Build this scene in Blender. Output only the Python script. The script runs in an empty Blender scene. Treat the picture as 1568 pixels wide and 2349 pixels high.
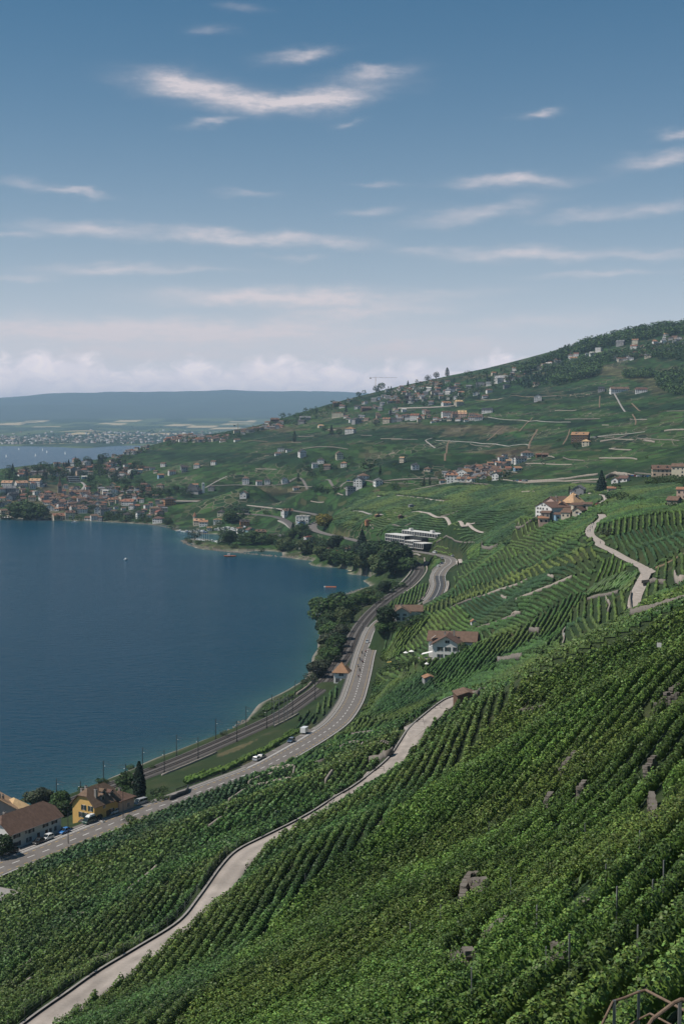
import bpy, bmesh, math, random
import numpy as np
from mathutils import Vector, Matrix, noise

rng = np.random.default_rng(7)
random.seed(7)
R = math.radians
scene = bpy.context.scene
COL = scene.collection

# ------------------------------------------------------------------ camera
F = 3263.0                      # focal length in pixels of a 1568 x 2349 frame
CU, CV = 784.0, 1174.5
HCAM = 140.0
PITCH = math.atan(210.0 / F)
cam_data = bpy.data.cameras.new('camera')
cam_data.sensor_fit = 'VERTICAL'
cam_data.sensor_height = 36.0
cam_data.lens = 36.0 * F / 2349.0
cam_data.clip_start = 0.5
cam_data.clip_end = 200000.0
cam = bpy.data.objects.new('camera', cam_data)
cam.location = (0, 0, HCAM)
cam.rotation_euler = (math.pi / 2 - PITCH, 0, 0)
COL.objects.link(cam)
scene.camera = cam

# ------------------------------------------------------------------ light
SUN_EL, SUN_AZ = R(55), (-0.97, -0.26)      # plan direction towards the sun
sd = bpy.data.lights.new('sun', 'SUN')
sd.energy = 5.0
sd.angle = R(0.5)
sd.color = (1.0, 0.93, 0.84)
sun = bpy.data.objects.new('sun', sd)
_l = math.hypot(*SUN_AZ)
sdir = Vector((SUN_AZ[0] / _l * math.cos(SUN_EL), SUN_AZ[1] / _l * math.cos(SUN_EL), math.sin(SUN_EL)))
sun.rotation_euler = (-sdir).to_track_quat('-Z', 'Y').to_euler()
COL.objects.link(sun)
scene.view_settings.view_transform = 'Standard'
scene.view_settings.look = 'None'
scene.view_settings.exposure = -0.06
scene.view_settings.gamma = 1.0
scene.view_settings.use_curve_mapping = False
scene.cycles.use_denoising = True
scene.cycles.max_bounces = 6
scene.cycles.diffuse_bounces = 3
scene.cycles.glossy_bounces = 3
scene.cycles.transparent_max_bounces = 8
scene.cycles.volume_bounces = 0


# ------------------------------------------------------------------ node helpers
class NT:
    def __init__(self, tree):
        self.t = tree
        self.n = tree.nodes
        self.l = tree.links

    def new(self, typ, **kw):
        nd = self.n.new(typ)
        for k, v in kw.items():
            setattr(nd, k, v)
        return nd

    def put(self, sock, v):
        if hasattr(v, 'is_linked') or hasattr(v, 'links'):
            self.l.new(v, sock)
        else:
            sock.default_value = v

    def math(self, op, a, b=0.0, c=None, clamp=False):
        nd = self.new('ShaderNodeMath', operation=op)
        nd.use_clamp = clamp
        self.put(nd.inputs[0], a)
        self.put(nd.inputs[1], b)
        if c is not None:
            self.put(nd.inputs[2], c)
        return nd.outputs[0]

    def mix(self, fac, a, b, blend='MIX'):
        nd = self.new('ShaderNodeMix', data_type='RGBA', blend_type=blend)
        self.put(nd.inputs[0], fac)
        self.put(nd.inputs[6], a)
        self.put(nd.inputs[7], b)
        return nd.outputs[2]

    def noise(self, vec, scale, detail=2.0, rough=0.5, distort=0.0):
        nd = self.new('ShaderNodeTexNoise')
        if vec is not None:
            self.l.new(vec, nd.inputs['Vector'])
        nd.inputs['Scale'].default_value = scale
        nd.inputs['Detail'].default_value = detail
        nd.inputs['Roughness'].default_value = rough
        nd.inputs['Distortion'].default_value = distort
        return nd.outputs[0]

    def ramp(self, fac, stops):
        nd = self.new('ShaderNodeValToRGB')
        el = nd.color_ramp.elements
        while len(el) < len(stops):
            el.new(0.5)
        for e, (p, c) in zip(el, stops):
            e.position = p
            e.color = c if len(c) == 4 else (*c, 1)
        self.l.new(fac, nd.inputs[0])
        return nd.outputs[0]

    def mapping(self, vec, scale=(1, 1, 1), rot=(0, 0, 0), loc=(0, 0, 0)):
        nd = self.new('ShaderNodeMapping')
        self.l.new(vec, nd.inputs[0])
        nd.inputs['Location'].default_value = loc
        nd.inputs['Rotation'].default_value = rot
        nd.inputs['Scale'].default_value = scale
        return nd.outputs[0]


# ------------------------------------------------------------------ sky
def build_world():
    w = bpy.data.worlds.new('World')
    scene.world = w
    w.use_nodes = True
    T = NT(w.node_tree)
    for nd in list(T.n):
        T.n.remove(nd)
    out = T.new('ShaderNodeOutputWorld')
    bg = T.new('ShaderNodeBackground')
    sky = T.new('ShaderNodeTexSky', sky_type='NISHITA')
    sky.sun_disc = False
    sky.sun_elevation = SUN_EL
    sky.sun_rotation = math.atan2(SUN_AZ[0], SUN_AZ[1])
    sky.altitude = 400
    sky.air_density = 1.0
    sky.dust_density = SKY_DUST
    sky.ozone_density = 1.6
    tc = T.new('ShaderNodeTexCoord')
    sep = T.new('ShaderNodeSeparateXYZ')
    T.l.new(tc.outputs['Generated'], sep.inputs[0])
    x, y, z = sep.outputs
    az = T.math('ARCTAN2', x, y)                     # 0 straight ahead
    hor = T.math('SQRT', T.math('ADD', T.math('MULTIPLY', x, x), T.math('MULTIPLY', y, y)))
    el = T.math('ARCTAN2', z, hor)
    comb = T.new('ShaderNodeCombineXYZ')
    T.l.new(az, comb.inputs[0])
    T.l.new(el, comb.inputs[1])
    p0 = comb.outputs[0]
    # streaky warp shared by every cloud
    nA = T.noise(T.mapping(p0, (26, 70, 1)), 1.0, 5, 0.55)
    nB = T.noise(T.mapping(p0, (26, 70, 1), loc=(7.3, 2.1, 0)), 1.0, 5, 0.55)
    azw = T.math('ADD', az, T.math('MULTIPLY', T.math('SUBTRACT', nA, 0.5), 0.045))
    elw = T.math('ADD', el, T.math('MULTIPLY', T.math('SUBTRACT', nB, 0.5), 0.016))
    wisp = T.noise(T.mapping(p0, (34, 150, 1), rot=(0, 0, 0.12)), 1.0, 6, 0.6)
    wisp2 = T.noise(T.mapping(p0, (120, 360, 1), rot=(0, 0, 0.12)), 1.0, 3, 0.6)
    total = None
    for (u, v, hw, hh, tilt, amp) in CLOUDS:
        a0 = math.atan((u - CU) / F)
        e0 = math.atan((CV - v) / F) - PITCH
        sw, sh = hw / F, hh / F
        dx = T.math('SUBTRACT', azw, a0)
        dy = T.math('SUBTRACT', elw, e0)
        ct, st = math.cos(tilt), math.sin(tilt)
        rx = T.math('ADD', T.math('MULTIPLY', dx, ct / sw), T.math('MULTIPLY', dy, st / sw))
        ry = T.math('SUBTRACT', T.math('MULTIPLY', dy, ct / sh), T.math('MULTIPLY', dx, st / sh))
        d2 = T.math('ADD', T.math('MULTIPLY', rx, rx), T.math('MULTIPLY', ry, ry))
        g = T.math('MULTIPLY', T.math('EXPONENT', T.math('MULTIPLY', d2, -1.0)), amp * (1.3 if v > 650 else .85 if v > 500 else 1.0))
        total = g if total is None else T.math('ADD', total, g)
    # the same kind of streaks outside the frame
    gen = T.noise(T.mapping(p0, (3.2, 11, 1), loc=(3.1, 0.4, 0)), 1.0, 4, 0.55)
    gen = T.math('MULTIPLY', T.math('SUBTRACT', gen, 0.56, clamp=True), 2.6)
    away = T.math('MULTIPLY', T.math('SUBTRACT', T.math('ABSOLUTE', az), 0.30, clamp=True), 6.0, clamp=True)
    high = T.math('MULTIPLY', T.math('SUBTRACT', el, 0.30, clamp=True), 6.0, clamp=True)
    gen = T.math('MULTIPLY', gen, T.math('MAXIMUM', away, high))
    total = T.math('ADD', total, gen)
    tex = T.math('ADD', T.math('MULTIPLY', wisp, 1.3), T.math('MULTIPLY', wisp2, 0.75))
    dens = T.math('MULTIPLY', total, T.math('SUBTRACT', tex, 0.22, clamp=False))
    dens = T.math('MULTIPLY', dens, 1.0, clamp=True)
    # cumulus bank low over the far shore: puffy tops
    pf = T.noise(T.mapping(p0, (60, 95, 1), loc=(1.7, 0, 0)), 1.0, 6, 0.55, 0.6)
    top = T.noise(T.mapping(p0, (13, 0.01, 1), loc=(4.2, 0, 0)), 1.0, 3, 0.5)
    topel = T.math('ADD', 0.040, T.math('MULTIPLY', T.math('SUBTRACT', top, 0.42), 0.05))
    topel = T.math('ADD', topel, T.math('MULTIPLY', T.math('SUBTRACT', pf, 0.5), 0.026))
    bank = T.math('MULTIPLY', T.math('SUBTRACT', topel, el), 105.0, clamp=True)
    shade = T.math('ADD', 0.66, T.math('MULTIPLY', pf, 0.5))
    bankc = T.mix(T.math('MULTIPLY', T.math('SUBTRACT', pf, 0.34), 3.0, clamp=True), BANK_LO, BANK_HI)
    # horizon haze whitening of the sky
    hz = T.math('EXPONENT', T.math('MULTIPLY', T.math('ABSOLUTE', el), -1.0 / SKY_HZ_H))
    mul = T.new('ShaderNodeVectorMath', operation='MULTIPLY')
    T.l.new(sky.outputs[0], mul.inputs[0])
    mul.inputs[1].default_value = SKY_TINT
    base = T.mix(T.math('MULTIPLY', hz, SKY_HZ_A), mul.outputs[0], SKY_HZ_C)
    c1 = T.mix(T.math('MULTIPLY', dens, 0.82), base, CLOUD_C)
    c2 = T.mix(T.math('MULTIPLY', bank, 0.62), c1, bankc)
    T.l.new(c2, bg.inputs[0])
    bg.inputs[1].default_value = SKY_STRENGTH
    T.l.new(bg.outputs[0], out.inputs[0])


SKY_STRENGTH = 0.062
SKY_DUST = 1.0
SKY_TINT = (0.22, 0.84, 1.05)
SKY_HZ_A, SKY_HZ_H = 1.0, 0.082
SKY_HZ_C = (19.5, 17.2, 18.0, 1)
CLOUD_C = (13.5, 11.9, 12.0, 1)
BANK_LO = (16.5, 14.8, 16.0, 1)
BANK_HI = (23.0, 19.6, 19.2, 1)
# u, v, half width, half height (pixels of the 1568 frame), tilt, amount
CLOUDS = [
    (420, 195, 95, 20, -0.10, 1.0), (520, 225, 130, 20, -0.12, .9), (640, 240, 110, 14, 0.05, .8), (760, 222, 110, 18, 0.15, 1.0),
    (850, 168, 70, 12, 0.12, .7), (690, 127, 66, 10, 0.12, .7), (490, 283, 48, 8, 0.08, .6), (795, 282, 30, 7, .15, .35),
    (1225, 266, 38, 7, 0.05, .7), (1170, 421, 100, 12, 0.0, .95), (1545, 325, 40, 10, 0.05, .6), (1520, 380, 90, 14, 0.12, .65),
    (870, 424, 50, 6, 0.0, .35), (575, 446, 50, 6, 0, .35), (170, 450, 60, 7, -.05, .6), (60, 432, 60, 8, -.05, .35),
    (1090, 490, 130, 15, 0.14, .55), (850, 485, 60, 10, 0.1, .35), (1340, 500, 90, 10, 0.05, .45), (1510, 490, 80, 12, .12, .5),
    (205, 533, 120, 13, -0.03, .9), (30, 550, 60, 8, 0, .5), (480, 543, 95, 12, -.05, .95), (650, 550, 120, 13, 0.0, .9), (780, 563, 80, 9, 0, .6),
    (950, 578, 40, 7, 0, .5), (1200, 586, 150, 14, 0.0, 1.1), (1480, 594, 90, 10, 0, .6),
    (260, 621, 140, 10, .04, .75), (440, 622, 90, 6, .03, .4), (60, 644, 70, 6, 0, .5), (1370, 633, 120, 7, 0.02, .6), (680, 590, 60, 5, 0, .3),
    (650, 683, 230, 17, 0.0, 1.1), (840, 715, 170, 15, 0.05, .7), (1060, 672, 120, 10, 0.05, .2),
    (160, 762, 280, 24, .02, .95), (560, 765, 280, 26, .03, .9), (950, 800, 260, 26, .03, .7), (300, 815, 300, 20, .0, .6), (1200, 740, 200, 16, .04, .35), (1540, 698, 80, 14, 0, -.12),
    (480, 70, 40, 9, 0, .22), (560, 20, 40, 9, 0, .2),
]
build_world()


# ------------------------------------------------------------------ object helpers
MATS = {}


def tag(o, label=None, cat=None, group=None, kind=None):
    if label:
        o['label'] = label
    if cat:
        o['category'] = cat
    if group:
        o['group'] = group
    if kind:
        o['kind'] = kind
    return o


def link(name, data, parent=None, loc=None, rotz=0.0):
    o = bpy.data.objects.new(name, data)
    COL.objects.link(o)
    if parent is not None:
        o.parent = parent
    if loc is not None:
        o.location = loc
    if rotz:
        o.rotation_euler = (0, 0, rotz)
    return o


def empty(name, loc, rotz=0.0, label=None, cat=None, group=None):
    o = link(name, None, None, loc, rotz)
    o.empty_display_size = 0.5
    return tag(o, label, cat, group)


def np_mesh(name, V, Fq, mats=(), col=None, smooth=False, mat_idx=None):
    """V (n,3), Fq (m,k) all faces with k corners"""
    me = bpy.data.meshes.new(name)
    V = np.ascontiguousarray(V, np.float32)
    Fq = np.ascontiguousarray(Fq, np.int32)
    m, k = Fq.shape
    me.vertices.add(len(V))
    me.vertices.foreach_set('co', V.ravel())
    me.loops.add(m * k)
    me.loops.foreach_set('vertex_index', Fq.ravel())
    me.polygons.add(m)
    me.polygons.foreach_set('loop_start', np.arange(0, m * k, k, dtype=np.int32))
    me.polygons.foreach_set('loop_total', np.full(m, k, np.int32))
    if mat_idx is not None:
        me.polygons.foreach_set('material_index', np.ascontiguousarray(mat_idx, np.int32))
    if smooth:
        me.polygons.foreach_set('use_smooth', np.ones(m, bool))
    if col is not None:
        a = me.color_attributes.new('Col', 'FLOAT_COLOR', 'POINT')
        c = np.ones((len(V), 4), np.float32)
        c[:, :3] = col
        a.data.foreach_set('color', c.ravel())
    for mt in mats:
        me.materials.append(mt)
    me.update(calc_edges=True)
    return me


class MB:
    """small mesh builder: boxes, prisms, tubes, quads with a material slot each"""

    def __init__(self):
        self.v, self.f, self.m = [], [], []

    def poly(self, pts, m=0):
        b = len(self.v)
        self.v += [tuple(p) for p in pts]
        self.f.append(tuple(range(b, b + len(pts))))
        self.m.append(m)

    def box(self, x0, x1, y0, y1, z0, z1, m=0):
        b = len(self.v)
        self.v += [(x0, y0, z0), (x1, y0, z0), (x1, y1, z0), (x0, y1, z0), (x0, y0, z1), (x1, y0, z1), (x1, y1, z1), (x0, y1, z1)]
        for q in ((0, 3, 2, 1), (4, 5, 6, 7), (0, 1, 5, 4), (1, 2, 6, 5), (2, 3, 7, 6), (3, 0, 4, 7)):
            self.f.append(tuple(b + i for i in q))
            self.m.append(m)

    def hull(self, low, high, m=0):
        """loft between two polygons with the same count, capped"""
        n = len(low)
        b = len(self.v)
        self.v += [tuple(p) for p in low] + [tuple(p) for p in high]
        for i in range(n):
            j = (i + 1) % n
            self.f.append((b + i, b + j, b + n + j, b + n + i))
            self.m.append(m)
        self.f.append(tuple(b + i for i in reversed(range(n))))
        self.m.append(m)
        self.f.append(tuple(b + n + i for i in range(n)))
        self.m.append(m)

    def tube(self, p, q, r0, r1=None, n=6, m=0):
        r1 = r0 if r1 is None else r1
        p, q = Vector(p), Vector(q)
        d = (q - p).normalized()
        a = d.orthogonal().normalized()
        c = d.cross(a)
        lo = [p + (a * math.cos(t) + c * math.sin(t)) * r0 for t in [2 * math.pi * i / n for i in range(n)]]
        hi = [q + (a * math.cos(t) + c * math.sin(t)) * r1 for t in [2 * math.pi * i / n for i in range(n)]]
        self.hull(lo, hi, m)

    def prism(self, prof, y0, y1, m=0):
        """closed x-z profile swept along y"""
        self.hull([(x, y0, z) for x, z in prof], [(x, y1, z) for x, z in prof], m)

    def mesh(self, name, mats, smooth=False):
        me = bpy.data.meshes.new(name)
        me.from_pydata([tuple(map(float, v)) for v in self.v], [], self.f)
        for mt in mats:
            me.materials.append(mt)
        me.polygons.foreach_set('material_index', np.array(self.m, np.int32))
        if smooth:
            me.polygons.foreach_set('use_smooth', np.ones(len(self.f), bool))
        me.update()
        return me

    def build(self, name, mats, parent=None, loc=None, rotz=0.0, smooth=False):
        if not isinstance(mats, (list, tuple)):
            mats = [mats]
        return link(name, self.mesh(name, mats, smooth), parent, loc, rotz)


def pmat(name, color, rough=0.85, var=0.25, scale=3.0, spec=0.2, metallic=0.0, bump=0.0, bscale=None, col2=None, objvar=0.0, trans=0.0, vec='Object'):
    """procedural principled material: two-tone noise and optional bump"""
    m = bpy.data.materials.new(name)
    m.use_nodes = True
    T = NT(m.node_tree)
    bs = T.n['Principled BSDF']
    tc = T.new('ShaderNodeTexCoord')
    v = tc.outputs[vec]
    n1 = T.noise(v, scale, 4, 0.6)
    n2 = T.noise(v, scale * 7.3, 3, 0.6)
    f = T.math('ADD', T.math('MULTIPLY', n1, 0.65), T.math('MULTIPLY', n2, 0.35))
    f = T.math('MULTIPLY', T.math('SUBTRACT', f, 0.3), 2.5, clamp=True)
    c = Vector(color[:3])
    lo = tuple(c * (1 - var)) + (1,)
    hi = tuple(col2) + (1,) if col2 else tuple(c * (1 + var)) + (1,)
    res = T.mix(f, lo, hi)
    if objvar:
        oi = T.new('ShaderNodeObjectInfo')
        k = T.math('ADD', 1 - objvar, T.math('MULTIPLY', oi.outputs['Random'], 2 * objvar))
        hs = T.new('ShaderNodeHueSaturation')
        T.put(hs.inputs['Value'], k)
        T.put(hs.inputs['Hue'], T.math('ADD', 0.485, T.math('MULTIPLY', oi.outputs['Random'], 0.03)))
        T.l.new(res, hs.inputs['Color'])
        res = hs.outputs[0]
    T.l.new(res, bs.inputs['Base Color'])
    bs.inputs['Roughness'].default_value = rough
    bs.inputs['Specular IOR Level'].default_value = spec
    bs.inputs['Metallic'].default_value = metallic
    if bump:
        b = T.new('ShaderNodeBump')
        b.inputs['Strength'].default_value = bump
        b.inputs['Distance'].default_value = 0.05
        T.l.new(T.noise(v, bscale or scale * 5, 4, 0.6), b.inputs['Height'])
        T.l.new(b.outputs[0], bs.inputs['Normal'])
    if trans:
        tr = T.new('ShaderNodeBsdfTranslucent')
        T.l.new(res, tr.inputs[0])
        mx = T.new('ShaderNodeMixShader')
        mx.inputs[0].default_value = trans
        T.l.new(bs.outputs[0], mx.inputs[1])
        T.l.new(tr.outputs[0], mx.inputs[2])
        T.l.new(mx.outputs[0], T.n['Material Output'].inputs[0])
    MATS[name] = m
    return m


def vcol_mat(name, rough=0.9, noise_scale=0.4, amt=0.35, trans=0.0, spec=0.15, bump=0.0, bscale=2.0, objvar=0.0):
    m = bpy.data.materials.new(name)
    m.use_nodes = True
    T = NT(m.node_tree)
    bs = T.n['Principled BSDF']
    at = T.new('ShaderNodeVertexColor')
    at.layer_name = 'Col'
    tc = T.new('ShaderNodeTexCoord')
    v = tc.outputs['Object']
    n1 = T.noise(v, noise_scale, 5, 0.65)
    k = T.math('ADD', 1 - amt, T.math('MULTIPLY', n1, 2 * amt))
    if objvar:
        oi = T.new('ShaderNodeObjectInfo')
        k = T.math('MULTIPLY', k, T.math('ADD', 1 - objvar, T.math('MULTIPLY', oi.outputs['Random'], 2 * objvar)))
    vm = T.new('ShaderNodeVectorMath', operation='SCALE')
    T.l.new(at.outputs[0], vm.inputs[0])
    T.put(vm.inputs['Scale'], k)
    T.l.new(vm.outputs[0], bs.inputs['Base Color'])
    bs.inputs['Roughness'].default_value = rough
    bs.inputs['Specular IOR Level'].default_value = spec
    if bump:
        b = T.new('ShaderNodeBump')
        b.inputs['Strength'].default_value = bump
        b.inputs['Distance'].default_value = 0.3
        T.l.new(T.noise(v, bscale, 4, 0.65), b.inputs['Height'])
        T.l.new(b.outputs[0], bs.inputs['Normal'])
    if trans:
        tr = T.new('ShaderNodeBsdfTranslucent')
        T.l.new(vm.outputs[0], tr.inputs[0])
        mx = T.new('ShaderNodeMixShader')
        mx.inputs[0].default_value = trans
        T.l.new(bs.outputs[0], mx.inputs[1])
        T.l.new(tr.outputs[0], mx.inputs[2])
        T.l.new(mx.outputs[0], T.n['Material Output'].inputs[0])
    MATS[name] = m
    return m
# ------------------------------------------------------------------ photo rays and the shape of the ground
CT, ST = math.cos(PITCH), math.sin(PITCH)


def ray(u, v):
    u = np.asarray(u, float)
    v = np.asarray(v, float)
    cx = (u - CU) / F
    cy = (CV - v) / F
    return np.stack([cx + 0 * cy, CT + cy * ST + 0 * cx, cy * CT - ST + 0 * cx], -1)


def pz(u, v, z):
    """world point seen at (u, v) at height z"""
    d = ray(u, v)
    return np.array([0, 0, HCAM]) + d * ((z - HCAM) / d[2])


def pd(u, v, dist):
    """world point seen at (u, v) at plan distance dist"""
    d = ray(u, v)
    return np.array([0, 0, HCAM]) + d * (dist / math.hypot(d[0], d[1]))


# road, railway and path centre lines: (u, v, z)
ROAD = [(-190, 2076, 14.5), (-90, 2032, 15), (0, 1992, 15), (110, 1950, 15), (200, 1913, 15), (300, 1873, 15), (400, 1838, 15.2), (500, 1801, 15.5), (600, 1762, 16), (680, 1719, 16),
        (742, 1681, 16), (780, 1651, 16), (807, 1612, 16), (819, 1580, 16), (830, 1540, 16), (838, 1506, 16.2), (848, 1475, 16.4), (858, 1448, 16.6), (873, 1428, 16.8), (898, 1413, 17.2), (940, 1400, 18.5), (990, 1377, 20), (1008, 1345, 21), (1006, 1322, 22.5),
        (1016, 1305, 24), (1032, 1292, 25.5), (1030, 1281, 26.4), (1004, 1273, 26.6), (960, 1266, 26.6), (915, 1260, 26.5), (860, 1250, 26), (800, 1236, 25),
        (745, 1224, 24), (722, 1216, 23.5), (716, 1208, 23.6), (722, 1201, 24.2), (735, 1194, 25), (738, 1187, 26), (722, 1180, 27), (690, 1174, 27.5), (650, 1168, 27), (600, 1162, 26.5), (540, 1156, 26), (480, 1151, 26), (420, 1150, 26), (370, 1150, 26)]
RAIL = [(-140, 1985, 8.8), (-40, 1935, 8.8), (60, 1888, 9), (160, 1842, 9), (262, 1800, 9), (345, 1769, 9), (430, 1735, 9), (520, 1696, 9), (600, 1660, 9), (652, 1634, 9), (697, 1603, 9.2), (739, 1571, 9.6),
        (772, 1528, 10), (800, 1487, 10.3), (818, 1448, 10.7), (846, 1410, 11.2), (884, 1375, 12), (930, 1344, 13), (955, 1318, 13.8), (961, 1302, 14.4), (952, 1288, 15), (930, 1277, 15.5),
        (895, 1268, 16), (850, 1258, 16.5), (790, 1243, 17), (735, 1231, 17.5), (700, 1224, 18), (676, 1213, 18.3), (664, 1201, 18.6), (650, 1191, 18.8), (628, 1184, 19), (590, 1180, 19), (540, 1178, 19)]
PATH = [(10, 2418, 60), (120, 2333, 60), (186, 2286, 60), (254, 2237, 60), (339, 2185, 60), (440, 2120, 60), (490, 2058, 60), (536, 1991, 60), (571, 1955, 60), (626, 1926, 60), (692, 1893, 60), (745, 1863, 60), (790, 1833, 60),
        (834, 1806, 60), (882, 1769, 60), (915, 1738, 60), (937, 1704, 60), (957, 1673, 60), (988, 1644, 59.8), (1028, 1612, 59.3), (1048, 1602, 59), (1085, 1590, 58.5)]
HILLPATH = [(1452, 1398, 77), (1456, 1370, 78), (1470, 1338, 80), (1482, 1310, 81.5), (1462, 1296, 82), (1430, 1280, 82.5), (1400, 1263, 83), (1375, 1251, 83.5), (1374, 1243, 84), (1352, 1226, 84), (1356, 1208, 84), (1372, 1198, 84), (1381, 1188, 84), (1378, 1180, 84)]

CP = []          # control points: world x, y, z


def cz(*pts):
    for u, v, z in pts:
        CP.append(pz(u, v, z))


def cd(*pts):
    for u, v, d in pts:
        CP.append(pd(u, v, d))


cz(*[p for p in ROAD[:-7]])
cz(*[(u, v, z - (0 if 8.5 < z < 20 else 2)) for u, v, z in RAIL])
cz(*PATH)
cz(*HILLPATH)
# left of the railway the bank drops to the lake; shoreline itself at z = 0
SHORE = [(-150, 1955), (-40, 1905), (60, 1858), (160, 1822), (230, 1795), (300, 1765), (420, 1716), (520, 1683), (545, 1668), (566, 1652), (575, 1640), (590, 1618), (645, 1590), (688, 1566), (705, 1545), (715, 1520), (728, 1490), (736, 1450),
         (730, 1420), (732, 1385), (760, 1368), (800, 1362), (850, 1340), (878, 1326), (868, 1318), (830, 1311), (780, 1302), (720, 1287), (650, 1277), (600, 1274), (540, 1268), (490, 1263), (440, 1254), (418, 1243),
         (425, 1236), (455, 1235), (495, 1240), (510, 1236), (490, 1225), (440, 1222), (410, 1219), (392, 1212), (340, 1203), (280, 1199), (170, 1194), (80, 1191), (0, 1190), (-120, 1188), (-260, 1186)]
cz(*[(u, v, 0.0) for u, v in SHORE])
# lake bed
cz((-200, 1700, -14), (0, 1800, -7), (0, 1700, -16), (200, 1700, -12), (400, 1650, -10), (0, 1500, -25), (300, 1550, -22), (560, 1560, -9), (640, 1450, -12), (200, 1350, -25), (500, 1380, -20),
   (0, 1260, -14), (250, 1250, -12), (400, 1270, -9), (600, 1320, -12), (720, 1330, -9), (650, 1520, -6), (-300, 1400, -30), (-300, 1600, -22), (150, 1220, -6), (345, 1218, -4), (800, 1335, -4))
# below the road on the left and between road and path
cz((0, 2060, 22), (0, 2200, 40), (0, 2340, 56), (150, 2120, 40), (150, 2010, 27), (300, 2100, 52), (300, 1990, 37), (450, 1900, 40), (450, 1980, 52), (320, 1900, 22),
   (600, 1830, 43), (560, 1800, 25), (720, 1790, 42), (700, 1740, 24), (800, 1740, 40), (830, 1700, 33), (780, 1660, 20), (900, 1680, 44), (-150, 2200, 32), (-150, 2350, 46))
# vineyard above the path, out to the crest on the right
cd((1568, 2349, 42), (1200, 2349, 55), (800, 2349, 85), (500, 2349, 112), (260, 2349, 150), (1568, 2700, 28), (1568, 2100, 62), (1568, 1900, 90), (1568, 1650, 150), (1200, 2100, 95), (1200, 1900, 150),
   (1000, 2000, 150), (800, 2100, 150), (600, 2200, 155), (1000, 1800, 225), (700, 1950, 215), (450, 2230, 175), (1400, 1750, 155), (1400, 2000, 88), (800, 1900, 225), (950, 1760, 300),
   (1568, 1395, 285), (1480, 1440, 280), (1400, 1478, 275), (1300, 1520, 280), (1200, 1560, 285), (1120, 1605, 300), (1060, 1648, 318), (1700, 1800, 105), (1800, 2200, 45), (1800, 1600, 150), (1750, 1340, 280), (1300, 1640, 205), (1150, 1740, 215))
# hollow behind the crest, middle slope
cd((1568, 1400, 405), (1480, 1470, 390), (1400, 1500, 395), (1300, 1540, 405), (1220, 1570, 410), (1140, 1605, 420), (1750, 1370, 400))
cz((1568, 1300, 87), (1568, 1340, 86), (1568, 1240, 88), (1568, 1180, 90), (1568, 1130, 92), (1540, 1095, 94), (1750, 1300, 98), (1750, 1150, 108), (1750, 1080, 110),
   (1350, 1350, 69), (1300, 1440, 58.5), (1400, 1430, 70), (1200, 1350, 57), (1300, 1260, 71), (1150, 1420, 50), (1060, 1500, 41.6), (1020, 1492, 36), (1150, 1530, 49), (1220, 1490, 53), (950, 1600, 29), (1000, 1560, 35), (880, 1650, 26.5),
   (920, 1500, 25), (915, 1425, 30), (960, 1440, 33), (1060, 1380, 37), (1100, 1300, 45), (1080, 1340, 41), (1060, 1270, 36), (1180, 1280, 56), (905, 1560, 21), (960, 1360, 16), (1000, 1290, 21), (940, 1330, 14),
   (1000, 1230, 42), (925, 1240, 28), (900, 1200, 39), (820, 1200, 37), (1150, 1230, 55), (1260, 1190, 76), (1200, 1190, 66), (1340, 1160, 82), (1250, 1130, 77), (1120, 1170, 60), (1000, 1160, 56), (800, 1170, 41), (860, 1220, 33))
# far slopes
cd((1080, 1100, 1680), (1200, 1060, 1650), (1400, 1085, 1350), (1500, 1110, 1150), (1325, 1012, 1800), (1450, 1030, 1600), (1568, 1000, 1600), (1568, 1040, 1350), (1750, 1000, 1500),
   (1300, 950, 2300), (1400, 900, 2600), (1480, 925, 2250), (1568, 855, 2650), (1568, 930, 2050), (1430, 850, 2900), (1200, 900, 2850), (970, 900, 3300), (1080, 935, 2950), (800, 985, 2700), (900, 950, 2950),
   (700, 1040, 2300), (1050, 1000, 2300), (900, 1060, 1900), (600, 1110, 1980), (820, 1110, 1700), (700, 1130, 1800), (1000, 1060, 1950), (1150, 980, 2350), (700, 985, 2950), (560, 1060, 2400), (560, 1010, 3000), (460, 1060, 2500),
   (400, 1100, 2300), (400, 1150, 2060), (400, 1050, 2800), (480, 1020, 3050), (200, 1130, 2350), (200, 1090, 2600), (100, 1150, 2230), (100, 1110, 2450), (0, 1130, 2320), (0, 1100, 2480), (300, 1160, 2100), (300, 1100, 2480), (300, 1065, 2800))
cz((500, 1190, 10), (600, 1220, 6), (650, 1250, 5), (560, 1250, 3.5), (460, 1243, 2.5), (480, 1215, 4), (420, 1195, 5), (300, 1180, 9), (150, 1178, 8), (0, 1170, 8), (700, 1250, 8), (750, 1275, 5), (830, 1285, 7), (880, 1300, 7), (900, 1330, 7), (900, 1345, 9), (860, 1300, 5),
   (760, 1400, 3), (800, 1385, 5), (770, 1450, 4), (760, 1510, 4), (740, 1540, 3), (690, 1185, 21), (640, 1160, 22), (560, 1160, 18), (500, 1150, 20), (620, 1200, 14), (560, 1205, 8), (660, 1225, 10),
   (530, 1672, 3), (620, 1625, 5), (660, 1605, 5))
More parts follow.
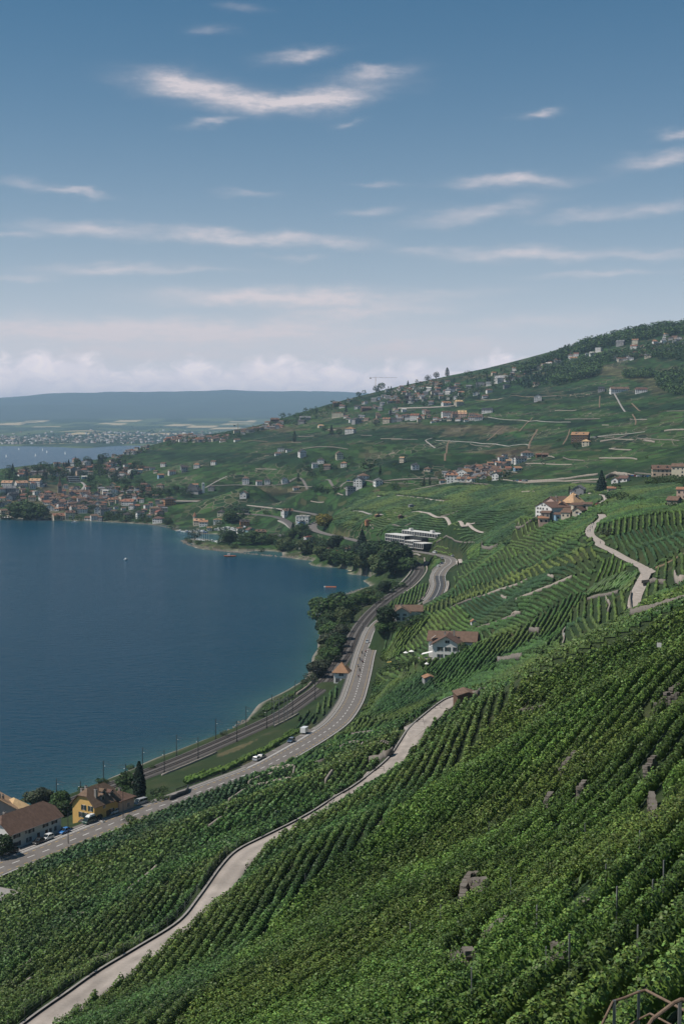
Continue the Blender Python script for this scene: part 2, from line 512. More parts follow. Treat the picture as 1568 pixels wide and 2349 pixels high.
# skyline and the fall behind it
SKYL = [(-250, 1100, 2500), (-120, 1092, 2560), (0, 1081, 2650), (70, 1070, 2720), (150, 1062, 2800), (230, 1052, 2950), (280, 1042, 3120), (340, 1024, 3250), (400, 1010, 3300), (480, 1003, 3350), (560, 990, 3500), (640, 968, 3600), (700, 950, 3650), (760, 936, 3700), (800, 922, 3720),
        (880, 904, 3750), (950, 890, 3780), (1040, 876, 3800), (1120, 858, 3800), (1180, 848, 3750), (1240, 830, 3700), (1300, 806, 3650), (1400, 778, 3600), (1500, 755, 3550), (1568, 748, 3500), (1700, 715, 3450), (1900, 690, 3400)]
cd(*SKYL)
for u, v, d in SKYL:
    p = pd(u, v, d)
    k = 1.22
    CP.append(np.array([p[0] * k, p[1] * k, p[2] - 60 - (0.5 * (p[2] - 40) if p[2] > 120 else p[2] * .6)]))
    if u < 700:
        CP.append(np.array([p[0] * 1.4, p[1] * 1.4, -25.0]))
# near ground under the camera
CP.append(np.array([0, 8, 131.0]))
CP.append(np.array([-25, 15, 118.0]))
CP.append(np.array([25, 12, 143.0]))
CP.append(np.array([-60, 60, 92.0]))
CP.append(np.array([-130, 80, 60.0]))
CP = np.array(CP)


def lp(x, y):
    """log-polar plane (conformal)"""
    return np.arctan2(x, y), 0.5 * np.log(x * x + y * y)


# thin-plate spline of (z - HCAM) / distance in the log-polar plane
_a, _b = lp(CP[:, 0], CP[:, 1])
_s = (CP[:, 2] - HCAM) / np.exp(_b)
_P = np.stack([_a, _b], 1)
_, _ix = np.unique(np.round(_P, 5), axis=0, return_index=True)
_P, _s = _P[_ix], _s[_ix]


def _phi(r2):
    return np.where(r2 > 1e-12, 0.5 * r2 * np.log(np.maximum(r2, 1e-12)), 0.0)


_n = len(_P)
_K = _phi(((_P[:, None] - _P[None]) ** 2).sum(-1)) + np.eye(_n) * 2e-5
_Q = np.concatenate([np.ones((_n, 1)), _P], 1)
_A = np.block([[_K, _Q], [_Q.T, np.zeros((3, 3))]])
_w = np.linalg.solve(_A, np.concatenate([_s, np.zeros(3)]))

NA, NB = 360, 880
A0, A1 = -0.40, 0.40
_q = np.linspace(-1, 1, NA)
AZ = A1 * (0.62 * _q + 0.38 * _q ** 3)          # finer inside the frame
_t = np.linspace(0, 1, NB)
B0, B1 = math.log(14.0), math.log(5200.0)
LR = B0 + (B1 - B0) * (1.36 * _t - 0.36 * _t * _t)          # finer far away


def tps(a, b):
    out = np.empty(a.shape)
    af, bf, of = a.ravel(), b.ravel(), out.ravel()
    for i in range(0, len(af), 20000):
        q = np.stack([af[i:i + 20000], bf[i:i + 20000]], 1)
        d2 = ((q[:, None] - _P[None]) ** 2).sum(-1)
        of[i:i + 20000] = _phi(d2) @ _w[:_n] + _w[_n] + q @ _w[_n + 1:]
    return of.reshape(a.shape)


# solve on a coarse lattice, refine by cubic-free bilinear (surface is smooth at this scale)
_ca = np.linspace(A0, A1, 162)
_cb = np.linspace(B0, B1, 360)
_CG = tps(*np.meshgrid(_ca, _cb))


def bil(G, fa, fb):
    ia = np.clip(np.floor(fa).astype(int), 0, G.shape[1] - 2)
    ib = np.clip(np.floor(fb).astype(int), 0, G.shape[0] - 2)
    ta = np.clip(fa - ia, 0, 1)
    tb = np.clip(fb - ib, 0, 1)
    return (G[ib, ia] * (1 - ta) + G[ib, ia + 1] * ta) * (1 - tb) + (G[ib + 1, ia] * (1 - ta) + G[ib + 1, ia + 1] * ta) * tb


GA, GB = np.meshgrid(AZ, LR)
_S = bil(_CG, (GA - A0) / (A1 - A0) * 161, (GB - B0) / (B1 - B0) * 359)
GR = np.exp(GB)
GX, GY = GR * np.sin(GA), GR * np.cos(GA)
GZ = HCAM + _S * GR


def vnoise(x, y, seed=0):
    """cheap value noise, arrays"""
    xi, yi = np.floor(x).astype(np.int64), np.floor(y).astype(np.int64)
    fx, fy = x - xi, y - yi
    fx, fy = fx * fx * (3 - 2 * fx), fy * fy * (3 - 2 * fy)

    def h(i, j):
        k = (i * 374761393 + j * 668265263 + seed * 2147483647) & 0xffffffff
        k = ((k ^ (k >> 13)) * 1274126177) & 0xffffffff
        return ((k ^ (k >> 16)) & 0xffff) / 65535.0
    return (h(xi, yi) * (1 - fx) + h(xi + 1, yi) * fx) * (1 - fy) + (h(xi, yi + 1) * (1 - fx) + h(xi + 1, yi + 1) * fx) * fy


# gentle terraces and undulation where the ground is well above the water
_u = np.clip((GZ - 4) / 12, 0, 1)
GZ += _u * (vnoise(GX / 45, GY / 45, 3) - .5) * np.where(GR < 1300, .3, np.clip(GR / 1500, .5, 1.6)) * 1.1
GZ += _u * (vnoise(GX / 14, GY / 14, 5) - .5) * 0.25


def smooth_line(pts, step=3.0):
    """Catmull-Rom through world points, resampled evenly"""
    P = [np.array(p, float) for p in pts]
    P = [2 * P[0] - P[1]] + P + [2 * P[-1] - P[-2]]
    out = []
    for i in range(1, len(P) - 2):
        p0, p1, p2, p3 = P[i - 1:i + 3]
        for t in np.linspace(0, 1, 24, endpoint=False):
            out.append(0.5 * ((2 * p1) + (-p0 + p2) * t + (2 * p0 - 5 * p1 + 4 * p2 - p3) * t * t + (-p0 + 3 * p1 - 3 * p2 + p3) * t ** 3))
    out.append(P[-2])
    out = np.array(out)
    s = np.concatenate([[0], np.cumsum(np.linalg.norm(np.diff(out, axis=0), axis=1))])
    n = max(2, int(s[-1] / step) + 1)
    q = np.linspace(0, s[-1], n)
    return np.stack([np.interp(q, s, out[:, k]) for k in range(3)], 1)


def line_uvz(pts, step=3.0):
    return smooth_line([pz(*p) for p in pts], step)


def side_normals(L):
    t = np.gradient(L[:, :2], axis=0)
    t /= np.linalg.norm(t, axis=1)[:, None] + 1e-9
    return np.stack([t[:, 1], -t[:, 0]], 1)       # to the right of travel


L_ROAD = line_uvz(ROAD, 4.0)
L_RAIL = line_uvz(RAIL, 4.0)
L_PATH = line_uvz(PATH, 2.0)
L_HILL = line_uvz(HILLPATH, 3.0)
for L in (L_ROAD, L_RAIL, L_PATH, L_HILL):        # even out the gradient
    k = np.ones(9) / 9
    zz = np.convolve(np.pad(L[:, 2], 4, mode='edge'), k, 'valid')
    L[:, 2] = zz


def flatten(L, half, blend, drop, zmax=1e9, only_down=False):
    """bring the ground to the line's level inside half, blending out over blend metres"""
    global GZ
    lo = L[:, :2].min(0) - half - blend
    hi = L[:, :2].max(0) + half + blend
    m = (GX > lo[0]) & (GX < hi[0]) & (GY > lo[1]) & (GY < hi[1])
    idx = np.nonzero(m.ravel())[0]
    q = np.stack([GX.ravel()[idx], GY.ravel()[idx]], 1)
    z = GZ.ravel()[idx].copy()
    for i in range(0, len(idx), 20000):
        d2 = ((q[i:i + 20000, None] - L[None, :, :2]) ** 2).sum(-1)
        j = d2.argmin(1)
        d = np.sqrt(d2[np.arange(len(j)), j])
        w = np.clip((half + blend - d) / blend, 0, 1)
        w = w * w * (3 - 2 * w)
        tgt = L[j, 2] - drop
        zz = z[i:i + 20000]
        nz = zz * (1 - w) + tgt * w
        if only_down:
            nz = np.minimum(zz, nz)
        z[i:i + 20000] = nz
    g = GZ.ravel().copy()
    g[idx] = z
    GZ = g.reshape(GZ.shape)


PADS = [((870, 1250), (985, 1257), 26.6, 12), ((991, 1511), (1060, 1513), 35.5, 9), ((960, 1520), (985, 1522), 32.5, 4), ((765, 1567), (796, 1568), 11, 6), ((903, 1425), (938, 1425), 30.6, 8), ((1227, 1190), (1300, 1190), 76, 10), ((30, 1945), (273, 1866), 14.5, 6)]
N_VIA = 62          # trailing part of the road that runs on the viaduct
flatten(L_ROAD[:-int(len(L_ROAD) * 0.17)], 8.5, 9, 0.25)
flatten(L_RAIL, 7.0, 7, 0.55)
flatten(L_PATH, 3.1, 3.0, 0.15)
flatten(L_HILL, 2.4, 3.0, 0.15)
for _A, _B, _z, _h in PADS:
    _p, _q = pz(*_A, _z), pz(*_B, _z)
    flatten(np.array([_p, (_p + _q) / 2, _q]), _h, _h * .8, 0.1)


def ground(x, y):
    """height of the ground at world x, y (arrays or scalars)"""
    x = np.asarray(x, float)
    y = np.asarray(y, float)
    a, b = lp(x, y)
    fa = np.interp(a, AZ, np.arange(NA))
    fb = np.interp(b, LR, np.arange(NB))
    return bil(GZ, fa, fb)


def hit(u, v, lift=0.0, rmin=18.0):
    """first point of the ground seen at pixel (u, v) of the 1568 frame"""
    d = ray(u, v)
    h = math.hypot(d[0], d[1])
    rr = np.exp(np.linspace(math.log(rmin), math.log(5150), 2600))
    X, Y, Z = d[0] / h * rr, d[1] / h * rr, HCAM + d[2] / h * rr
    g = ground(X, Y) + lift
    below = np.nonzero(Z <= g)[0]
    if len(below) == 0:
        k = int(np.argmin(Z - g))
        return np.array([X[k], Y[k], g[k] - lift])
    k = below[0]
    if k == 0:
        return np.array([X[0], Y[0], g[0]])
    e0, e1 = Z[k - 1] - g[k - 1], Z[k] - g[k]
    t = e0 / (e0 - e1 + 1e-12)
    r = rr[k - 1] * (1 - t) + rr[k] * t
    x, y = d[0] / h * r, d[1] / h * r
    return np.array([x, y, float(ground(x, y))])


def proj(P):
    """world -> (u, v) of the 1568 frame"""
    P = np.atleast_2d(P) - np.array([0, 0, HCAM])
    fy = P[:, 1] * CT - P[:, 2] * ST
    up = P[:, 1] * ST + P[:, 2] * CT
    return np.stack([CU + F * P[:, 0] / fy, CV - F * up / fy], 1)
# ------------------------------------------------------------------ terrain painting and mesh
def inpoly(px, py, poly):
    px = np.asarray(px)
    py = np.asarray(py)
    c = np.zeros(px.shape, bool)
    n = len(poly)
    for i in range(n):
        x0, y0 = poly[i]
        x1, y1 = poly[(i + 1) % n]
        cond = ((y0 > py) != (y1 > py))
        xx = (x1 - x0) * (py - y0) / ((y1 - y0) + 1e-12) + x0
        c ^= cond & (px < xx)
    return c


def wpoly(pix):
    return [tuple(hit(u, v)[:2]) for u, v in pix]


def build_terrain():
    n1 = vnoise(GX / 60, GY / 60, 11)
    n2 = vnoise(GX / 17, GY / 17, 12)
    n3 = vnoise(GX / 4.5, GY / 4.5, 13)
    base = np.array([0.020, 0.038, 0.013])
    warm = np.array([0.055, 0.062, 0.024])
    soil = np.array([0.085, 0.068, 0.042])
    k = np.clip(n1 * .5 + n2 * .3 + n3 * .35 - .35, 0, 1)[..., None]
    Ccol = base * (1 - k) + warm * k
    s = np.clip((n2 * .5 + n3 * .6 - .76) * 2.5, 0, .5)[..., None]
    Ccol = Ccol * (1 - s) + soil * s
    # far vineyard parcels: blocks along and down the slope, each with its own growth
    far = np.clip((GR - 1050) / 350, 0, 1)[..., None]
    dzdx = vnoise(GX / 300, GY / 300, 21) * 60
    band = np.floor((GZ + dzdx * .3 + vnoise(GX / 90, GY / 90, 22) * 9) / 9.5)
    along = GX * 0.75 + GY * 0.35 + vnoise(GX / 120, GY / 120, 23) * 40
    cell = np.floor(along / (55 + 45 * ((band * 7919) % 7) / 7) + band * .37)
    hsh = ((band.astype(np.int64) * 73856093) ^ (cell.astype(np.int64) * 19349663)) & 0xffff
    h1 = (hsh % 251) / 250.0
    h2 = (hsh % 97) / 96.0
    pa = np.array([0.011, 0.030, 0.012])
    pb = np.array([0.028, 0.062, 0.015])
    pc = np.array([0.066, 0.062, 0.030])
    par = pa * (1 - h1[..., None]) + pb * h1[..., None]
    dry = (h2 > .94)[..., None]
    fb = (GZ + dzdx * .3 + vnoise(GX / 90, GY / 90, 22) * 9) / 9.5 - band
    edge = ((h2 < .5) & (fb > .80))[..., None]
    tone = np.array([.014, .028, .013])
    par = np.where(dry, pc, par) * (0.8 + 0.4 * n3[..., None])
    par = np.where(edge & (vnoise(GX / 70, GY / 70, 27) > .42)[..., None], par * .5 + tone * .5, par)
    Ccol = Ccol * (1 - far) + par * far
    for poly, c, f in PAINT:
        w = wpoly(poly)
        m = inpoly(GX, GY, w)
        cc = np.array(c) * .72 * (0.75 + 0.5 * n3[..., None])
        Ccol = np.where(m[..., None], Ccol * (1 - f) + cc * f, Ccol)
    # beach stones and lake bed
    low = np.clip((1.2 - GZ) / 1.0, 0, 1)[..., None]
    stone = np.array([0.20, 0.18, 0.15]) * (0.6 + 0.8 * n3[..., None])
    Ccol = Ccol * (1 - low) + stone * low
    idx = np.arange(NA * NB).reshape(NB, NA)
    Fq = np.stack([idx[:-1, :-1], idx[:-1, 1:], idx[1:, 1:], idx[1:, :-1]], -1).reshape(-1, 4)
    V = np.stack([GX, GY, GZ], -1).reshape(-1, 3)
    me = np_mesh('terrain', V, Fq, [terrain_mat()], Ccol.reshape(-1, 3), smooth=True)
    tag(link('terrain', me), kind='structure')


def terrain_mat():
    """ground colour from the painted attribute; the far slopes are divided into vineyard parcels with thin stone or hedge borders"""
    m = vcol_mat('terrain_ground', noise_scale=0.45, amt=0.45, bump=0.6, bscale=1.0)
    T = NT(m.node_tree)
    bs = T.n['Principled BSDF']
    src = bs.inputs['Base Color'].links[0].from_socket
    geo = T.new('ShaderNodeNewGeometry')
    P = geo.outputs['Position']
    ln = T.new('ShaderNodeVectorMath', operation='LENGTH')
    T.l.new(P, ln.inputs[0])
    far = T.math('MULTIPLY', T.math('SUBTRACT', ln.outputs['Value'], 1150.0), 1 / 400.0, clamp=True)
    wob = T.new('ShaderNodeVectorMath', operation='ADD')
    nz = T.new('ShaderNodeTexNoise')
    T.l.new(P, nz.inputs['Vector'])
    nz.inputs['Scale'].default_value = 0.012
    sc = T.new('ShaderNodeVectorMath', operation='SCALE')
    T.l.new(nz.outputs['Color'], sc.inputs[0])
    sc.inputs['Scale'].default_value = 30.0
    T.l.new(P, wob.inputs[0])
    T.l.new(sc.outputs[0], wob.inputs[1])
    mp = T.mapping(wob.outputs[0], (1 / 62.0, 1 / 105.0, 1 / 34.0), rot=(0, 0, .35))
    v1 = T.new('ShaderNodeTexVoronoi')
    T.l.new(mp, v1.inputs['Vector'])
    v1.inputs['Randomness'].default_value = .75
    v2 = T.new('ShaderNodeTexVoronoi', feature='DISTANCE_TO_EDGE')
    T.l.new(mp, v2.inputs['Vector'])
    v2.inputs['Randomness'].default_value = .75
    sp = T.new('ShaderNodeSeparateColor')
    T.l.new(v1.outputs['Color'], sp.inputs[0])
    tone = T.math('ADD', .42, T.math('MULTIPLY', sp.outputs[0], 1.0))
    hs = T.new('ShaderNodeHueSaturation')
    T.l.new(src, hs.inputs['Color'])
    T.put(hs.inputs['Value'], tone)
    T.put(hs.inputs['Hue'], T.math('ADD', .485, T.math('MULTIPLY', sp.outputs[1], .03)))
    dry = T.math('GREATER_THAN', sp.outputs[2], .93)
    c0 = T.mix(T.math('MULTIPLY', dry, .5), hs.outputs[0], (.075, .066, .034, 1))
    line = T.math('LESS_THAN', v2.outputs['Distance'], .032)
    pn = T.noise(P, 0.011, 2, .5)
    pale = T.math('MULTIPLY', line, T.math('MULTIPLY', T.math('SUBTRACT', pn, .52), 9.0, clamp=True))
    c1 = T.mix(T.math('MULTIPLY', line, .7), c0, (.010, .021, .010, 1))
    c2 = T.mix(T.math('MULTIPLY', pale, .8), c1, (.20, .17, .125, 1))
    T.l.new(T.mix(far, src, c2), bs.inputs['Base Color'])
    return m


def ribbon(L, offs, z, step=None):
    """strip mesh arrays along a line: offs = lateral offsets (to the right), z = heights above the line"""
    N = side_normals(L)
    rows = []
    for o, h in zip(offs, z):
        rows.append(np.concatenate([L[:, :2] + N * o, (L[:, 2] + h)[:, None]], 1))
    n, m = len(L), len(offs)
    V = np.stack(rows, 1).reshape(-1, 3)
    idx = np.arange(n * m).reshape(n, m)
    Fq = np.stack([idx[:-1, :-1], idx[:-1, 1:], idx[1:, 1:], idx[1:, :-1]], -1).reshape(-1, 4)
    return V, Fq


def ribbons(L, parts):
    """several closed cross sections joined"""
    Vs, Fs, b = [], [], 0
    for offs, z in parts:
        V, Fq = ribbon(L, offs, z)
        Vs.append(V)
        Fs.append(Fq + b)
        b += len(V)
    return np.concatenate(Vs), np.concatenate(Fs)


def dashes(L, off, width, dash, gap, lift, start=0.0, end=1e9):
    """painted marks along a line"""
    seg = np.linalg.norm(np.diff(L[:, :2], axis=0), axis=1)
    s = np.concatenate([[0], np.cumsum(seg)])
    N = side_normals(L)
    Vs, Fs, b = [], [], 0
    q = start
    while q + dash < min(s[-1], end):
        t = np.array([q, q + dash * .5, q + dash])
        c = np.stack([np.interp(t, s, L[:, k]) for k in range(3)], 1)
        nn = np.stack([np.interp(t, s, N[:, k]) for k in range(2)], 1)
        for o in (off - width / 2, off + width / 2):
            Vs.append(np.concatenate([c[:, :2] + nn * o, c[:, 2:] + lift], 1))
        Fs += [[b, b + 1, b + 4, b + 3], [b + 1, b + 2, b + 5, b + 4]]
        b += 6
        q += dash + gap
    return np.concatenate(Vs), np.array(Fs)


vcol_mat('ground', noise_scale=0.35, amt=0.35, bump=0.5, bscale=1.2)
pmat('asphalt', (0.150, 0.134, 0.122), 0.9, 0.22, 0.25, 0.25, bump=0.15, bscale=20)
pmat('asphalt_dark', (0.06, 0.06, 0.062), 0.85, 0.2, 0.3, 0.25)
pmat('pavement', (0.23, 0.21, 0.19), 0.9, 0.18, 0.5)
pmat('concrete', (0.34, 0.295, 0.26), 0.9, 0.32, 0.55, 0.2, bump=0.15, bscale=8)
pmat('concrete_grey', (0.27, 0.25, 0.23), 0.9, 0.25, 0.8)
pmat('paint_white', (0.62, 0.6, 0.57), 0.7, 0.12, 1.5)
pmat('paint_yellow', (0.50, 0.33, 0.10), 0.7, 0.15, 1.5)
pmat('stone', (0.16, 0.14, 0.12), 0.95, 0.4, 1.3, 0.2, bump=0.6, bscale=3)
pmat('stone_dark', (0.14, 0.12, 0.10), 0.95, 0.4, 1.3, 0.2, bump=0.6, bscale=3)
pmat('stone_pale', (0.26, 0.225, 0.19), 0.95, 0.3, 0.9, 0.2, bump=0.4, bscale=3)
pmat('ballast', (0.115, 0.105, 0.098), 0.95, 0.35, 2.0, 0.1, bump=0.5, bscale=9)
pmat('rail_steel', (0.13, 0.11, 0.10), 0.5, 0.2, 2.0, 0.4, metallic=0.6)
pmat('sleeper', (0.085, 0.07, 0.06), 0.95, 0.25, 2.0)
pmat('metal_dark', (0.035, 0.035, 0.035), 0.6, 0.2, 2.0, 0.4)
pmat('metal_grey', (0.22, 0.22, 0.22), 0.5, 0.2, 2.0, 0.4, metallic=0.4)
pmat('metal_rust', (0.16, 0.10, 0.065), 0.8, 0.4, 6.0, 0.3, col2=(0.24, 0.17, 0.12))


def water_mat():
    m = bpy.data.materials.new('lake_water')
    m.use_nodes = True
    T = NT(m.node_tree)
    bs = T.n['Principled BSDF']
    at = T.new('ShaderNodeVertexColor')
    at.layer_name = 'Col'
    T.l.new(at.outputs[0], bs.inputs['Base Color'])
    bs.inputs['Roughness'].default_value = 0.16
    bs.inputs['IOR'].default_value = 1.33
    bs.inputs['Specular IOR Level'].default_value = 0.05
    tc = T.new('ShaderNodeTexCoord')
    v = tc.outputs['Object']
    big = T.noise(T.mapping(v, (0.010, 0.022, 1), rot=(0, 0, .35)), 1.0, 4, .6)
    gust = T.math('MULTIPLY', T.math('SUBTRACT', big, .3), 2.0, clamp=True)
    w1 = T.noise(T.mapping(v, (0.10, 0.26, 1), rot=(0, 0, .45)), 1.0, 4, .65)
    w2 = T.noise(T.mapping(v, (0.45, 0.9, 1), rot=(0, 0, .25)), 1.0, 3, .6)
    h = T.math('ADD', T.math('MULTIPLY', w1, 1.0), T.math('MULTIPLY', w2, 0.35))
    b = T.new('ShaderNodeBump')
    T.l.new(T.math('ADD', 0.75, T.math('MULTIPLY', gust, 0.7)), b.inputs['Strength'])
    b.inputs['Distance'].default_value = 1.5
    T.l.new(h, b.inputs['Height'])
    T.l.new(b.outputs[0], bs.inputs['Normal'])
    MATS['lake_water'] = m


def build_lake():
    # polar sheet at z = 0; the colour of the water itself goes from deep blue to green shallows over the bed
    az = np.linspace(-0.42, 0.42, 190)
    rr = np.exp(np.linspace(math.log(330), math.log(16000), 220))
    A, Rr = np.meshgrid(az, rr)
    X, Y = Rr * np.sin(A), Rr * np.cos(A)
    z = np.where(Rr < 5100, ground(X, Y), -30)
    depth = np.clip(-z, 0, 40)
    k = np.exp(-depth / 3.6)[..., None]
    deep = np.array([0.0010, 0.037, 0.070])
    shal = np.array([0.028, 0.085, 0.088])
    c = deep * (1 - k) + shal * k
    idx = np.arange(A.size).reshape(A.shape)
    Fq = np.stack([idx[:-1, :-1], idx[:-1, 1:], idx[1:, 1:], idx[1:, :-1]], -1).reshape(-1, 4)
    V = np.stack([X, Y, 0 * X], -1).reshape(-1, 3)
    me = np_mesh('lake', V, Fq, [MATS['lake_water']], c.reshape(-1, 3), smooth=True)
    tag(link('lake', me), kind='structure')


def build_far_shore():
    """plain of the far shore and the long blue ridge behind it"""
    az = np.linspace(-0.42, 0.42, 320)
    rr = np.concatenate([np.linspace(7300, 12000, 70), np.linspace(12200, 23000, 40), np.linspace(23500, 34000, 40)])
    A, Rr = np.meshgrid(az, rr)
    X, Y = Rr * np.sin(A), Rr * np.cos(A)
    u = CU + F * np.tan(A)
    n = vnoise(X / 1500, Y / 1500, 31)
    n2 = vnoise(X / 420, Y / 420, 32)
    shore = 8050 + 500 * (vnoise(u / 90, u * 0, 33) - .5) - 900 * np.exp(-((u - 190) / 60) ** 2)
    z = np.clip((Rr - shore) / 60, -1, 1) * 6 + np.clip((Rr - shore) / 9000, 0, 1) ** 1.3 * 150 * (.7 + .6 * n)
    ridge_v = np.interp(u, [-600, 0, 130, 260, 400, 520, 640, 760, 900, 1100, 1600, 2200], [935, 921, 913, 909, 909, 903, 906, 909, 915, 925, 940, 950])
    top = 140 + (964.5 - ridge_v + 6) / F * 27000
    t = np.clip((Rr - 15500) / 11500, 0, 1)
    t = t * t * (3 - 2 * t)
    back = np.clip((Rr - 27000) / 7000, 0, 1)
    z = z * (1 - t) + (top + 60 * (n - .5) + 26 * (n2 - .5)) * t - back ** 1.3 * 260
    z += t * (1 - t) * 4 * 60 * (n2 - .5)
    # patchwork of fields, woods and built-up land
    cx, cy = np.floor(X / 260 + n * 1.2), np.floor(Y / 520 + n2)
    hs = ((cx.astype(np.int64) * 73856093) ^ (cy.astype(np.int64) * 19349663)) & 0xffff
    h = (hs % 101) / 100.0
    wood = np.array([0.025, 0.05, 0.025])
    field = np.array([0.08, 0.11, 0.045])
    straw = np.array([0.42, 0.34, 0.20])
    c = np.where((h > .89)[..., None], straw, np.where((h > .5)[..., None], field, wood))
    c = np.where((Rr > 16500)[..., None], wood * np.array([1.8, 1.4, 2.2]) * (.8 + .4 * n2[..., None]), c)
    idx = np.arange(A.size).reshape(A.shape)
    Fq = np.stack([idx[:-1, :-1], idx[:-1, 1:], idx[1:, 1:], idx[1:, :-1]], -1).reshape(-1, 4)
    V = np.stack([X, Y, z], -1).reshape(-1, 3)
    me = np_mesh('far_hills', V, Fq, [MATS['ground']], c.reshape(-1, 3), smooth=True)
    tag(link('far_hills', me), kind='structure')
    # the town and its trees along the far shore: too small and too many to count
    Vs, Fs, Cs, b = [], [], [], 0
    q = 0
    r2 = np.random.default_rng(5)
    while q < 2200:
        uu = r2.uniform(-120, 520)
        a = math.atan((uu - CU) / F)
        rad = 8150 + abs(r2.normal()) * (900 if uu < 200 else 1500)
        i = np.abs(az - a).argmin()
        j = np.abs(rr - rad).argmin()
        zz = z[j, i]
        if zz < 1:
            q += 1
            continue
        x, y = rad * math.sin(a), rad * math.cos(a)
        w, h, dp = r2.uniform(8, 26), r2.uniform(5, 12), 12
        tree = r2.random() < .62
        col = (0.02, 0.045, 0.022) if tree else [(.30, .28, .26), (.2, .18, .16), (.16, .11, .09), (.36, .36, .36)][r2.integers(4)]
        bx = [(x - w / 2, y, zz - 4), (x + w / 2, y, zz - 4), (x + w / 2, y + dp, zz - 4), (x - w / 2, y + dp, zz - 4)]
        tp = [(px + (x - px) * (.25 if tree else .02), py + (y + dp / 2 - py) * (.25 if tree else .3), zz + h) for px, py, pz_ in bx]
        Vs += bx + tp
        for f in ((0, 1, 5, 4), (1, 2, 6, 5), (2, 3, 7, 6), (3, 0, 4, 7), (4, 5, 6, 7)):
            Fs.append([b + k for k in f])
        Cs += [col] * 8
        b += 8
        q += 1
    me = np_mesh('far_town', np.array(Vs), np.array(Fs), [MATS['ground']], np.array(Cs))
    tag(link('far_town', me), kind='stuff')


def build_haze():
    m = bpy.data.materials.new('haze')
    m.use_nodes = True
    T = NT(m.node_tree)
    for nd in list(T.n):
        T.n.remove(nd)
    o = T.new('ShaderNodeOutputMaterial')
    v = T.new('ShaderNodeVolumePrincipled')
    v.inputs['Color'].default_value = HAZE_C
    v.inputs['Density'].default_value = HAZE_D
    v.inputs['Anisotropy'].default_value = HAZE_G
    T.l.new(v.outputs[0], o.inputs['Volume'])
    b = MB()
    b.box(-22000, 22000, -700, 38000, -60, 715)
    tag(b.build('haze', [m]), kind='stuff')


HAZE_C = (0.52, 0.75, 1.0, 1)
HAZE_D = 4.4e-5
HAZE_G = 0.0
PAINT = []
water_mat()
# ------------------------------------------------------------------ vineyards: rows of vines parcel by parcel
vcol_mat('vine_leaf', rough=0.55, noise_scale=0.9, amt=0.30, trans=0.14, spec=0.35)
G1, G2, G3, G4 = (0.050, 0.104, 0.024), (0.078, 0.140, 0.026), (0.110, 0.145, 0.028), (0.034, 0.074, 0.023)
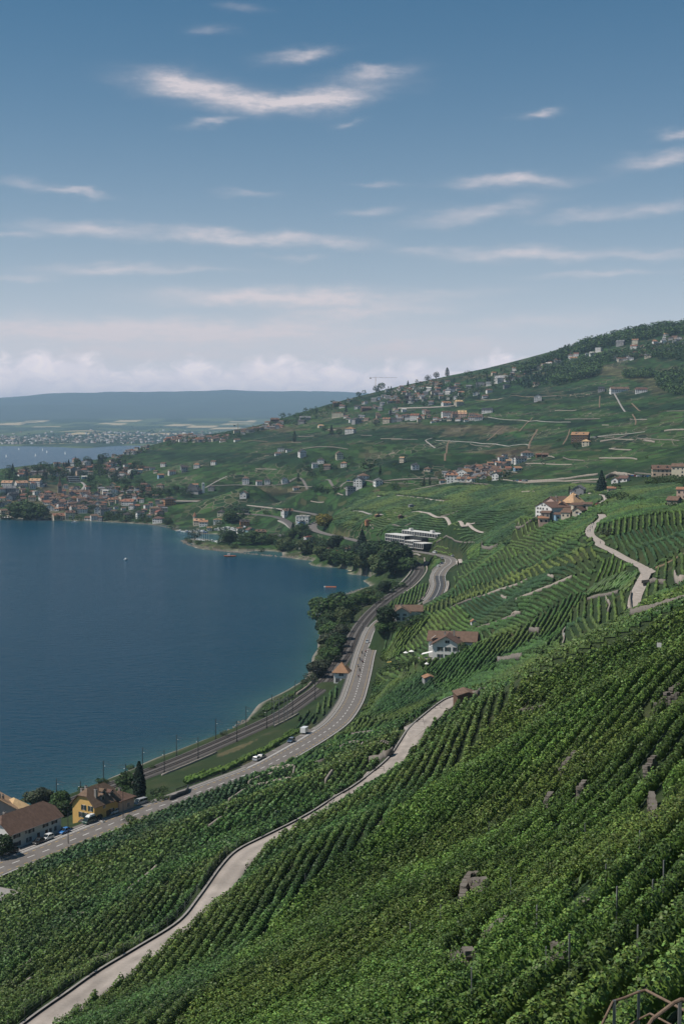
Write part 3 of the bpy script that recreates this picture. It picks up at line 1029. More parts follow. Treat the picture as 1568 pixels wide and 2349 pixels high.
# polygon (pixels of the 1568 frame), two points along a row, row spacing, leaf colour, chance of gaps, label, group
FG_PATH = [(130, 2356), (240, 2290), (350, 2206), (440, 2134), (500, 2066), (535, 2011), (575, 1961), (645, 1918), (725, 1876), (800, 1839), (870, 1796), (925, 1756), (950, 1718), (975, 1686), (1015, 1651), (1052, 1619)]
CREST = [(1092, 1606), (1140, 1600), (1200, 1572), (1300, 1530), (1400, 1489), (1480, 1451), (1568, 1406), (1660, 1362)]
PARCELS = [
    (FG_PATH + [(1092, 1606), (1140, 1600), (1200, 1572), (1090, 1720), (950, 1850), (810, 1960), (680, 2080), (560, 2200), (440, 2349), (300, 2420), (100, 2420)], (553, 2032, 626, 1926), 2.15, G1, .03,
     'leafy vine row ending at the pale concrete path', 'vine rows just above the concrete path'),
    ([(440, 2349), (560, 2200), (680, 2080), (810, 1960), (950, 1850), (1090, 1720), (1200, 1572), (1300, 1530), (1400, 1489), (1480, 1451), (1400, 1700), (1250, 1900), (1050, 2100), (900, 2349), (850, 2500), (300, 2500)], (783, 2112, 1002, 1930), 2.55, G2, .03,
     'dense vine row in the middle of the steep slope', 'vine rows in the middle of the steep slope'),
    ([(900, 2349), (1050, 2100), (1250, 1900), (1400, 1700), (1480, 1451), (1568, 1406), (1660, 1362), (1800, 1500), (1900, 1900), (1850, 2300), (1700, 2700), (850, 2700)], (1250, 1836, 1408, 1650), 2.8, G2, .06,
     'large leafed vine row among stone walls near the railing', 'nearest vine rows on the upper slope'),
    ([(0, 2000), (110, 1953), (200, 1918), (300, 1882), (400, 1850), (500, 1814), (600, 1770), (560, 1815), (470, 1870), (380, 1920), (280, 1960), (160, 1985), (40, 2030), (-60, 2060), (-60, 2020)], (240, 1950, 280, 1910), 1.7, G4, .0,
     'dark vine row below the parked cars and roadside houses', 'vine rows along the near road'),
    ([(-60, 2060), (40, 2030), (160, 1985), (280, 1960), (380, 1920), (470, 1870), (550, 1968), (520, 1996), (476, 2054), (300, 2060), (180, 2140), (-60, 2240)], (95, 2097, 176, 2032), 2.1, G1, .06,
     'vine row on the terraced slope beneath the yellow house', 'vine rows between road and bend of the path'),
    ([(-60, 2240), (180, 2140), (300, 2060), (474, 2056), (425, 2116), (325, 2182), (240, 2234), (170, 2284), (100, 2340), (40, 2400), (-60, 2400)], (100, 2230, 190, 2140), 2.1, G1, .08,
     'vine row beside the fenced lower edge of the path', 'vine rows left of the path at the bottom'),
    ([(470, 1870), (560, 1815), (600, 1770), (690, 1718), (760, 1670), (801, 1664), (890, 1660), (970, 1631), (990, 1620), (975, 1640), (930, 1662), (912, 1705), (882, 1752), (838, 1792), (790, 1826), (745, 1857), (692, 1887), (626, 1919), (571, 1948), (545, 1972)], (699, 1826, 721, 1797), 2.2, G1, .16,
     'broken vine row among stone terraces above the road', 'vine rows on stone terraces between road and path'),
    ([(856, 1553), (926, 1548), (968, 1546), (1002, 1580), (1028, 1592), (1000, 1610), (970, 1628), (890, 1657), (801, 1660), (831, 1630), (851, 1604), (854, 1573)], (880, 1640, 960, 1580), 1.6, G4, 0,
     'dense vine row on the rounded plot by the road', 'vine rows on the dark plot by the road'),
    ([(872, 1514), (878, 1479), (892, 1453), (910, 1447), (929, 1442), (952, 1433), (972, 1427), (987, 1414), (979, 1430), (952, 1463), (931, 1484), (918, 1504), (906, 1512)], (890, 1496, 910, 1450), 2.7, G1, 0,
     'even vine row between the road and the white house', 'vine rows beside the road bend'),
    ([(931, 1486), (975, 1440), (987, 1413), (1025, 1399), (1054, 1391), (1074, 1419), (1081, 1440), (1068, 1453), (1017, 1445), (1008, 1453), (985, 1460), (959, 1493), (939, 1501), (926, 1501)], (1025, 1405, 1066, 1440), 2.2, G2, .02,
     'slanting vine row on the bank behind the white house', 'vine rows behind the white house'),
    ([(966, 1535), (992, 1519), (1025, 1508), (1058, 1500), (1090, 1482), (1128, 1470), (1170, 1455), (1169, 1488), (1155, 1506), (1139, 1512), (1141, 1532), (1128, 1545), (1090, 1555), (1060, 1572), (1020, 1568), (1000, 1552), (976, 1544)], (1106, 1529, 1144, 1480), 2.3, G1, .02,
     'vine row rising in front of the white house with shutters', 'vine rows in front of the white house'),
    ([(1170, 1463), (1215, 1430), (1304, 1369), (1333, 1361), (1337, 1377), (1314, 1397), (1302, 1427), (1289, 1453), (1292, 1481), (1254, 1486), (1238, 1463), (1215, 1470), (1195, 1491), (1172, 1506), (1160, 1496), (1169, 1480)], (1264, 1460, 1304, 1391), 2.6, G1, .02,
     'curving vine row in the hollow below the farm path', 'curving vine rows in the hollow'),
    ([(1353, 1347), (1364, 1319), (1374, 1288), (1400, 1281), (1415, 1281), (1435, 1302), (1432, 1312), (1392, 1329), (1359, 1344)], (1363, 1340, 1382, 1289), 3.0, G2, 0,
     'wide-set vine row on the square plot below the junction', 'vine rows on the square plot'),
    ([(1302, 1430), (1314, 1397), (1337, 1378), (1380, 1370), (1420, 1362), (1446, 1372), (1446, 1400), (1420, 1420), (1400, 1432), (1365, 1425)], (1382, 1420, 1380, 1385), 2.7, G2, .03, None, None),
    ([(1302, 1430), (1365, 1425), (1400, 1432), (1385, 1448), (1340, 1466), (1300, 1484), (1289, 1455)], (1304, 1447, 1319, 1473), 2.4, G4, .05, None, None),
    ([(1343, 1357), (1392, 1329), (1432, 1314), (1468, 1318), (1466, 1325), (1448, 1342), (1442, 1353), (1409, 1360), (1346, 1376)], (1349, 1370, 1379, 1342), 2.3, G1, 0, None, None),
    ([(1180, 1378), (1261, 1348), (1310, 1327), (1358, 1310), (1351, 1345), (1343, 1357), (1335, 1362), (1304, 1369), (1250, 1400), (1215, 1427), (1170, 1455), (1128, 1468), (1090, 1480), (1080, 1460), (1090, 1446), (1192, 1410)], (1270, 1358, 1295, 1372), 2.2, G1, .03, None, None),
    ([(1032, 1397), (1104, 1369), (1210, 1331), (1319, 1299), (1372, 1288), (1362, 1308), (1310, 1325), (1182, 1377), (1192, 1407), (1090, 1442), (1076, 1419), (1054, 1389)], (1270, 1320, 1310, 1340), 2.1, G4, .02, None, None),
    ([(1038, 1387), (1105, 1362), (1160, 1347), (1208, 1330), (1243, 1321), (1288, 1303), (1319, 1297), (1368, 1284), (1345, 1258), (1319, 1268), (1270, 1285), (1206, 1310), (1179, 1316), (1135, 1332), (1096, 1351), (1032, 1380)], (1226, 1310, 1237, 1325), 2.5, G3, .05, None, None),
    ([(1036, 1373), (1050, 1338), (1120, 1299), (1197, 1277), (1252, 1265), (1319, 1245), (1345, 1238), (1345, 1256), (1319, 1267), (1206, 1303), (1184, 1314), (1124, 1338), (1091, 1345), (1050, 1369)], (1096, 1308, 1109, 1332), 2.3, G1, .03, None, None),
    ([(1093, 1290), (1191, 1266), (1319, 1216), (1348, 1214), (1350, 1235), (1319, 1245), (1252, 1264), (1197, 1276), (1120, 1297), (1060, 1325), (1036, 1330), (1050, 1310)], (1200, 1270, 1225, 1290), 2.3, G2, .03, None, None),
    ([(1392, 1246), (1491, 1214), (1568, 1205), (1680, 1195), (1680, 1250), (1568, 1263), (1535, 1280), (1472, 1296), (1458, 1289), (1408, 1266)], (1458, 1255, 1475, 1268), 2.3, G4, .02, None, None),
    ([(1365, 1212), (1390, 1203), (1458, 1189), (1540, 1179), (1680, 1168), (1680, 1193), (1568, 1205), (1491, 1213), (1425, 1233), (1400, 1232), (1368, 1230)], (1410, 1215, 1412, 1200), 2.8, G2, .04, None, None),
    ([(1472, 1345), (1497, 1312), (1568, 1279), (1680, 1240), (1680, 1310), (1568, 1335), (1520, 1362), (1478, 1380)], (1500, 1350, 1502, 1330), 3.0, G1, .15, None, None),
    ([(1460, 1396), (1472, 1385), (1568, 1350), (1680, 1325), (1680, 1350), (1568, 1378), (1500, 1397), (1462, 1404)], (1466, 1395, 1568, 1362), 2.2, G2, .03, None, None),
    ([(885, 1387), (931, 1353), (939, 1350), (980, 1342), (981, 1358), (984, 1378), (962, 1394), (952, 1402), (926, 1391), (901, 1394)], (914, 1389, 920, 1372), 2.6, G2, .03, None, None),
    ([(959, 1402), (998, 1386), (1040, 1370), (1043, 1348), (1050, 1335), (1080, 1322), (1118, 1331), (1118, 1364), (1054, 1389), (1025, 1399), (987, 1410), (960, 1407)], (1003, 1395, 1005, 1384), 2.6, G3, .03, None, None),
    ([(1040, 1590), (1089, 1558), (1130, 1548), (1145, 1535), (1200, 1520), (1250, 1490), (1290, 1486), (1310, 1482), (1300, 1512), (1200, 1550), (1130, 1586), (1080, 1592)], (1090, 1570, 1188, 1549), 2.2, G1, .08, None, None),
    ([(976, 1546), (1000, 1555), (1020, 1570), (1060, 1574), (1075, 1588), (1030, 1592), (1003, 1580)], (1010, 1585, 1030, 1565), 2.2, G1, .05, None, None),
    ([(963, 1259), (1025, 1242), (1102, 1249), (1098, 1279), (1062, 1288), (1025, 1274), (997, 1270), (977, 1264)], (1000, 1262, 1060, 1255), 2.6, G2, 0, None, None),
    ([(904, 1266), (988, 1282), (1015, 1295), (996, 1308), (979, 1302), (959, 1292), (933, 1276)], (940, 1278, 985, 1296), 2.4, G1, .05, None, None),
    ([(717, 1632), (750, 1596), (778, 1574), (776, 1592), (758, 1621), (738, 1644), (733, 1649), (715, 1625)], (735, 1640, 740, 1610), 2.4, G1, 0,
     'short vine row between railway and road', 'vine rows between railway and road'),
    ([(673, 1676), (688, 1647), (706, 1633), (731, 1653), (715, 1662), (695, 1677)], (690, 1670, 705, 1648), 2.2, G4, 0,
     'short vine row behind the parked white trailer', 'vine rows behind the lay-by'),
    ([(604, 1624), (655, 1599), (721, 1574), (724, 1578), (670, 1612), (630, 1630), (604, 1636)], (626, 1630, 715, 1582), 2.2, G4, 0,
     'vine row on the plot between lake and railway', 'vine rows on the lakeshore plot'),
    ([(420, 1792), (520, 1758), (600, 1722), (655, 1690), (680, 1674), (688, 1680), (640, 1708), (600, 1733), (520, 1770), (430, 1803)], (470, 1785, 620, 1715), 2.0, G2, .02,
     'bright vine row on the strip beside the road', 'vine rows on the roadside strip'),
    ([(840, 1658), (862, 1550), (925, 1490), (960, 1400), (1045, 1350), (1060, 1290), (1110, 1252), (1230, 1205), (1340, 1170), (1568, 1150), (1690, 1150), (1690, 1330), (1568, 1392), (1440, 1452), (1200, 1566), (1090, 1598), (1000, 1610), (890, 1658)], (1200, 1400, 1260, 1430), 2.4, G1, .06, None, None),
    ([(760, 1200), (800, 1150), (870, 1128), (1000, 1120), (1200, 1112), (1560, 1112), (1568, 1148), (1340, 1168), (1230, 1203), (1110, 1250), (1050, 1238), (960, 1232), (880, 1228), (800, 1225)], (900, 1180, 1000, 1170), 3.3, G4, .02, None, None),
]


def clip_rows(poly, d, spacing):
    """parallel lines clipped to a polygon (world plan)"""
    P = np.array(poly)
    n = np.array([d[1], -d[0]])
    s = P @ n
    t = P @ d
    out = []
    k = math.ceil(s.min() / spacing)
    while k * spacing < s.max():
        c = k * spacing
        k += 1
        ts = []
        for i in range(len(P)):
            j = (i + 1) % len(P)
            if (s[i] > c) != (s[j] > c):
                f = (c - s[i]) / (s[j] - s[i])
                ts.append(t[i] + f * (t[j] - t[i]))
        ts.sort()
        for a, b in zip(ts[0::2], ts[1::2]):
            if b - a > 2.5:
                out.append((n * c + d * a, n * c + d * b))
    return out


def row_arrays(p0, p1, colr, gap, r):
    """one row of vines: a rough leafy wall, with single leaves on it where they can be seen"""
    L = np.linalg.norm(p1 - p0)
    mid = (p0 + p1) / 2
    dist = math.hypot(*mid)
    near = dist < 460
    step = max(0.5, 0.0016 * dist) if near else max(0.7, 0.0013 * dist)
    n = max(3, int(L / step) + 1)
    t = np.linspace(0, 1, n)
    d = (p1 - p0) / L
    nn = np.array([d[1], -d[0]])
    wob = (vnoise(t * L / 6 + p0[0], t * 0 + p0[1], 41) - .5) * 0.5
    xy = p0[None] * (1 - t[:, None]) + p1[None] * t[:, None] + nn[None] * wob[:, None]
    z = ground(xy[:, 0], xy[:, 1])
    vig = 0.8 + 0.4 * vnoise(xy[:, 0] / 5, xy[:, 1] / 5, 42)
    if gap:
        hole = vnoise(xy[:, 0] / 3.2, xy[:, 1] / 3.2, 43) < gap * 1.35
    else:
        hole = np.zeros(n, bool)
    if not near:
        hole |= r.random(n) < .05
        vig *= r.uniform(.75, 1.15)
    vig[hole] *= 0.25
    ends = np.ones(n)
    ends[0] = ends[-1] = 0.8
    vig = vig * ends
    w0, h0 = (0.20, 1.3) if near else (0.46, 1.8)
    prof = [(-w0 * .7, .25), (-w0 * 1.1, .62 * h0), (0, h0), (w0 * 1.1, .62 * h0), (w0 * .7, .25)]
    rows = []
    for ox, oz in prof:
        jx = r.uniform(-.16, .16, n) * (1 if near else 1.9)
        jz = r.uniform(-.2, .2, n) * (oz > .4) * (1 if near else 1.6)
        o = (ox * vig + jx * np.minimum(1, vig))
        rows.append(np.stack([xy[:, 0] + nn[0] * o, xy[:, 1] + nn[1] * o, z + oz * vig + jz * np.minimum(1, vig)], 1))
    V = np.stack(rows, 1).reshape(-1, 3)
    m = len(prof)
    idx = np.arange(n * m).reshape(n, m)
    Fq = np.stack([idx[:-1, :-1], idx[:-1, 1:], idx[1:, 1:], idx[1:, :-1]], -1).reshape(-1, 4)
    tone = (0.62 + 0.76 * vnoise(xy[:, 0] / 9, xy[:, 1] / 9, 44)) * r.uniform(.9, 1.1)
    c = np.array(colr)[None] * tone[:, None]
    warm = np.clip(vnoise(xy[:, 0] / 23, xy[:, 1] / 23, 45) * 2 - .65, 0, 1)[:, None]
    c = c * (1 - .65 * warm) + np.array([0.105, 0.142, 0.030]) * .65 * warm
    Cc = np.repeat(c, m, 0) * (r.uniform(.7, 1.3, (n * m, 1)) if near else r.uniform(.5, 1.5, (n * m, 1)))
    if near:
        dd = np.hypot(xy[:, 0], xy[:, 1])
        s = np.where(dd < 200, np.maximum(.155, .00158 * dd), .316 + .0026 * (dd - 200))
        lam = LEAVES / (s * s) * vig * (L / n)
        cnt = r.poisson(lam)
        k = np.repeat(np.arange(n), cnt)
        N = len(k)
        if N:
            tt = k + r.uniform(-.5, .5, N)
            px = np.interp(tt, np.arange(n), xy[:, 0])
            py = np.interp(tt, np.arange(n), xy[:, 1])
            gz = np.interp(tt, np.arange(n), z)
            ss = s[k] * r.uniform(.65, 1.25, N)
            th = r.uniform(-.35, math.pi + .35, N)
            rad = r.uniform(.75, 1.18, N) * (0.85 + .3 * vnoise(px / 1.3, py / 1.3, 46)) * np.minimum(1.1, vig[k] + .1)
            ox = np.cos(th) * .32 * rad
            oz = 1.05 * np.minimum(1, vig[k]) + np.sin(th) * .80 * rad
            spray = r.random(N) < .06
            oz = np.where(spray, oz + r.uniform(0, .5, N), oz)
            ctr = np.stack([px + nn[0] * ox, py + nn[1] * ox, gz + np.maximum(.1, oz)], 1)
            nrm = np.stack([nn[0] * np.cos(th), nn[1] * np.cos(th), np.sin(th) * .9 + .35], 1) + r.normal(0, .55, (N, 3))
            nrm /= np.linalg.norm(nrm, axis=1)[:, None]
            a = np.cross(nrm, r.normal(0, 1, (N, 3)))
            a /= np.linalg.norm(a, axis=1)[:, None] + 1e-9
            b = np.cross(nrm, a)
            ha, hb = (ss * .5)[:, None], (ss * .5)[:, None]
            q = np.stack([ctr - a * ha * 1.05, ctr - b * hb * .85 + a * ha * .15, ctr + a * ha * 1.0, ctr + b * hb * .85 + a * ha * .15], 1)
            lv = len(V)
            V = np.concatenate([V, q.reshape(-1, 3)])
            Fq = np.concatenate([Fq, (lv + np.arange(N * 4)).reshape(N, 4)])
            clump = .55 + .95 * vnoise(px / 1.1 + 5, py / 1.1, 47)
            lc = c[k] * clump[:, None] * r.uniform(.6, 1.65, (N, 1)) * np.stack([r.uniform(.85, 1.25, N), np.ones(N), r.uniform(.8, 1.3, N)], 1)
            Cc = np.concatenate([Cc, np.repeat(lc, 4, 0)])
    return V, Fq, Cc, dist, L


LEAVES = 3.6
VINE_MAX = 300


def build_vines():
    taken = []
    rows = []
    for pi_, (poly, (a, b, c, e), sp, colr, gap, label, group) in enumerate(PARCELS):
        w = wpoly(poly)
        d = hit(c, e)[:2] - hit(a, b)[:2]
        d /= np.linalg.norm(d)
        for p0, p1 in clip_rows(w, d, sp):
            # leave out what an earlier parcel already covers and what lies behind the camera's reach
            n = max(2, int(np.linalg.norm(p1 - p0) / 2) + 1)
            t = np.linspace(0, 1, n)
            q = p0[None] * (1 - t[:, None]) + p1[None] * t[:, None]
            ok = np.ones(n, bool)
            if len(HOUSE_POS):
                hp = np.array(HOUSE_POS)
                ok &= ~(np.hypot(q[:, None, 0] - hp[None, :, 0], q[:, None, 1] - hp[None, :, 1]) < hp[None, :, 2]).any(1)
            for tw in taken:
                ok &= ~inpoly(q[:, 0], q[:, 1], tw)
            a_, b_ = lp(q[:, 0], q[:, 1])
            ok &= (np.abs(a_) < .31) & (np.hypot(q[:, 0], q[:, 1]) > 24)
            for lx, clear in VINE_CLEAR:
                if len(lx) > 2:
                    dm = np.sqrt(((q[:, None] - lx[None]) ** 2).sum(-1).min(1))
                    ok &= dm > clear
            i = 0
            while i < n:
                if ok[i]:
                    j = i
                    while j + 1 < n and ok[j + 1]:
                        j += 1
                    if j - i >= 1:
                        rows.append((q[i], q[j], colr, gap, label, group, pi_))
                    i = j + 1
                else:
                    i += 1
        taken.append(w)
    score = []
    for p0, p1, *_ in rows:
        m = (p0 + p1) / 2
        score.append(np.linalg.norm(p1 - p0) ** .6 / math.hypot(*m))
    order = np.argsort(-np.array(score))
    solo = set(int(i) for i in [i for i in order if rows[i][4]][:VINE_MAX])
    r = np.random.default_rng(99)
    bulk = [[], [], []]
    base = 0
    tris = 0
    rank = {}
    for i in sorted(solo, key=lambda i: math.hypot(*((rows[i][0] + rows[i][1]) / 2))):
        rank.setdefault(rows[i][6], []).append(i)
    place = {i: k for v in rank.values() for k, i in enumerate(v)}
    for i, (p0, p1, colr, gap, label, group, pi_) in enumerate(rows):
        V, Fq, Cc, dist, L = row_arrays(p0, p1, colr, gap, r)
        tris += len(Fq) * 2
        if i in solo:
            m = V.mean(0)
            o = link('vine_row', np_mesh('vine_row', V - m, Fq, [MATS['vine_leaf']], Cc), None, m)
            tag(o, f'{label}, {ordinal(place[i])} from the viewer', 'vine row', group)
        else:
            bulk[0].append(V)
            bulk[1].append(Fq + base)
            bulk[2].append(Cc)
            base += len(V)
    me = np_mesh('vineyard', np.concatenate(bulk[0]), np.concatenate(bulk[1]), [MATS['vine_leaf']], np.concatenate(bulk[2]))
    tag(link('vineyard', me), kind='stuff')
    print('VINES rows', len(rows), 'solo', len(solo), 'tris', tris)


VINE_CLEAR = []
HOUSE_POS = []
for _L, _c in ((L_ROAD, 7.0), (L_RAIL, 7.0), (L_PATH, 3.0), (L_HILL, 2.8)):
    VINE_CLEAR.append((_L[:, :2], _c))
# ------------------------------------------------------------------ materials for things
WALLC = {'white': (0.62, 0.60, 0.57), 'cream': (0.50, 0.44, 0.34), 'grey': (0.27, 0.265, 0.26), 'pink': (0.50, 0.36, 0.28), 'yellow': (0.62, 0.42, 0.14), 'timber': (0.11, 0.07, 0.045), 'stone': (0.24, 0.21, 0.18), 'orange': (0.45, 0.22, 0.10), 'blue': (0.22, 0.33, 0.42)}
ROOFC = {'brown': (0.138, 0.088, 0.066), 'dark': (0.060, 0.052, 0.050), 'red': (0.21, 0.10, 0.066), 'orange': (0.27, 0.145, 0.09), 'tan': (0.42, 0.27, 0.16), 'grey': (0.15, 0.15, 0.155), 'slate': (0.045, 0.05, 0.055), 'pale': (0.42, 0.40, 0.37)}
for k_, c_ in WALLC.items():
    pmat('wall_' + k_, c_, 0.9, 0.12, 0.5, 0.15, objvar=0.06)


def roof_mat(name, c):
    """tile courses: fine relief across the slope, tone varies tile by tile"""
    m = pmat(name, c, 0.9, 0.3, 0.9, 0.15, objvar=0.12)
    T = NT(m.node_tree)
    bs = T.n['Principled BSDF']
    tc = T.new('ShaderNodeTexCoord')
    w = T.new('ShaderNodeTexWave', wave_type='BANDS', bands_direction='Z')
    w.inputs['Scale'].default_value = 1.1
    w.inputs['Distortion'].default_value = 0.4
    w.inputs['Detail'].default_value = 2
    T.l.new(tc.outputs['Object'], w.inputs[0])
    b = T.new('ShaderNodeBump')
    b.inputs['Strength'].default_value = 0.5
    b.inputs['Distance'].default_value = 0.06
    T.l.new(w.outputs[1], b.inputs['Height'])
    T.l.new(b.outputs[0], bs.inputs['Normal'])


for k_, c_ in ROOFC.items():
    roof_mat('roof_' + k_, c_)
pmat('shutter_green', (0.020, 0.045, 0.045), 0.6, 0.15, 2)
pmat('shutter_blue', (0.035, 0.075, 0.10), 0.6, 0.15, 2)
pmat('shutter_dark', (0.03, 0.032, 0.034), 0.6, 0.15, 2)
pmat('frame_white', (0.6, 0.58, 0.55), 0.6, 0.08, 2)
pmat('glass_dark', (0.015, 0.02, 0.024), 0.12, 0.2, 1, 0.5)
pmat('bark', (0.065, 0.05, 0.037), 0.95, 0.35, 3)
pmat('door_wood', (0.09, 0.055, 0.035), 0.7, 0.2, 2)
pmat('cloth_white', (0.72, 0.70, 0.67), 0.9, 0.06, 2)
pmat('cloth_yellow', (0.65, 0.48, 0.14), 0.9, 0.06, 2)
pmat('cloth_orange', (0.55, 0.16, 0.07), 0.9, 0.06, 2)
pmat('tyre', (0.012, 0.012, 0.012), 0.9, 0.1, 4)
pmat('rim_metal', (0.35, 0.35, 0.35), 0.4, 0.1, 4, 0.5, metallic=0.6)
pmat('lamp_glass', (0.6, 0.6, 0.58), 0.2, 0.05, 4, 0.5)
pmat('skin', (0.35, 0.21, 0.15), 0.7, 0.1, 9)
pmat('cloth_dark', (0.018, 0.02, 0.025), 0.9, 0.2, 9)
pmat('cloth_blue', (0.05, 0.09, 0.17), 0.9, 0.2, 9)
pmat('cloth_pale', (0.45, 0.42, 0.40), 0.9, 0.1, 9)
pmat('sail', (0.75, 0.74, 0.72), 0.7, 0.05, 2)
pmat('wood_grey', (0.20, 0.165, 0.13), 0.95, 0.25, 3)
pmat('crane_yellow', (0.45, 0.27, 0.06), 0.6, 0.1, 2)
pmat('soil', (0.16, 0.115, 0.075), 0.95, 0.3, 0.6)
for k_, c_ in {'white': (0.68, 0.68, 0.67), 'black': (0.014, 0.014, 0.016), 'blue': (0.03, 0.16, 0.42), 'silver': (0.36, 0.37, 0.38), 'grey': (0.10, 0.11, 0.12), 'red': (0.30, 0.03, 0.025), 'navy': (0.035, 0.06, 0.10), 'green': (0.03, 0.07, 0.055)}.items():
    pmat('car_' + k_, c_, 0.22, 0.02, 1, 0.5)

# ------------------------------------------------------------------ labels that say where a thing stands
LANDMARKS = [(752, 1120 - 0, ''), ]
LANDMARKS = [
    (133, 1130, 'the church tower of the lakeside village'), (60, 1112, 'the three long pale roofs'), (50, 1185, 'the big park tree on the quay'), (170, 1100, 'the stepped white flats'),
    (455, 1128, 'the white slab bell tower'), (458, 1196, 'the house with the turret'), (390, 1150, 'the orange apartment block'), (285, 1152, 'the long orange roof with dormers'), (365, 1190, 'the lakeside villa'), (440, 1235, 'the harbour'), (255, 1145, 'the bright pink roof'),
    (560, 1222, 'the brick boathouse'), (655, 1175, 'the house over the railway'), (692, 1195, 'the white split-level house'), (745, 1195, 'the yellow flowering bush'), (720, 1250, 'the red roofed lake house'), (925, 1245, 'the modern office block'), (875, 1290, 'the dark grove at the bay'),
    (915, 1410, 'the house among trees'), (1020, 1490, 'the white house with shutters'), (780, 1555, 'the little railway house'), (1085, 1435, 'the tiny vineyard hut'),
    (1258, 1180, 'the white gabled manor'), (1295, 1160, 'the orange roofed manor'), (1378, 1125, 'the giant conifer'), (1480, 1320, 'the path junction'), (1520, 1085, 'the brown roofed estate'), (1325, 1010, 'the brown roofed farm'),
    (1050, 1100, 'the red roofed village houses'), (1208, 1045, 'the tall white house of the hill village'), (1140, 1085, 'the hill village'), (850, 1075, 'the broad dark tree'), (675, 1010, 'the lone poplar'), (805, 990, 'the white house with orange roof'), (775, 950, 'the cream apartment block'), (640, 1035, 'the hillside hamlet'),
    (840, 1105, 'the white road-side villa'), (610, 1105, 'the lane of white cottages'), (560, 1135, 'the brown chalet'), (415, 1010, 'the ridge village'), (860, 890, 'the tower crane'), (950, 960, 'the red roofed house on the terrace'), (945, 930, 'the long pale retaining wall'), (1060, 960, 'the terrace hamlet'),
    (1230, 915, 'the lone grey chalet'), (1440, 900, 'the long brown farmhouse'), (1430, 845, 'the pale meadow'), (1300, 820, 'the white roofed villas under the wood'), (1500, 765, 'the summit villas'), (1150, 870, 'the flat white terrace block'), (1490, 870, 'the meadow copse'), (1110, 900, 'the upper terraces'), (1020, 890, 'the ridge gardens'), (560, 985, 'the ridge cottages'),
    (200, 1855, 'the yellow house'), (70, 1890, 'the long brown roofed house'), (320, 1810, 'the tall cypress'), (760, 1410, 'the lakeshore trees'), (845, 1480, 'the main road'), (625, 1735, 'the lay-by'), (950, 1660, 'the bend of the concrete path'), (660, 1640, 'the railway bridge'), (300, 1090, 'the upper village gardens'), (230, 1062, 'the crest gardens'), (1380, 970, 'the stepped vineyard walls'), (1540, 1150, 'the stone farm at the edge'),
]
REG = []            # (object, label, landmark, pixel distance)


def where(u, v):
    best = min(LANDMARKS, key=lambda L: (L[0] - u) ** 2 + 2.2 * (L[1] - v) ** 2)
    du, dv = u - best[0], v - best[1]
    d = math.hypot(du, 1.5 * dv)
    if d < 13:
        rel = 'beside'
    elif abs(du) > 2.0 * abs(dv):
        rel = 'lakeward of' if du < 0 else 'uphill from'
    else:
        rel = 'beyond' if dv < 0 else 'below'
    return rel + ' ' + best[2], best[2], d


def reg(o, desc, u, v, cat, group=None):
    w, lm, d = where(u, v)
    REG.append((o, desc + ' ' + w, lm, d))
    return tag(o, desc + ' ' + w, cat, group)


ORD = 'first second third fourth fifth sixth seventh eighth ninth tenth eleventh twelfth thirteenth fourteenth fifteenth sixteenth seventeenth eighteenth nineteenth twentieth'.split()
TENS = ['', '', 'twenty', 'thirty', 'forty', 'fifty', 'sixty', 'seventy', 'eighty', 'ninety']


def ordinal(i):
    if i < 20:
        return ORD[i]
    a, b = divmod(i + 1, 10)
    if a < 10:
        return (TENS[a][:-1] + 'ieth') if b == 0 else TENS[a] + '-' + ORD[b - 1]
    return 'hundred-and-' + ordinal(i - 100)


def trim(s):
    w = s.split()
    while len(w) > 16:
        for a in ('mid-sized', 'the', 'of', 'its', 'like', 'small', 'large', 'tall', 'roofed', 'village', 'house'):
            if a in w[1:]:
                w.remove(a) if w[0] != a else w.pop(len(w) - 1 - w[::-1].index(a))
                break
        else:
            w = w[:16]
    return ' '.join(w)


def settle_labels():
    by = {}
    for r in REG:
        by.setdefault(r[1], []).append(r)
    for lab, rs in by.items():
        if len(rs) > 1:
            rs.sort(key=lambda r: r[3])
            for i, r in enumerate(rs):
                r[0]['label'] = lab + (', closest' if i == 0 else ', ' + ordinal(i) + ' closest')
    for r in REG:
        r[0]['label'] = trim(r[0]['label'])


# ------------------------------------------------------------------ houses
CACHE = {}


def cached(key, fn):
    if key not in CACHE:
        CACHE[key] = fn()
    return CACHE[key]


def wall_mesh(w, l, h, rp, t, wm, down=4.0):
    b = MB()
    if t <= 0.01:
        b.box(-w / 2, w / 2, -l / 2, l / 2, -down, h)
    else:
        b.prism([(-w / 2, -down), (w / 2, -down), (w / 2, h), (w / 2 * (1 - t), h + rp * t - .06), (-w / 2 * (1 - t), h + rp * t - .06), (-w / 2, h)] if t < .99 else
                [(-w / 2, -down), (w / 2, -down), (w / 2, h), (0, h + rp - .06), (-w / 2, h)], -l / 2, l / 2)
    return b.mesh('wall', [MATS['wall_' + wm]])


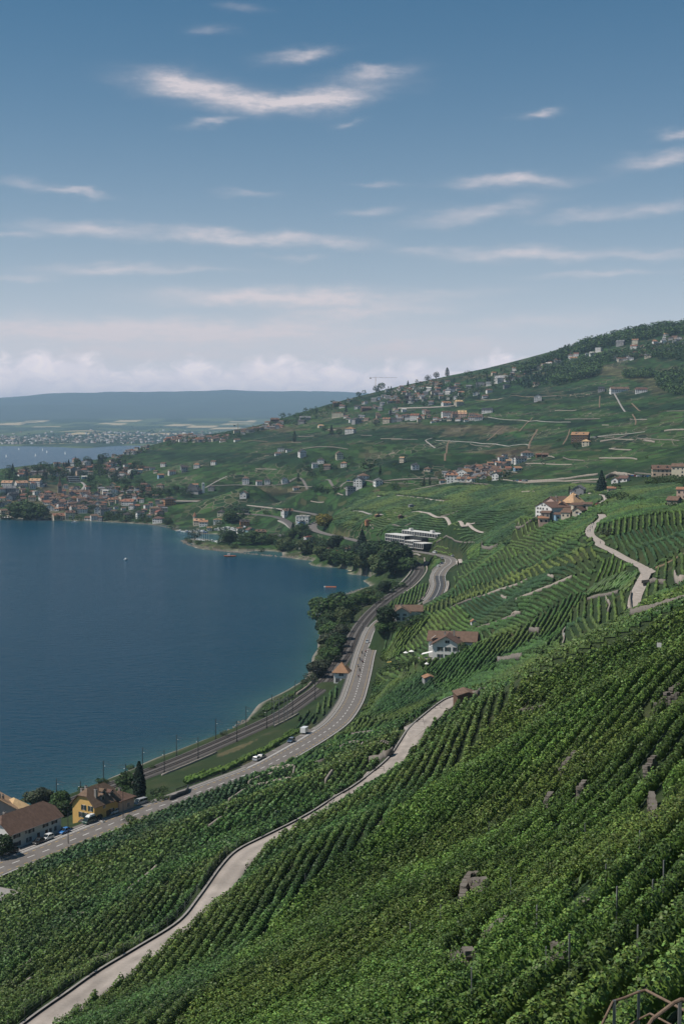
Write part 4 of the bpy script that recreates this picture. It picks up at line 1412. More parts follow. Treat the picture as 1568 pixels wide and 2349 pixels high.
def roof_mesh(w, l, h, rp, t, rm, ov=0.6):
    """t = 1 gable, 0 full hip, between = half-hipped"""
    sl = rp / (w / 2)
    W, Lh = w / 2 + ov, l / 2 + ov
    ze = h - ov * sl + .12
    zr = h + rp + .12
    ins = (1 - t) * (w / 2) * (1.0 if t < .05 else .9)
    ins = min(ins + (ov if t < .99 else 0), Lh - .3) if t < .99 else 0
    bm = bmesh.new()

    def f(*pts):
        bm.faces.new([bm.verts.new(p) for p in pts])
    if t >= .99:
        for s in (-1, 1):
            f((s * W, -Lh, ze), (s * W, Lh, ze), (0, Lh, zr), (0, -Lh, zr))
    elif t <= .05:
        yr = Lh - ins
        for s in (-1, 1):
            f((s * W, -Lh, ze), (s * W, Lh, ze), (0, yr, zr), (0, -yr, zr))
            f((-W, s * Lh, ze), (W, s * Lh, ze), (0, s * yr, zr))
    else:
        zt = h + rp * t + .12
        xt = w / 2 * (1 - t)
        yr = Lh - ins
        for s in (-1, 1):
            f((s * W, -Lh, ze), (s * W, Lh, ze), (s * xt, Lh, zt), (0, yr, zr), (0, -yr, zr), (s * xt, -Lh, zt))
            f((-xt, s * Lh, zt), (xt, s * Lh, zt), (0, s * yr, zr))
    bmesh.ops.remove_doubles(bm, verts=bm.verts, dist=.001)
    bmesh.ops.recalc_face_normals(bm, faces=bm.faces)
    if sum(fc.normal.z for fc in bm.faces) < 0:
        bmesh.ops.reverse_faces(bm, faces=bm.faces)
    bmesh.ops.solidify(bm, geom=list(bm.faces), thickness=.22)
    me = bpy.data.meshes.new('roof')
    bm.to_mesh(me)
    bm.free()
    me.materials.append(MATS['roof_' + rm])
    return me


def window_meshes(w, h, shut):
    fr = MB()
    t = .09
    for x0, x1, z0, z1 in ((-w / 2 - t, -w / 2, -t, h + t), (w / 2, w / 2 + t, -t, h + t), (-w / 2, w / 2, -t, 0), (-w / 2, w / 2, h, h + t), (-.035, .035, 0, h)):
        fr.box(x0, x1, -.05, .04, z0, z1)
    pn = MB()
    pn.box(-w / 2, w / 2, -.02, .03, 0, h)
    sm = None
    if shut:
        s = MB()
        s.box(-w * .24, w * .24, -.10, -.02, -.05, h + .05)
        for k in range(4):
            s.box(-w * .2, w * .2, -.115, -.1, h * (.06 + .23 * k), h * (.06 + .23 * k) + h * .16)
        sm = s.mesh('shutter', [MATS[shut]])
    return fr.mesh('window', [MATS['frame_white']]), pn.mesh('pane', [MATS['glass_dark']]), sm


def add_window(parent, pos, rot, w=1.0, h=1.4, shut='shutter_green'):
    fm, pm, sm = cached(('win', round(w, 2), round(h, 2), shut), lambda: window_meshes(w, h, shut))
    o = link('window', fm, parent, pos, rot)
    link('pane', pm, o)
    if sm:
        for s in (-1, 1):
            link('shutter', sm, o, (s * w * .80, 0, 0))


FACE = {'F': 0.0, 'R': math.pi / 2, 'B': math.pi, 'L': -math.pi / 2}


def wall_pos(face, w, l, u, z):
    if face == 'F':
        return (u, -l / 2 - .01, z)
    if face == 'B':
        return (-u, l / 2 + .01, z)
    if face == 'R':
        return (w / 2 + .01, u, z)
    return (-w / 2 - .01, -u, z)


def chimney_mesh(h=1.6, s=.7):
    b = MB()
    b.box(-s / 2, s / 2, -s / 2, s / 2, -1.2, h)
    b.box(-s / 2 - .08, s / 2 + .08, -s / 2 - .08, s / 2 + .08, h, h + .12)
    b.box(-s / 4, s / 4, -s / 4, s / 4, h + .12, h + .4, 1)
    return b.mesh('chimney', [MATS['concrete_grey'], MATS['metal_dark']])


def dormer_mesh(rm, w=1.6, h=1.1, d=2.4):
    """gabled dormer, front towards +x of the slope"""
    b = MB()
    b.box(-d, 0, -w / 2, w / 2, -.6, h, 0)
    b.hull([(-d - .3, -w / 2 - .2, h), (.25, -w / 2 - .2, h), (.25, 0, h + .75), (-d - .3, 0, h + .75)], [(-d - .3, -w / 2 - .2, h + .12), (.25, -w / 2 - .2, h + .12), (.25, 0, h + .87), (-d - .3, 0, h + .87)], 1)
    b.hull([(-d - .3, 0, h + .75), (.25, 0, h + .75), (.25, w / 2 + .2, h), (-d - .3, w / 2 + .2, h)], [(-d - .3, 0, h + .87), (.25, 0, h + .87), (.25, w / 2 + .2, h + .12), (-d - .3, w / 2 + .2, h + .12)], 1)
    b.poly([(0.02, -w / 2, h), (0.02, w / 2, h), (0.02, 0, h + .7)], 0)
    b.box(.01, .05, -w * .3, w * .3, .05, h * .85, 2)
    return b.mesh('dormer', [MATS['wall_grey'], MATS['roof_' + rm], MATS['glass_dark']])


def windows_joined(w, l, h, rp, t, floors, seed):
    """all windows of a far house as one part: recessed dark boxes with pale sills"""
    r = random.Random(seed)
    b = MB()
    for face, length in (('F', w), ('B', w), ('L', l), ('R', l)):
        n = max(1, int(length / 3.1))
        for k in range(floors):
            z = 1.0 + k * 2.8
            if z + 1.3 > h:
                break
            for i in range(n):
                if r.random() < .12:
                    continue
                u = (i + .5) / n * length - length / 2
                ww = r.choice((.55, .65, .9))
                x, y, zz = wall_pos(face, w, l, u, z)
                if face in 'FB':
                    b.box(x - ww, x + ww, y - .05, y + .05, zz, zz + 1.35, 0)
                    b.box(x - ww - .1, x + ww + .1, y - .09, y + .09, zz - .14, zz - .01, 1)
                else:
                    b.box(x - .05, x + .05, y - ww, y + ww, zz, zz + 1.35, 0)
                    b.box(x - .09, x + .09, y - ww - .1, y + ww + .1, zz - .14, zz - .01, 1)
    if t > .9 and w > 7:
        for y in (-l / 2, l / 2):
            b.box(-.5, .5, y - .05, y + .05, h + .25, h + 1.25, 0)
    return b.mesh('window', [MATS['glass_dark'], MATS['frame_white']])


SIZE_W = ((7.5, 'small'), (11.5, 'mid-sized'), (16, 'large'), (99, 'very large'))


HOUSE_REQ = []


def far_house(*a):
    HOUSE_REQ.append(a)


def build_houses():
    rest = MB()
    mats = {}
    for i, a in enumerate(sorted(HOUSE_REQ, key=lambda a: -a[2])):
        if i < 290:
            one_house(*a)
        else:
            small_house(rest, mats, *a)
    tag(rest.build('distant_houses', [MATS[k] for k in mats]), kind='stuff')


def small_house(b, mats, u, v, wpx, kind, wall, roof, group):
    """one of the smallest far houses, joined with its like"""
    p = hit(u, v)
    d = math.hypot(p[0], p[1])
    w = max(6.0, wpx * d / F)
    r = random.Random(int(u * 31 + v * 17))
    l, h = w * .75, r.choice((3.4, 5.8))
    a = -math.atan2(p[0], p[1]) + r.uniform(-.5, .5)
    ca, sa = math.cos(a), math.sin(a)

    def W(x, y, z):
        return (p[0] + x * ca - y * sa, p[1] + x * sa + y * ca, p[2] + z)
    im = [mats.setdefault(k, len(mats)) for k in ('wall_' + wall, 'roof_' + roof, 'glass_dark')]
    x, y = w / 2, l / 2
    b.hull([W(-x, -y, -3), W(x, -y, -3), W(x, y, -3), W(-x, y, -3)], [W(-x, -y, h), W(x, -y, h), W(x, y, h), W(-x, y, h)], im[0])
    X, Y, k = x + .5, y + .5, h + w * .22
    g = .4 if kind == 'h' else 0
    b.hull([W(-X, -Y, h), W(X, -Y, h), W(X, Y, h), W(-X, Y, h)], [W(-X * (1 - g), -.05, k), W(X * (1 - g), -.05, k), W(X * (1 - g), .05, k), W(-X * (1 - g), .05, k)], im[1])
    n = max(1, int(w / 3))
    for f in range(1 if h < 5 else 2):
        for i in range(n):
            q = (i + .5) / n * w - x
            b.poly([W(q - .6, -y - .04, .9 + 2.6 * f), W(q + .6, -y - .04, .9 + 2.6 * f), W(q + .6, -y - .04, 2.2 + 2.6 * f), W(q - .6, -y - .04, 2.2 + 2.6 * f)], im[2])
    HOUSE_POS.append((p[0], p[1], w * .7))


def one_house(u, v, wpx, kind, wall, roof, group, yaw=None, scale=1.0, words_=None):
    """a house of the middle and far distance: kind g gable to the camera, s eaves side, h hipped, f flat"""
    p = hit(u, v)
    d = math.hypot(p[0], p[1])
    wm = max(5.0, wpx * d / F * scale)
    r = random.Random(int(u * 31 + v * 17))
    key_w = round(wm / 1.5) * 1.5
    if kind == 's':
        l = max(6.0, key_w)
        w = min(11.0, max(6.0, round(l * .62)))
    elif kind == 'g':
        w = max(6.0, min(key_w, 14))
        l = round(w * 1.25)
    else:
        w = max(6.0, key_w)
        l = max(6.0, round(w * .8))
    floors = 1 if w * l < 55 else (3 if (w * l > 170 and wall != 'timber' and kind != 's') or r.random() < .2 else 2)
    if kind == 'f':
        floors = max(2, floors)
    h = 2.9 * floors + .4
    rp = min(w, 11) * .5 * (.62 if kind != 'h' else .5)
    t = {'g': 1.0, 's': 1.0 if r.random() < .6 else .6, 'h': 0.0}.get(kind, 1)
    face = math.atan2(-p[0], p[1])            # straight at the camera
    if yaw is None:
        yaw = r.uniform(-.45, .45)
    rz = -math.atan2(p[0], p[1]) + yaw + (math.pi / 2 if kind == 's' else 0)
    root = empty('house', (p[0], p[1], p[2] - .3), rz)
    sz = next(n for m, n in SIZE_W if max(w, l) <= m)
    if kind == 'f':
        wmesh = cached(('fw', w, l, h, wall), lambda: wall_mesh(w, l, h, 0, 0, wall))
        link('wall', wmesh, root)

        def flat():
            b = MB()
            b.box(-w / 2 - .3, w / 2 + .3, -l / 2 - .3, l / 2 + .3, h, h + .35)
            b.box(-w / 4, w / 4, -l / 4, l / 4, h + .35, h + 1.1)
            return b.mesh('roof', [MATS['roof_' + roof]])
        link('roof', cached(('fr', w, l, h, roof), flat), root)
        shape = 'flat roofed'
    else:
        link('wall', cached(('w', w, l, h, rp, t, wall), lambda: wall_mesh(w, l, h, rp, t, wall)), root)
        ro = link('roof', cached(('r', w, l, h, rp, t, roof), lambda: roof_mesh(w, l, h, rp, t, roof)), root)
        shape = {'g': 'gabled', 's': 'long-sided', 'h': 'hip roofed'}[kind]
        if r.random() < .6:
            link('chimney', cached('chim', chimney_mesh), ro, (w * .18 * r.choice((-1, 1)), l * r.uniform(-.3, .3), h + rp * .62))
        if kind == 's' and wm > 11:
            for yy in (-l * .22, l * .22):
                for sx in (1, -1):
                    dm = link('dormer', cached(('dorm', roof), lambda: dormer_mesh(roof)), ro, (sx * w * .36, yy, h + rp * .18))
                    dm.rotation_euler = (0, 0, 0 if sx > 0 else math.pi)
    seed = int(w * 10 + l)
    wo = link('window', cached(('wj', w, l, h, t, floors), lambda: windows_joined(w, l, h, rp, t, floors, seed)), root)
    wo['kind'] = 'stuff'
    names = {'brown': 'brown', 'dark': 'dark', 'red': 'red', 'orange': 'orange', 'tan': 'tan', 'grey': 'grey', 'slate': 'slate', 'pale': 'pale'}
    wn = {'timber': 'dark timber', 'stone': 'stone', 'blue': 'bluish'}.get(wall, wall)
    HOUSE_POS.append((p[0], p[1], max(w, l) * .62 + 1))
    desc = words_ or f'{sz} {wn} house with {names[roof]} {"flat roof" if kind == "f" else "hipped roof" if kind == "h" else "gable" if kind == "g" else "roof"}'
    reg(root, desc, u, v, 'house', group)
    return root


# ------------------------------------------------------------------ trees
def leaf_cards(ctr, nrm, size, r, col, jit=.6):
    N = len(ctr)
    nrm = nrm + r.normal(0, jit, (N, 3))
    nrm /= np.linalg.norm(nrm, axis=1)[:, None] + 1e-9
    a = np.cross(nrm, r.normal(0, 1, (N, 3)))
    a /= np.linalg.norm(a, axis=1)[:, None] + 1e-9
    b = np.cross(nrm, a)
    s = (size * r.uniform(.6, 1.35, N))[:, None] * .5
    q = np.stack([ctr - a * s * 1.1, ctr - b * s * .85, ctr + a * s, ctr + b * s * .85], 1).reshape(-1, 3)
    c = np.array(col)[None] * r.uniform(.5, 1.55, (N, 1)) * np.stack([r.uniform(.85, 1.25, N), np.ones(N), r.uniform(.8, 1.2, N)], 1)
    return q, np.arange(N * 4).reshape(N, 4), np.repeat(c, 4, 0)


TREEC = {'broad': (0.046, 0.086, 0.026), 'dark': (0.026, 0.052, 0.022), 'conifer': (0.014, 0.032, 0.020), 'cypress': (0.013, 0.028, 0.016), 'poplar': (0.020, 0.042, 0.020), 'willow': (0.080, 0.112, 0.042), 'shrub': (0.050, 0.086, 0.026), 'golden': (0.150, 0.135, 0.026), 'grey': (0.062, 0.080, 0.046), 'oval': (0.034, 0.066, 0.024)}
vcol_mat('tree_leaf', rough=0.65, noise_scale=0.9, amt=0.3, trans=0.15, spec=0.2, objvar=0.32)


def crown_arrays(kind, seed, n):
    """unit height tree, crown only"""
    r = np.random.default_rng(seed)
    col = TREEC[kind]
    if kind in ('conifer',):
        t = r.uniform(0, 1, n) ** .75
        th = r.uniform(0, 2 * math.pi, n)
        rad = (1 - t) * .30 * (0.55 + .45 * np.abs(np.sin(t * 34 + th * .5))) + .012
        rr = rad * r.uniform(.55, 1.05, n)
        ctr = np.stack([rr * np.cos(th), rr * np.sin(th), .08 + t * .92], 1)
        nrm = np.stack([np.cos(th), np.sin(th), np.full(n, .5)], 1)
        size = .055 * (1.15 - .5 * t)
    elif kind in ('cypress', 'poplar'):
        t = r.uniform(0, 1, n)
        th = r.uniform(0, 2 * math.pi, n)
        prof = np.sin(np.clip(t * .93 + .07, 0, 1) ** .62 * math.pi) ** .7
        wd = .115 if kind == 'cypress' else .16
        rr = wd * prof * r.uniform(.7, 1.08, n) * (.85 + .3 * np.abs(np.sin(3 * th + t * 17)))
        ctr = np.stack([rr * np.cos(th), rr * np.sin(th), .03 + t * .97], 1)
        nrm = np.stack([np.cos(th), np.sin(th), np.full(n, .45)], 1)
        size = np.full(n, .045)
    else:
        cfg = {'broad': (11, .32, .28, .50), 'dark': (11, .29, .29, .48), 'willow': (10, .36, .27, .46), 'shrub': (8, .42, .34, .40), 'golden': (8, .36, .30, .46), 'grey': (10, .32, .26, .48), 'oval': (11, .20, .25, .48)}[kind]
        m, spread, lr, zc = cfg
        L = []
        for i in range(m):
            a = i * 2.4 + r.uniform(-.4, .4)
            q = r.uniform(.25, 1)
            L.append((spread * q * math.cos(a), spread * q * math.sin(a), zc + r.uniform(-.24, .26) * (1 - .4 * q), lr * r.uniform(.65, 1.05)))
        L.append((0, 0, zc + .12, lr * 1.1))
        L = np.array(L)
        k = r.integers(0, len(L), n)
        dv = r.normal(0, 1, (n, 3))
        dv /= np.linalg.norm(dv, axis=1)[:, None]
        rad = L[k, 3] * r.uniform(.72, 1.04, n)
        if kind == 'willow':
            dv[:, 2] = dv[:, 2] * 1.1 - .1
        ctr = L[k, :3] + dv * rad[:, None] * np.array([1, 1, .88])
        # keep those not buried in another lobe
        keep = np.ones(n, bool)
        for j in range(len(L)):
            dj = np.linalg.norm((ctr - L[j, :3]) / np.array([1, 1, .88]), axis=1)
            keep &= ~((dj < L[j, 3] * .70) & (k != j))
        ctr, dv = ctr[keep], dv[keep]
        ctr[:, 2] = np.clip(ctr[:, 2], .05, 1.02)
        nrm = dv + np.array([0, 0, .3])
        size = np.full(len(ctr), {'shrub': .11, 'willow': .075}.get(kind, .078))
    return leaf_cards(ctr, nrm, size, r, col)


def crown_mesh(kind, seed, n=1500):
    q, Fq, c = crown_arrays(kind, seed, n)
    return np_mesh('crown', q, Fq, [MATS['tree_leaf']], c)


def trunk_mesh(kind):
    b = MB()
    top = .45 if kind not in ('conifer', 'cypress', 'poplar') else .8
    b.tube((0, 0, -.12), (0.01, 0, top * .6), .028, .019, 7)
    b.tube((0.01, 0, top * .58), (0, 0.01, top), .02, .009, 6)
    if top < .5:
        for a in (0.3, 2.2, 4.1, 5.3):
            b.tube((0.008, 0, .22 + a * .02), (.2 * math.cos(a), .2 * math.sin(a), .52 + .02 * a), .013, .005, 5)
    return b.mesh('trunk', [MATS['bark']])


KINDW = {'broad': 'broad green tree', 'dark': 'dark green tree', 'conifer': 'dark conifer', 'cypress': 'slim dark cypress', 'poplar': 'upright poplar', 'willow': 'pale drooping willow', 'shrub': 'low green shrub', 'golden': 'yellow flowering bush', 'grey': 'grey-green tree', 'oval': 'oval green tree'}


TREE_REQ = []


def tree(u, v, hpx, kind, group=None, wide=1.0, label=None):
    TREE_REQ.append((hpx, u, v, kind, group, wide, label))


def tree_name(kind):
    return {'shrub': 'shrub', 'golden': 'flowering_bush', 'conifer': 'conifer_tree', 'cypress': 'cypress_tree', 'poplar': 'poplar_tree', 'willow': 'willow_tree'}.get(kind, 'broadleaf_tree')


def build_trees():
    count = {}
    rest = [[], [], []]
    base = 0
    for hpx, u, v, kind, group, wide, label in sorted(TREE_REQ, key=lambda t: (t[6] is None, -t[0])):
        p = hit(u, v)
        d = math.hypot(p[0], p[1])
        H = hpx * d / F
        r = random.Random(int(u * 13 + v * 7))
        s = r.randrange(4)
        nm = tree_name(kind)
        wv = wide * r.uniform(.9, 1.12)
        rz = r.uniform(0, 6.28)
        count[nm] = count.get(nm, 0) + 1
        if count[nm] > 295 or hpx < 0:
            hh = abs(H)
            q, Fq, c = cached(('ca', kind, s), lambda: crown_arrays(kind, 300 + s, 130))
            q2 = q.copy()
            cs, sn = math.cos(rz), math.sin(rz)
            q2[:, 0], q2[:, 1] = (q[:, 0] * cs - q[:, 1] * sn), (q[:, 0] * sn + q[:, 1] * cs)
            ctr = q2.reshape(-1, 4, 3).mean(1, keepdims=True)
            q2 = ((q2.reshape(-1, 4, 3) - ctr) * 1.9 + ctr).reshape(-1, 3)
            q2 = q2 * np.array([hh * wv, hh * wv, hh]) + p
            rest[0].append(q2)
            rest[1].append(Fq + base)
            rest[2].append(c * r.uniform(.75, 1.25))
            base += len(q2)
            continue
        hi = hpx > 34
        cm = cached(('crown', kind, s, hi), lambda: crown_mesh(kind, 100 + s * 7 + len(kind), 4200 if hi else 900))
        tm = cached(('trunk', kind), lambda: trunk_mesh(kind))
        root = empty(nm, (p[0], p[1], p[2] - .2), rz)
        c = link('crown', cm, root)
        t = link('trunk', tm, root)
        for o in (c, t):
            o.scale = (H * wv, H * wv, H)
        cat = 'shrub' if kind in ('shrub', 'golden') else 'tree'
        if label:
            tag(root, label, cat, group)
        else:
            sz = 'small ' if hpx < 16 else ('tall ' if hpx > 42 and kind != 'shrub' else '')
            reg(root, sz + KINDW[kind], u, v, cat, group)
    if base:
        me = np_mesh('woodland', np.concatenate(rest[0]), np.concatenate(rest[1]), [MATS['tree_leaf']], np.concatenate(rest[2]))
        tag(link('woodland', me), kind='stuff')


def fill(poly, n, seed, mind):
    """n points spread in a pixel polygon"""
    r = random.Random(seed)
    xs, ys = [p[0] for p in poly], [p[1] for p in poly]
    out = []
    tries = 0
    while len(out) < n and tries < n * 60:
        tries += 1
        x, y = r.uniform(min(xs), max(xs)), r.uniform(min(ys), max(ys))
        if not inpoly(np.array([x]), np.array([y]), poly)[0]:
            continue
        if all((x - a) ** 2 + (2 * (y - b)) ** 2 > mind ** 2 for a, b in out):
            out.append((x, y))
    out.sort(key=lambda q: q[1])
    return out


# ------------------------------------------------------------------ vehicles
def car_meshes(kind):
    """side profile swept with tumblehome; x forward, origin on the ground at the middle"""
    L, Wd, H = {'car': (4.3, 1.78, 1.47), 'suv': (4.5, 1.84, 1.62), 'van': (4.95, 1.92, 1.95), 'camper': (4.9, 1.94, 2.6)}[kind]
    hw, hl = Wd / 2, L / 2
    belt = H * .60 if kind in ('car', 'suv') else 1.12
    nose = belt - (.12 if kind in ('car', 'suv') else .08)
    b = MB()
    body = [(-hl, .32), (-hl + .05, belt - .06), (-hl + .18, belt), (hl * .38, belt), (hl - .25, nose - .12), (hl - .03, nose - .32), (hl, .32)]
    lo = [(x, -hw, z) for x, z in body]
    hi = [(x, hw, z) for x, z in body]
    b.hull(lo, hi)
    if kind in ('car', 'suv'):
        cab = [(-hl + .16, belt), (-hl + (.62 if kind == 'car' else .38), H - .03), (hl * .02, H), (hl * .47, belt)]
    else:
        cab = [(-hl + .05, belt), (-hl + .12, min(H, 1.92) - .05), (hl * .42, min(H, 1.95)), (hl * .80, belt)]
    i = .16
    roofp = [(x, z) for x, z in cab if z > belt + .1]
    b.hull([(roofp[0][0], -hw + i, roofp[0][1] - .05), (roofp[1][0], -hw + i, roofp[1][1] - .05), (roofp[1][0], hw - i, roofp[1][1] - .05), (roofp[0][0], hw - i, roofp[0][1] - .05)],
           [(roofp[0][0] + .06, -hw + i + .06, roofp[0][1] + .02), (roofp[1][0] - .06, -hw + i + .06, roofp[1][1] + .02), (roofp[1][0] - .06, hw - i - .06, roofp[1][1] + .02), (roofp[0][0] + .06, hw - i - .06, roofp[0][1] + .02)])
    for s in (-1, 1):                                                     # pillars
        for (x0, z0), (x1, z1) in ((cab[0], cab[1]), (cab[3], cab[2]), (((cab[0][0] + cab[3][0]) / 2 - .1, belt), ((cab[1][0] + cab[2][0]) / 2 - .1, H - .08))):
            b.tube((x0, s * (hw - .03), z0), (x1, s * (hw - i), z1 - .04), .05, .05, 4)
    g = MB()
    k = .03
    g.hull([(cab[0][0] + .02, -hw + k, belt), (cab[3][0] - .02, -hw + k, belt), (cab[3][0] - .02, hw - k, belt), (cab[0][0] + .02, hw - k, belt)],
           [(cab[1][0] + .02, -hw + i + .02, cab[1][1] - .06), (cab[2][0] - .02, -hw + i + .02, cab[2][1] - .06), (cab[2][0] - .02, hw - i - .02, cab[2][1] - .06), (cab[1][0] + .02, hw - i - .02, cab[1][1] - .06)])
    pop = None
    if kind == 'camper':
        q = MB()
        q.hull([(-hl + .3, -hw + .2, 1.95), (hl * .38, -hw + .2, 1.95), (hl * .38, hw - .2, 1.95), (-hl + .3, hw - .2, 1.95)], [(-hl + .5, -hw + .35, 2.5), (hl * .05, -hw + .35, 2.5), (hl * .05, hw - .35, 2.5), (-hl + .5, hw - .35, 2.5)])
        q.box(-.5, .1, -.3, .3, 2.5, 2.6)
        pop = q.mesh('roof_box', [MATS['car_white']])
    wl = MB()
    wl.tube((0, -.11, 0), (0, .11, 0), .33, .33, 14)
    rm = MB()
    rm.tube((0, -.125, 0), (0, .125, 0), .20, .20, 10)
    hd = MB()
    hd.box(-.06, .03, -.2, .2, -.08, .08)
    return dict(L=L, W=Wd, H=H, body=b, glass=g.mesh('glass', [MATS['glass_dark']]), wheel=wl.mesh('wheel', [MATS['tyre']]), rim=rm.mesh('rim', [MATS['rim_metal']]), lamp=hd.mesh('headlight', [MATS['lamp_glass']]), pop=pop, nose=nose)


def car(p, heading, kind, colr, label, group=None, cat=None):
    m = cached(('car', kind), lambda: car_meshes(kind))
    bm_ = cached(('carbody', kind, colr), lambda: m['body'].mesh('body', [MATS['car_' + colr]]))
    root = empty({'car': 'car', 'suv': 'car', 'van': 'van', 'camper': 'camper_van'}[kind], p, heading, label, cat or {'car': 'car', 'suv': 'car', 'van': 'van', 'camper': 'van'}[kind], group)
    link('body', bm_, root)
    link('glass', m['glass'], root)
    if m['pop']:
        link('roof_box', m['pop'], root)
    hl, hw = m['L'] / 2, m['W'] / 2
    for sx in (-.62, .62):
        for sy in (-1, 1):
            w = link('wheel', m['wheel'], root, (sx * hl, sy * (hw - .1), .33))
            link('rim', m['rim'], w)
    for sy in (-1, 1):
        link('headlight', m['lamp'], root, (hl - .06, sy * (hw - .3), m['nose'] - .3))
    return root


# ------------------------------------------------------------------ people (one skinned body each)
def skin_mesh(name, verts, edges, mats, sub=1, paint=None):
    me = bpy.data.meshes.new('skeleton')
    me.from_pydata([v[:3] for v in verts], edges, [])
    o = bpy.data.objects.new('skeleton', me)
    COL.objects.link(o)
    md = o.modifiers.new('skin', 'SKIN')
    for i, v in enumerate(verts):
        me.skin_vertices[0].data[i].radius = (v[3], v[3] if len(v) < 5 else v[4])
    me.skin_vertices[0].data[0].use_root = True
    s = o.modifiers.new('sub', 'SUBSURF')
    s.levels = s.render_levels = sub
    dg = bpy.context.evaluated_depsgraph_get()
    out = bpy.data.meshes.new_from_object(o.evaluated_get(dg))
    out.name = name
    bpy.data.objects.remove(o)
    out.materials.clear()
    for mt in mats:
        out.materials.append(mt)
    if paint:
        for p in out.polygons:
            p.material_index = paint(p.center)
    return out


def walker_mesh(top, leg):
    V = [(0, 0, .92, .15, .11), (0, 0, 1.15, .13, .10), (0, 0, 1.40, .17, .11), (0, 0, 1.52, .055), (0, .01, 1.60, .085), (0, .01, 1.72, .085),
         (-.2, 0, 1.40, .06), (-.25, .08, 1.14, .045), (-.24, .22, .95, .035), (-.24, .28, .88, .03), (.2, 0, 1.40, .06), (.25, -.06, 1.14, .045), (.24, -.02, .92, .035), (.24, .0, .84, .03),
         (-.09, .02, .86, .09), (-.1, .16, .5, .065), (-.1, .12, .1, .045), (-.1, .24, .04, .04), (.09, -.02, .86, .09), (.1, -.06, .5, .065), (.1, -.24, .12, .045), (.1, -.13, .04, .04)]
    E = [(0, 1), (1, 2), (2, 3), (3, 4), (4, 5), (2, 6), (6, 7), (7, 8), (8, 9), (2, 10), (10, 11), (11, 12), (12, 13), (0, 14), (14, 15), (15, 16), (16, 17), (0, 18), (18, 19), (19, 20), (20, 21)]

    def paint(c):
        if c.z > 1.68 or (c.z > 1.6 and c.y < 0):
            return 3
        if c.z > 1.5 or (abs(c.x) > .19 and c.z < 1.12 and c.z > .8):
            return 2
        return 0 if c.z > .93 else 1
    return skin_mesh('person', V, E, [MATS[top], MATS[leg], MATS['skin'], MATS['cloth_dark']], 1, paint)


def rider_mesh(top):
    V = [(0, -.15, .82, .16, .13), (0, -.08, 1.08, .14, .12), (0, .06, 1.30, .18, .12), (0, .12, 1.42, .06), (0, .15, 1.52, .11), (0, .16, 1.66, .11),
         (-.22, .06, 1.28, .07), (-.33, .28, 1.08, .05), (-.33, .50, 1.02, .045), (.22, .06, 1.28, .07), (.33, .28, 1.08, .05), (.33, .50, 1.02, .045),
         (-.16, .0, .78, .09), (-.24, .26, .66, .075), (-.22, .06, .34, .055), (-.22, .2, .28, .045), (.16, .0, .78, .09), (.24, .26, .66, .075), (.22, .06, .34, .055), (.22, .2, .28, .045)]
    E = [(0, 1), (1, 2), (2, 3), (3, 4), (4, 5), (2, 6), (6, 7), (7, 8), (2, 9), (9, 10), (10, 11), (0, 12), (12, 13), (13, 14), (14, 15), (0, 16), (16, 17), (17, 18), (18, 19)]
    return skin_mesh('person', V, E, [MATS[top], MATS['cloth_dark'], MATS['car_black']], 1, lambda c: 2 if c.z > 1.46 else (0 if c.z > .85 else 1))


def bike_parts():
    f = MB()
    f.hull([(-.12, -.75, .62), (.12, -.75, .62), (.12, -.2, .6), (-.12, -.2, .6)], [(-.1, -.78, .80), (.1, -.78, .80), (.12, -.15, .76), (-.12, -.15, .76)], 0)
    f.hull([(-.15, -.2, .55), (.15, -.2, .55), (.13, .4, .62), (-.13, .4, .62)], [(-.12, -.15, .78), (.12, -.15, .78), (.1, .42, .95), (-.1, .42, .95)], 1)
    f.box(-.17, .17, -.22, .28, .25, .58, 2)
    f.tube((-.1, .45, .9), (-.1, .78, .34), .03, .03, 5, 2)
    f.tube((.1, .45, .9), (.1, .78, .34), .03, .03, 5, 2)
    f.tube((-.36, .46, 1.0), (.36, .46, 1.0), .025, .025, 5, 2)
    f.hull([(-.16, .46, .8), (.16, .46, .8), (.12, .62, .85), (-.12, .62, .85)], [(-.14, .44, 1.12), (.14, .44, 1.12), (.1, .52, 1.12), (-.1, .52, 1.12)], 1)
    f.tube((.2, -.2, .35), (.22, -.85, .45), .05, .06, 6, 2)
    w = MB()
    w.tube((-.07, 0, 0), (.07, 0, 0), .33, .33, 14)
    return f, w.mesh('wheel', [MATS['tyre']])


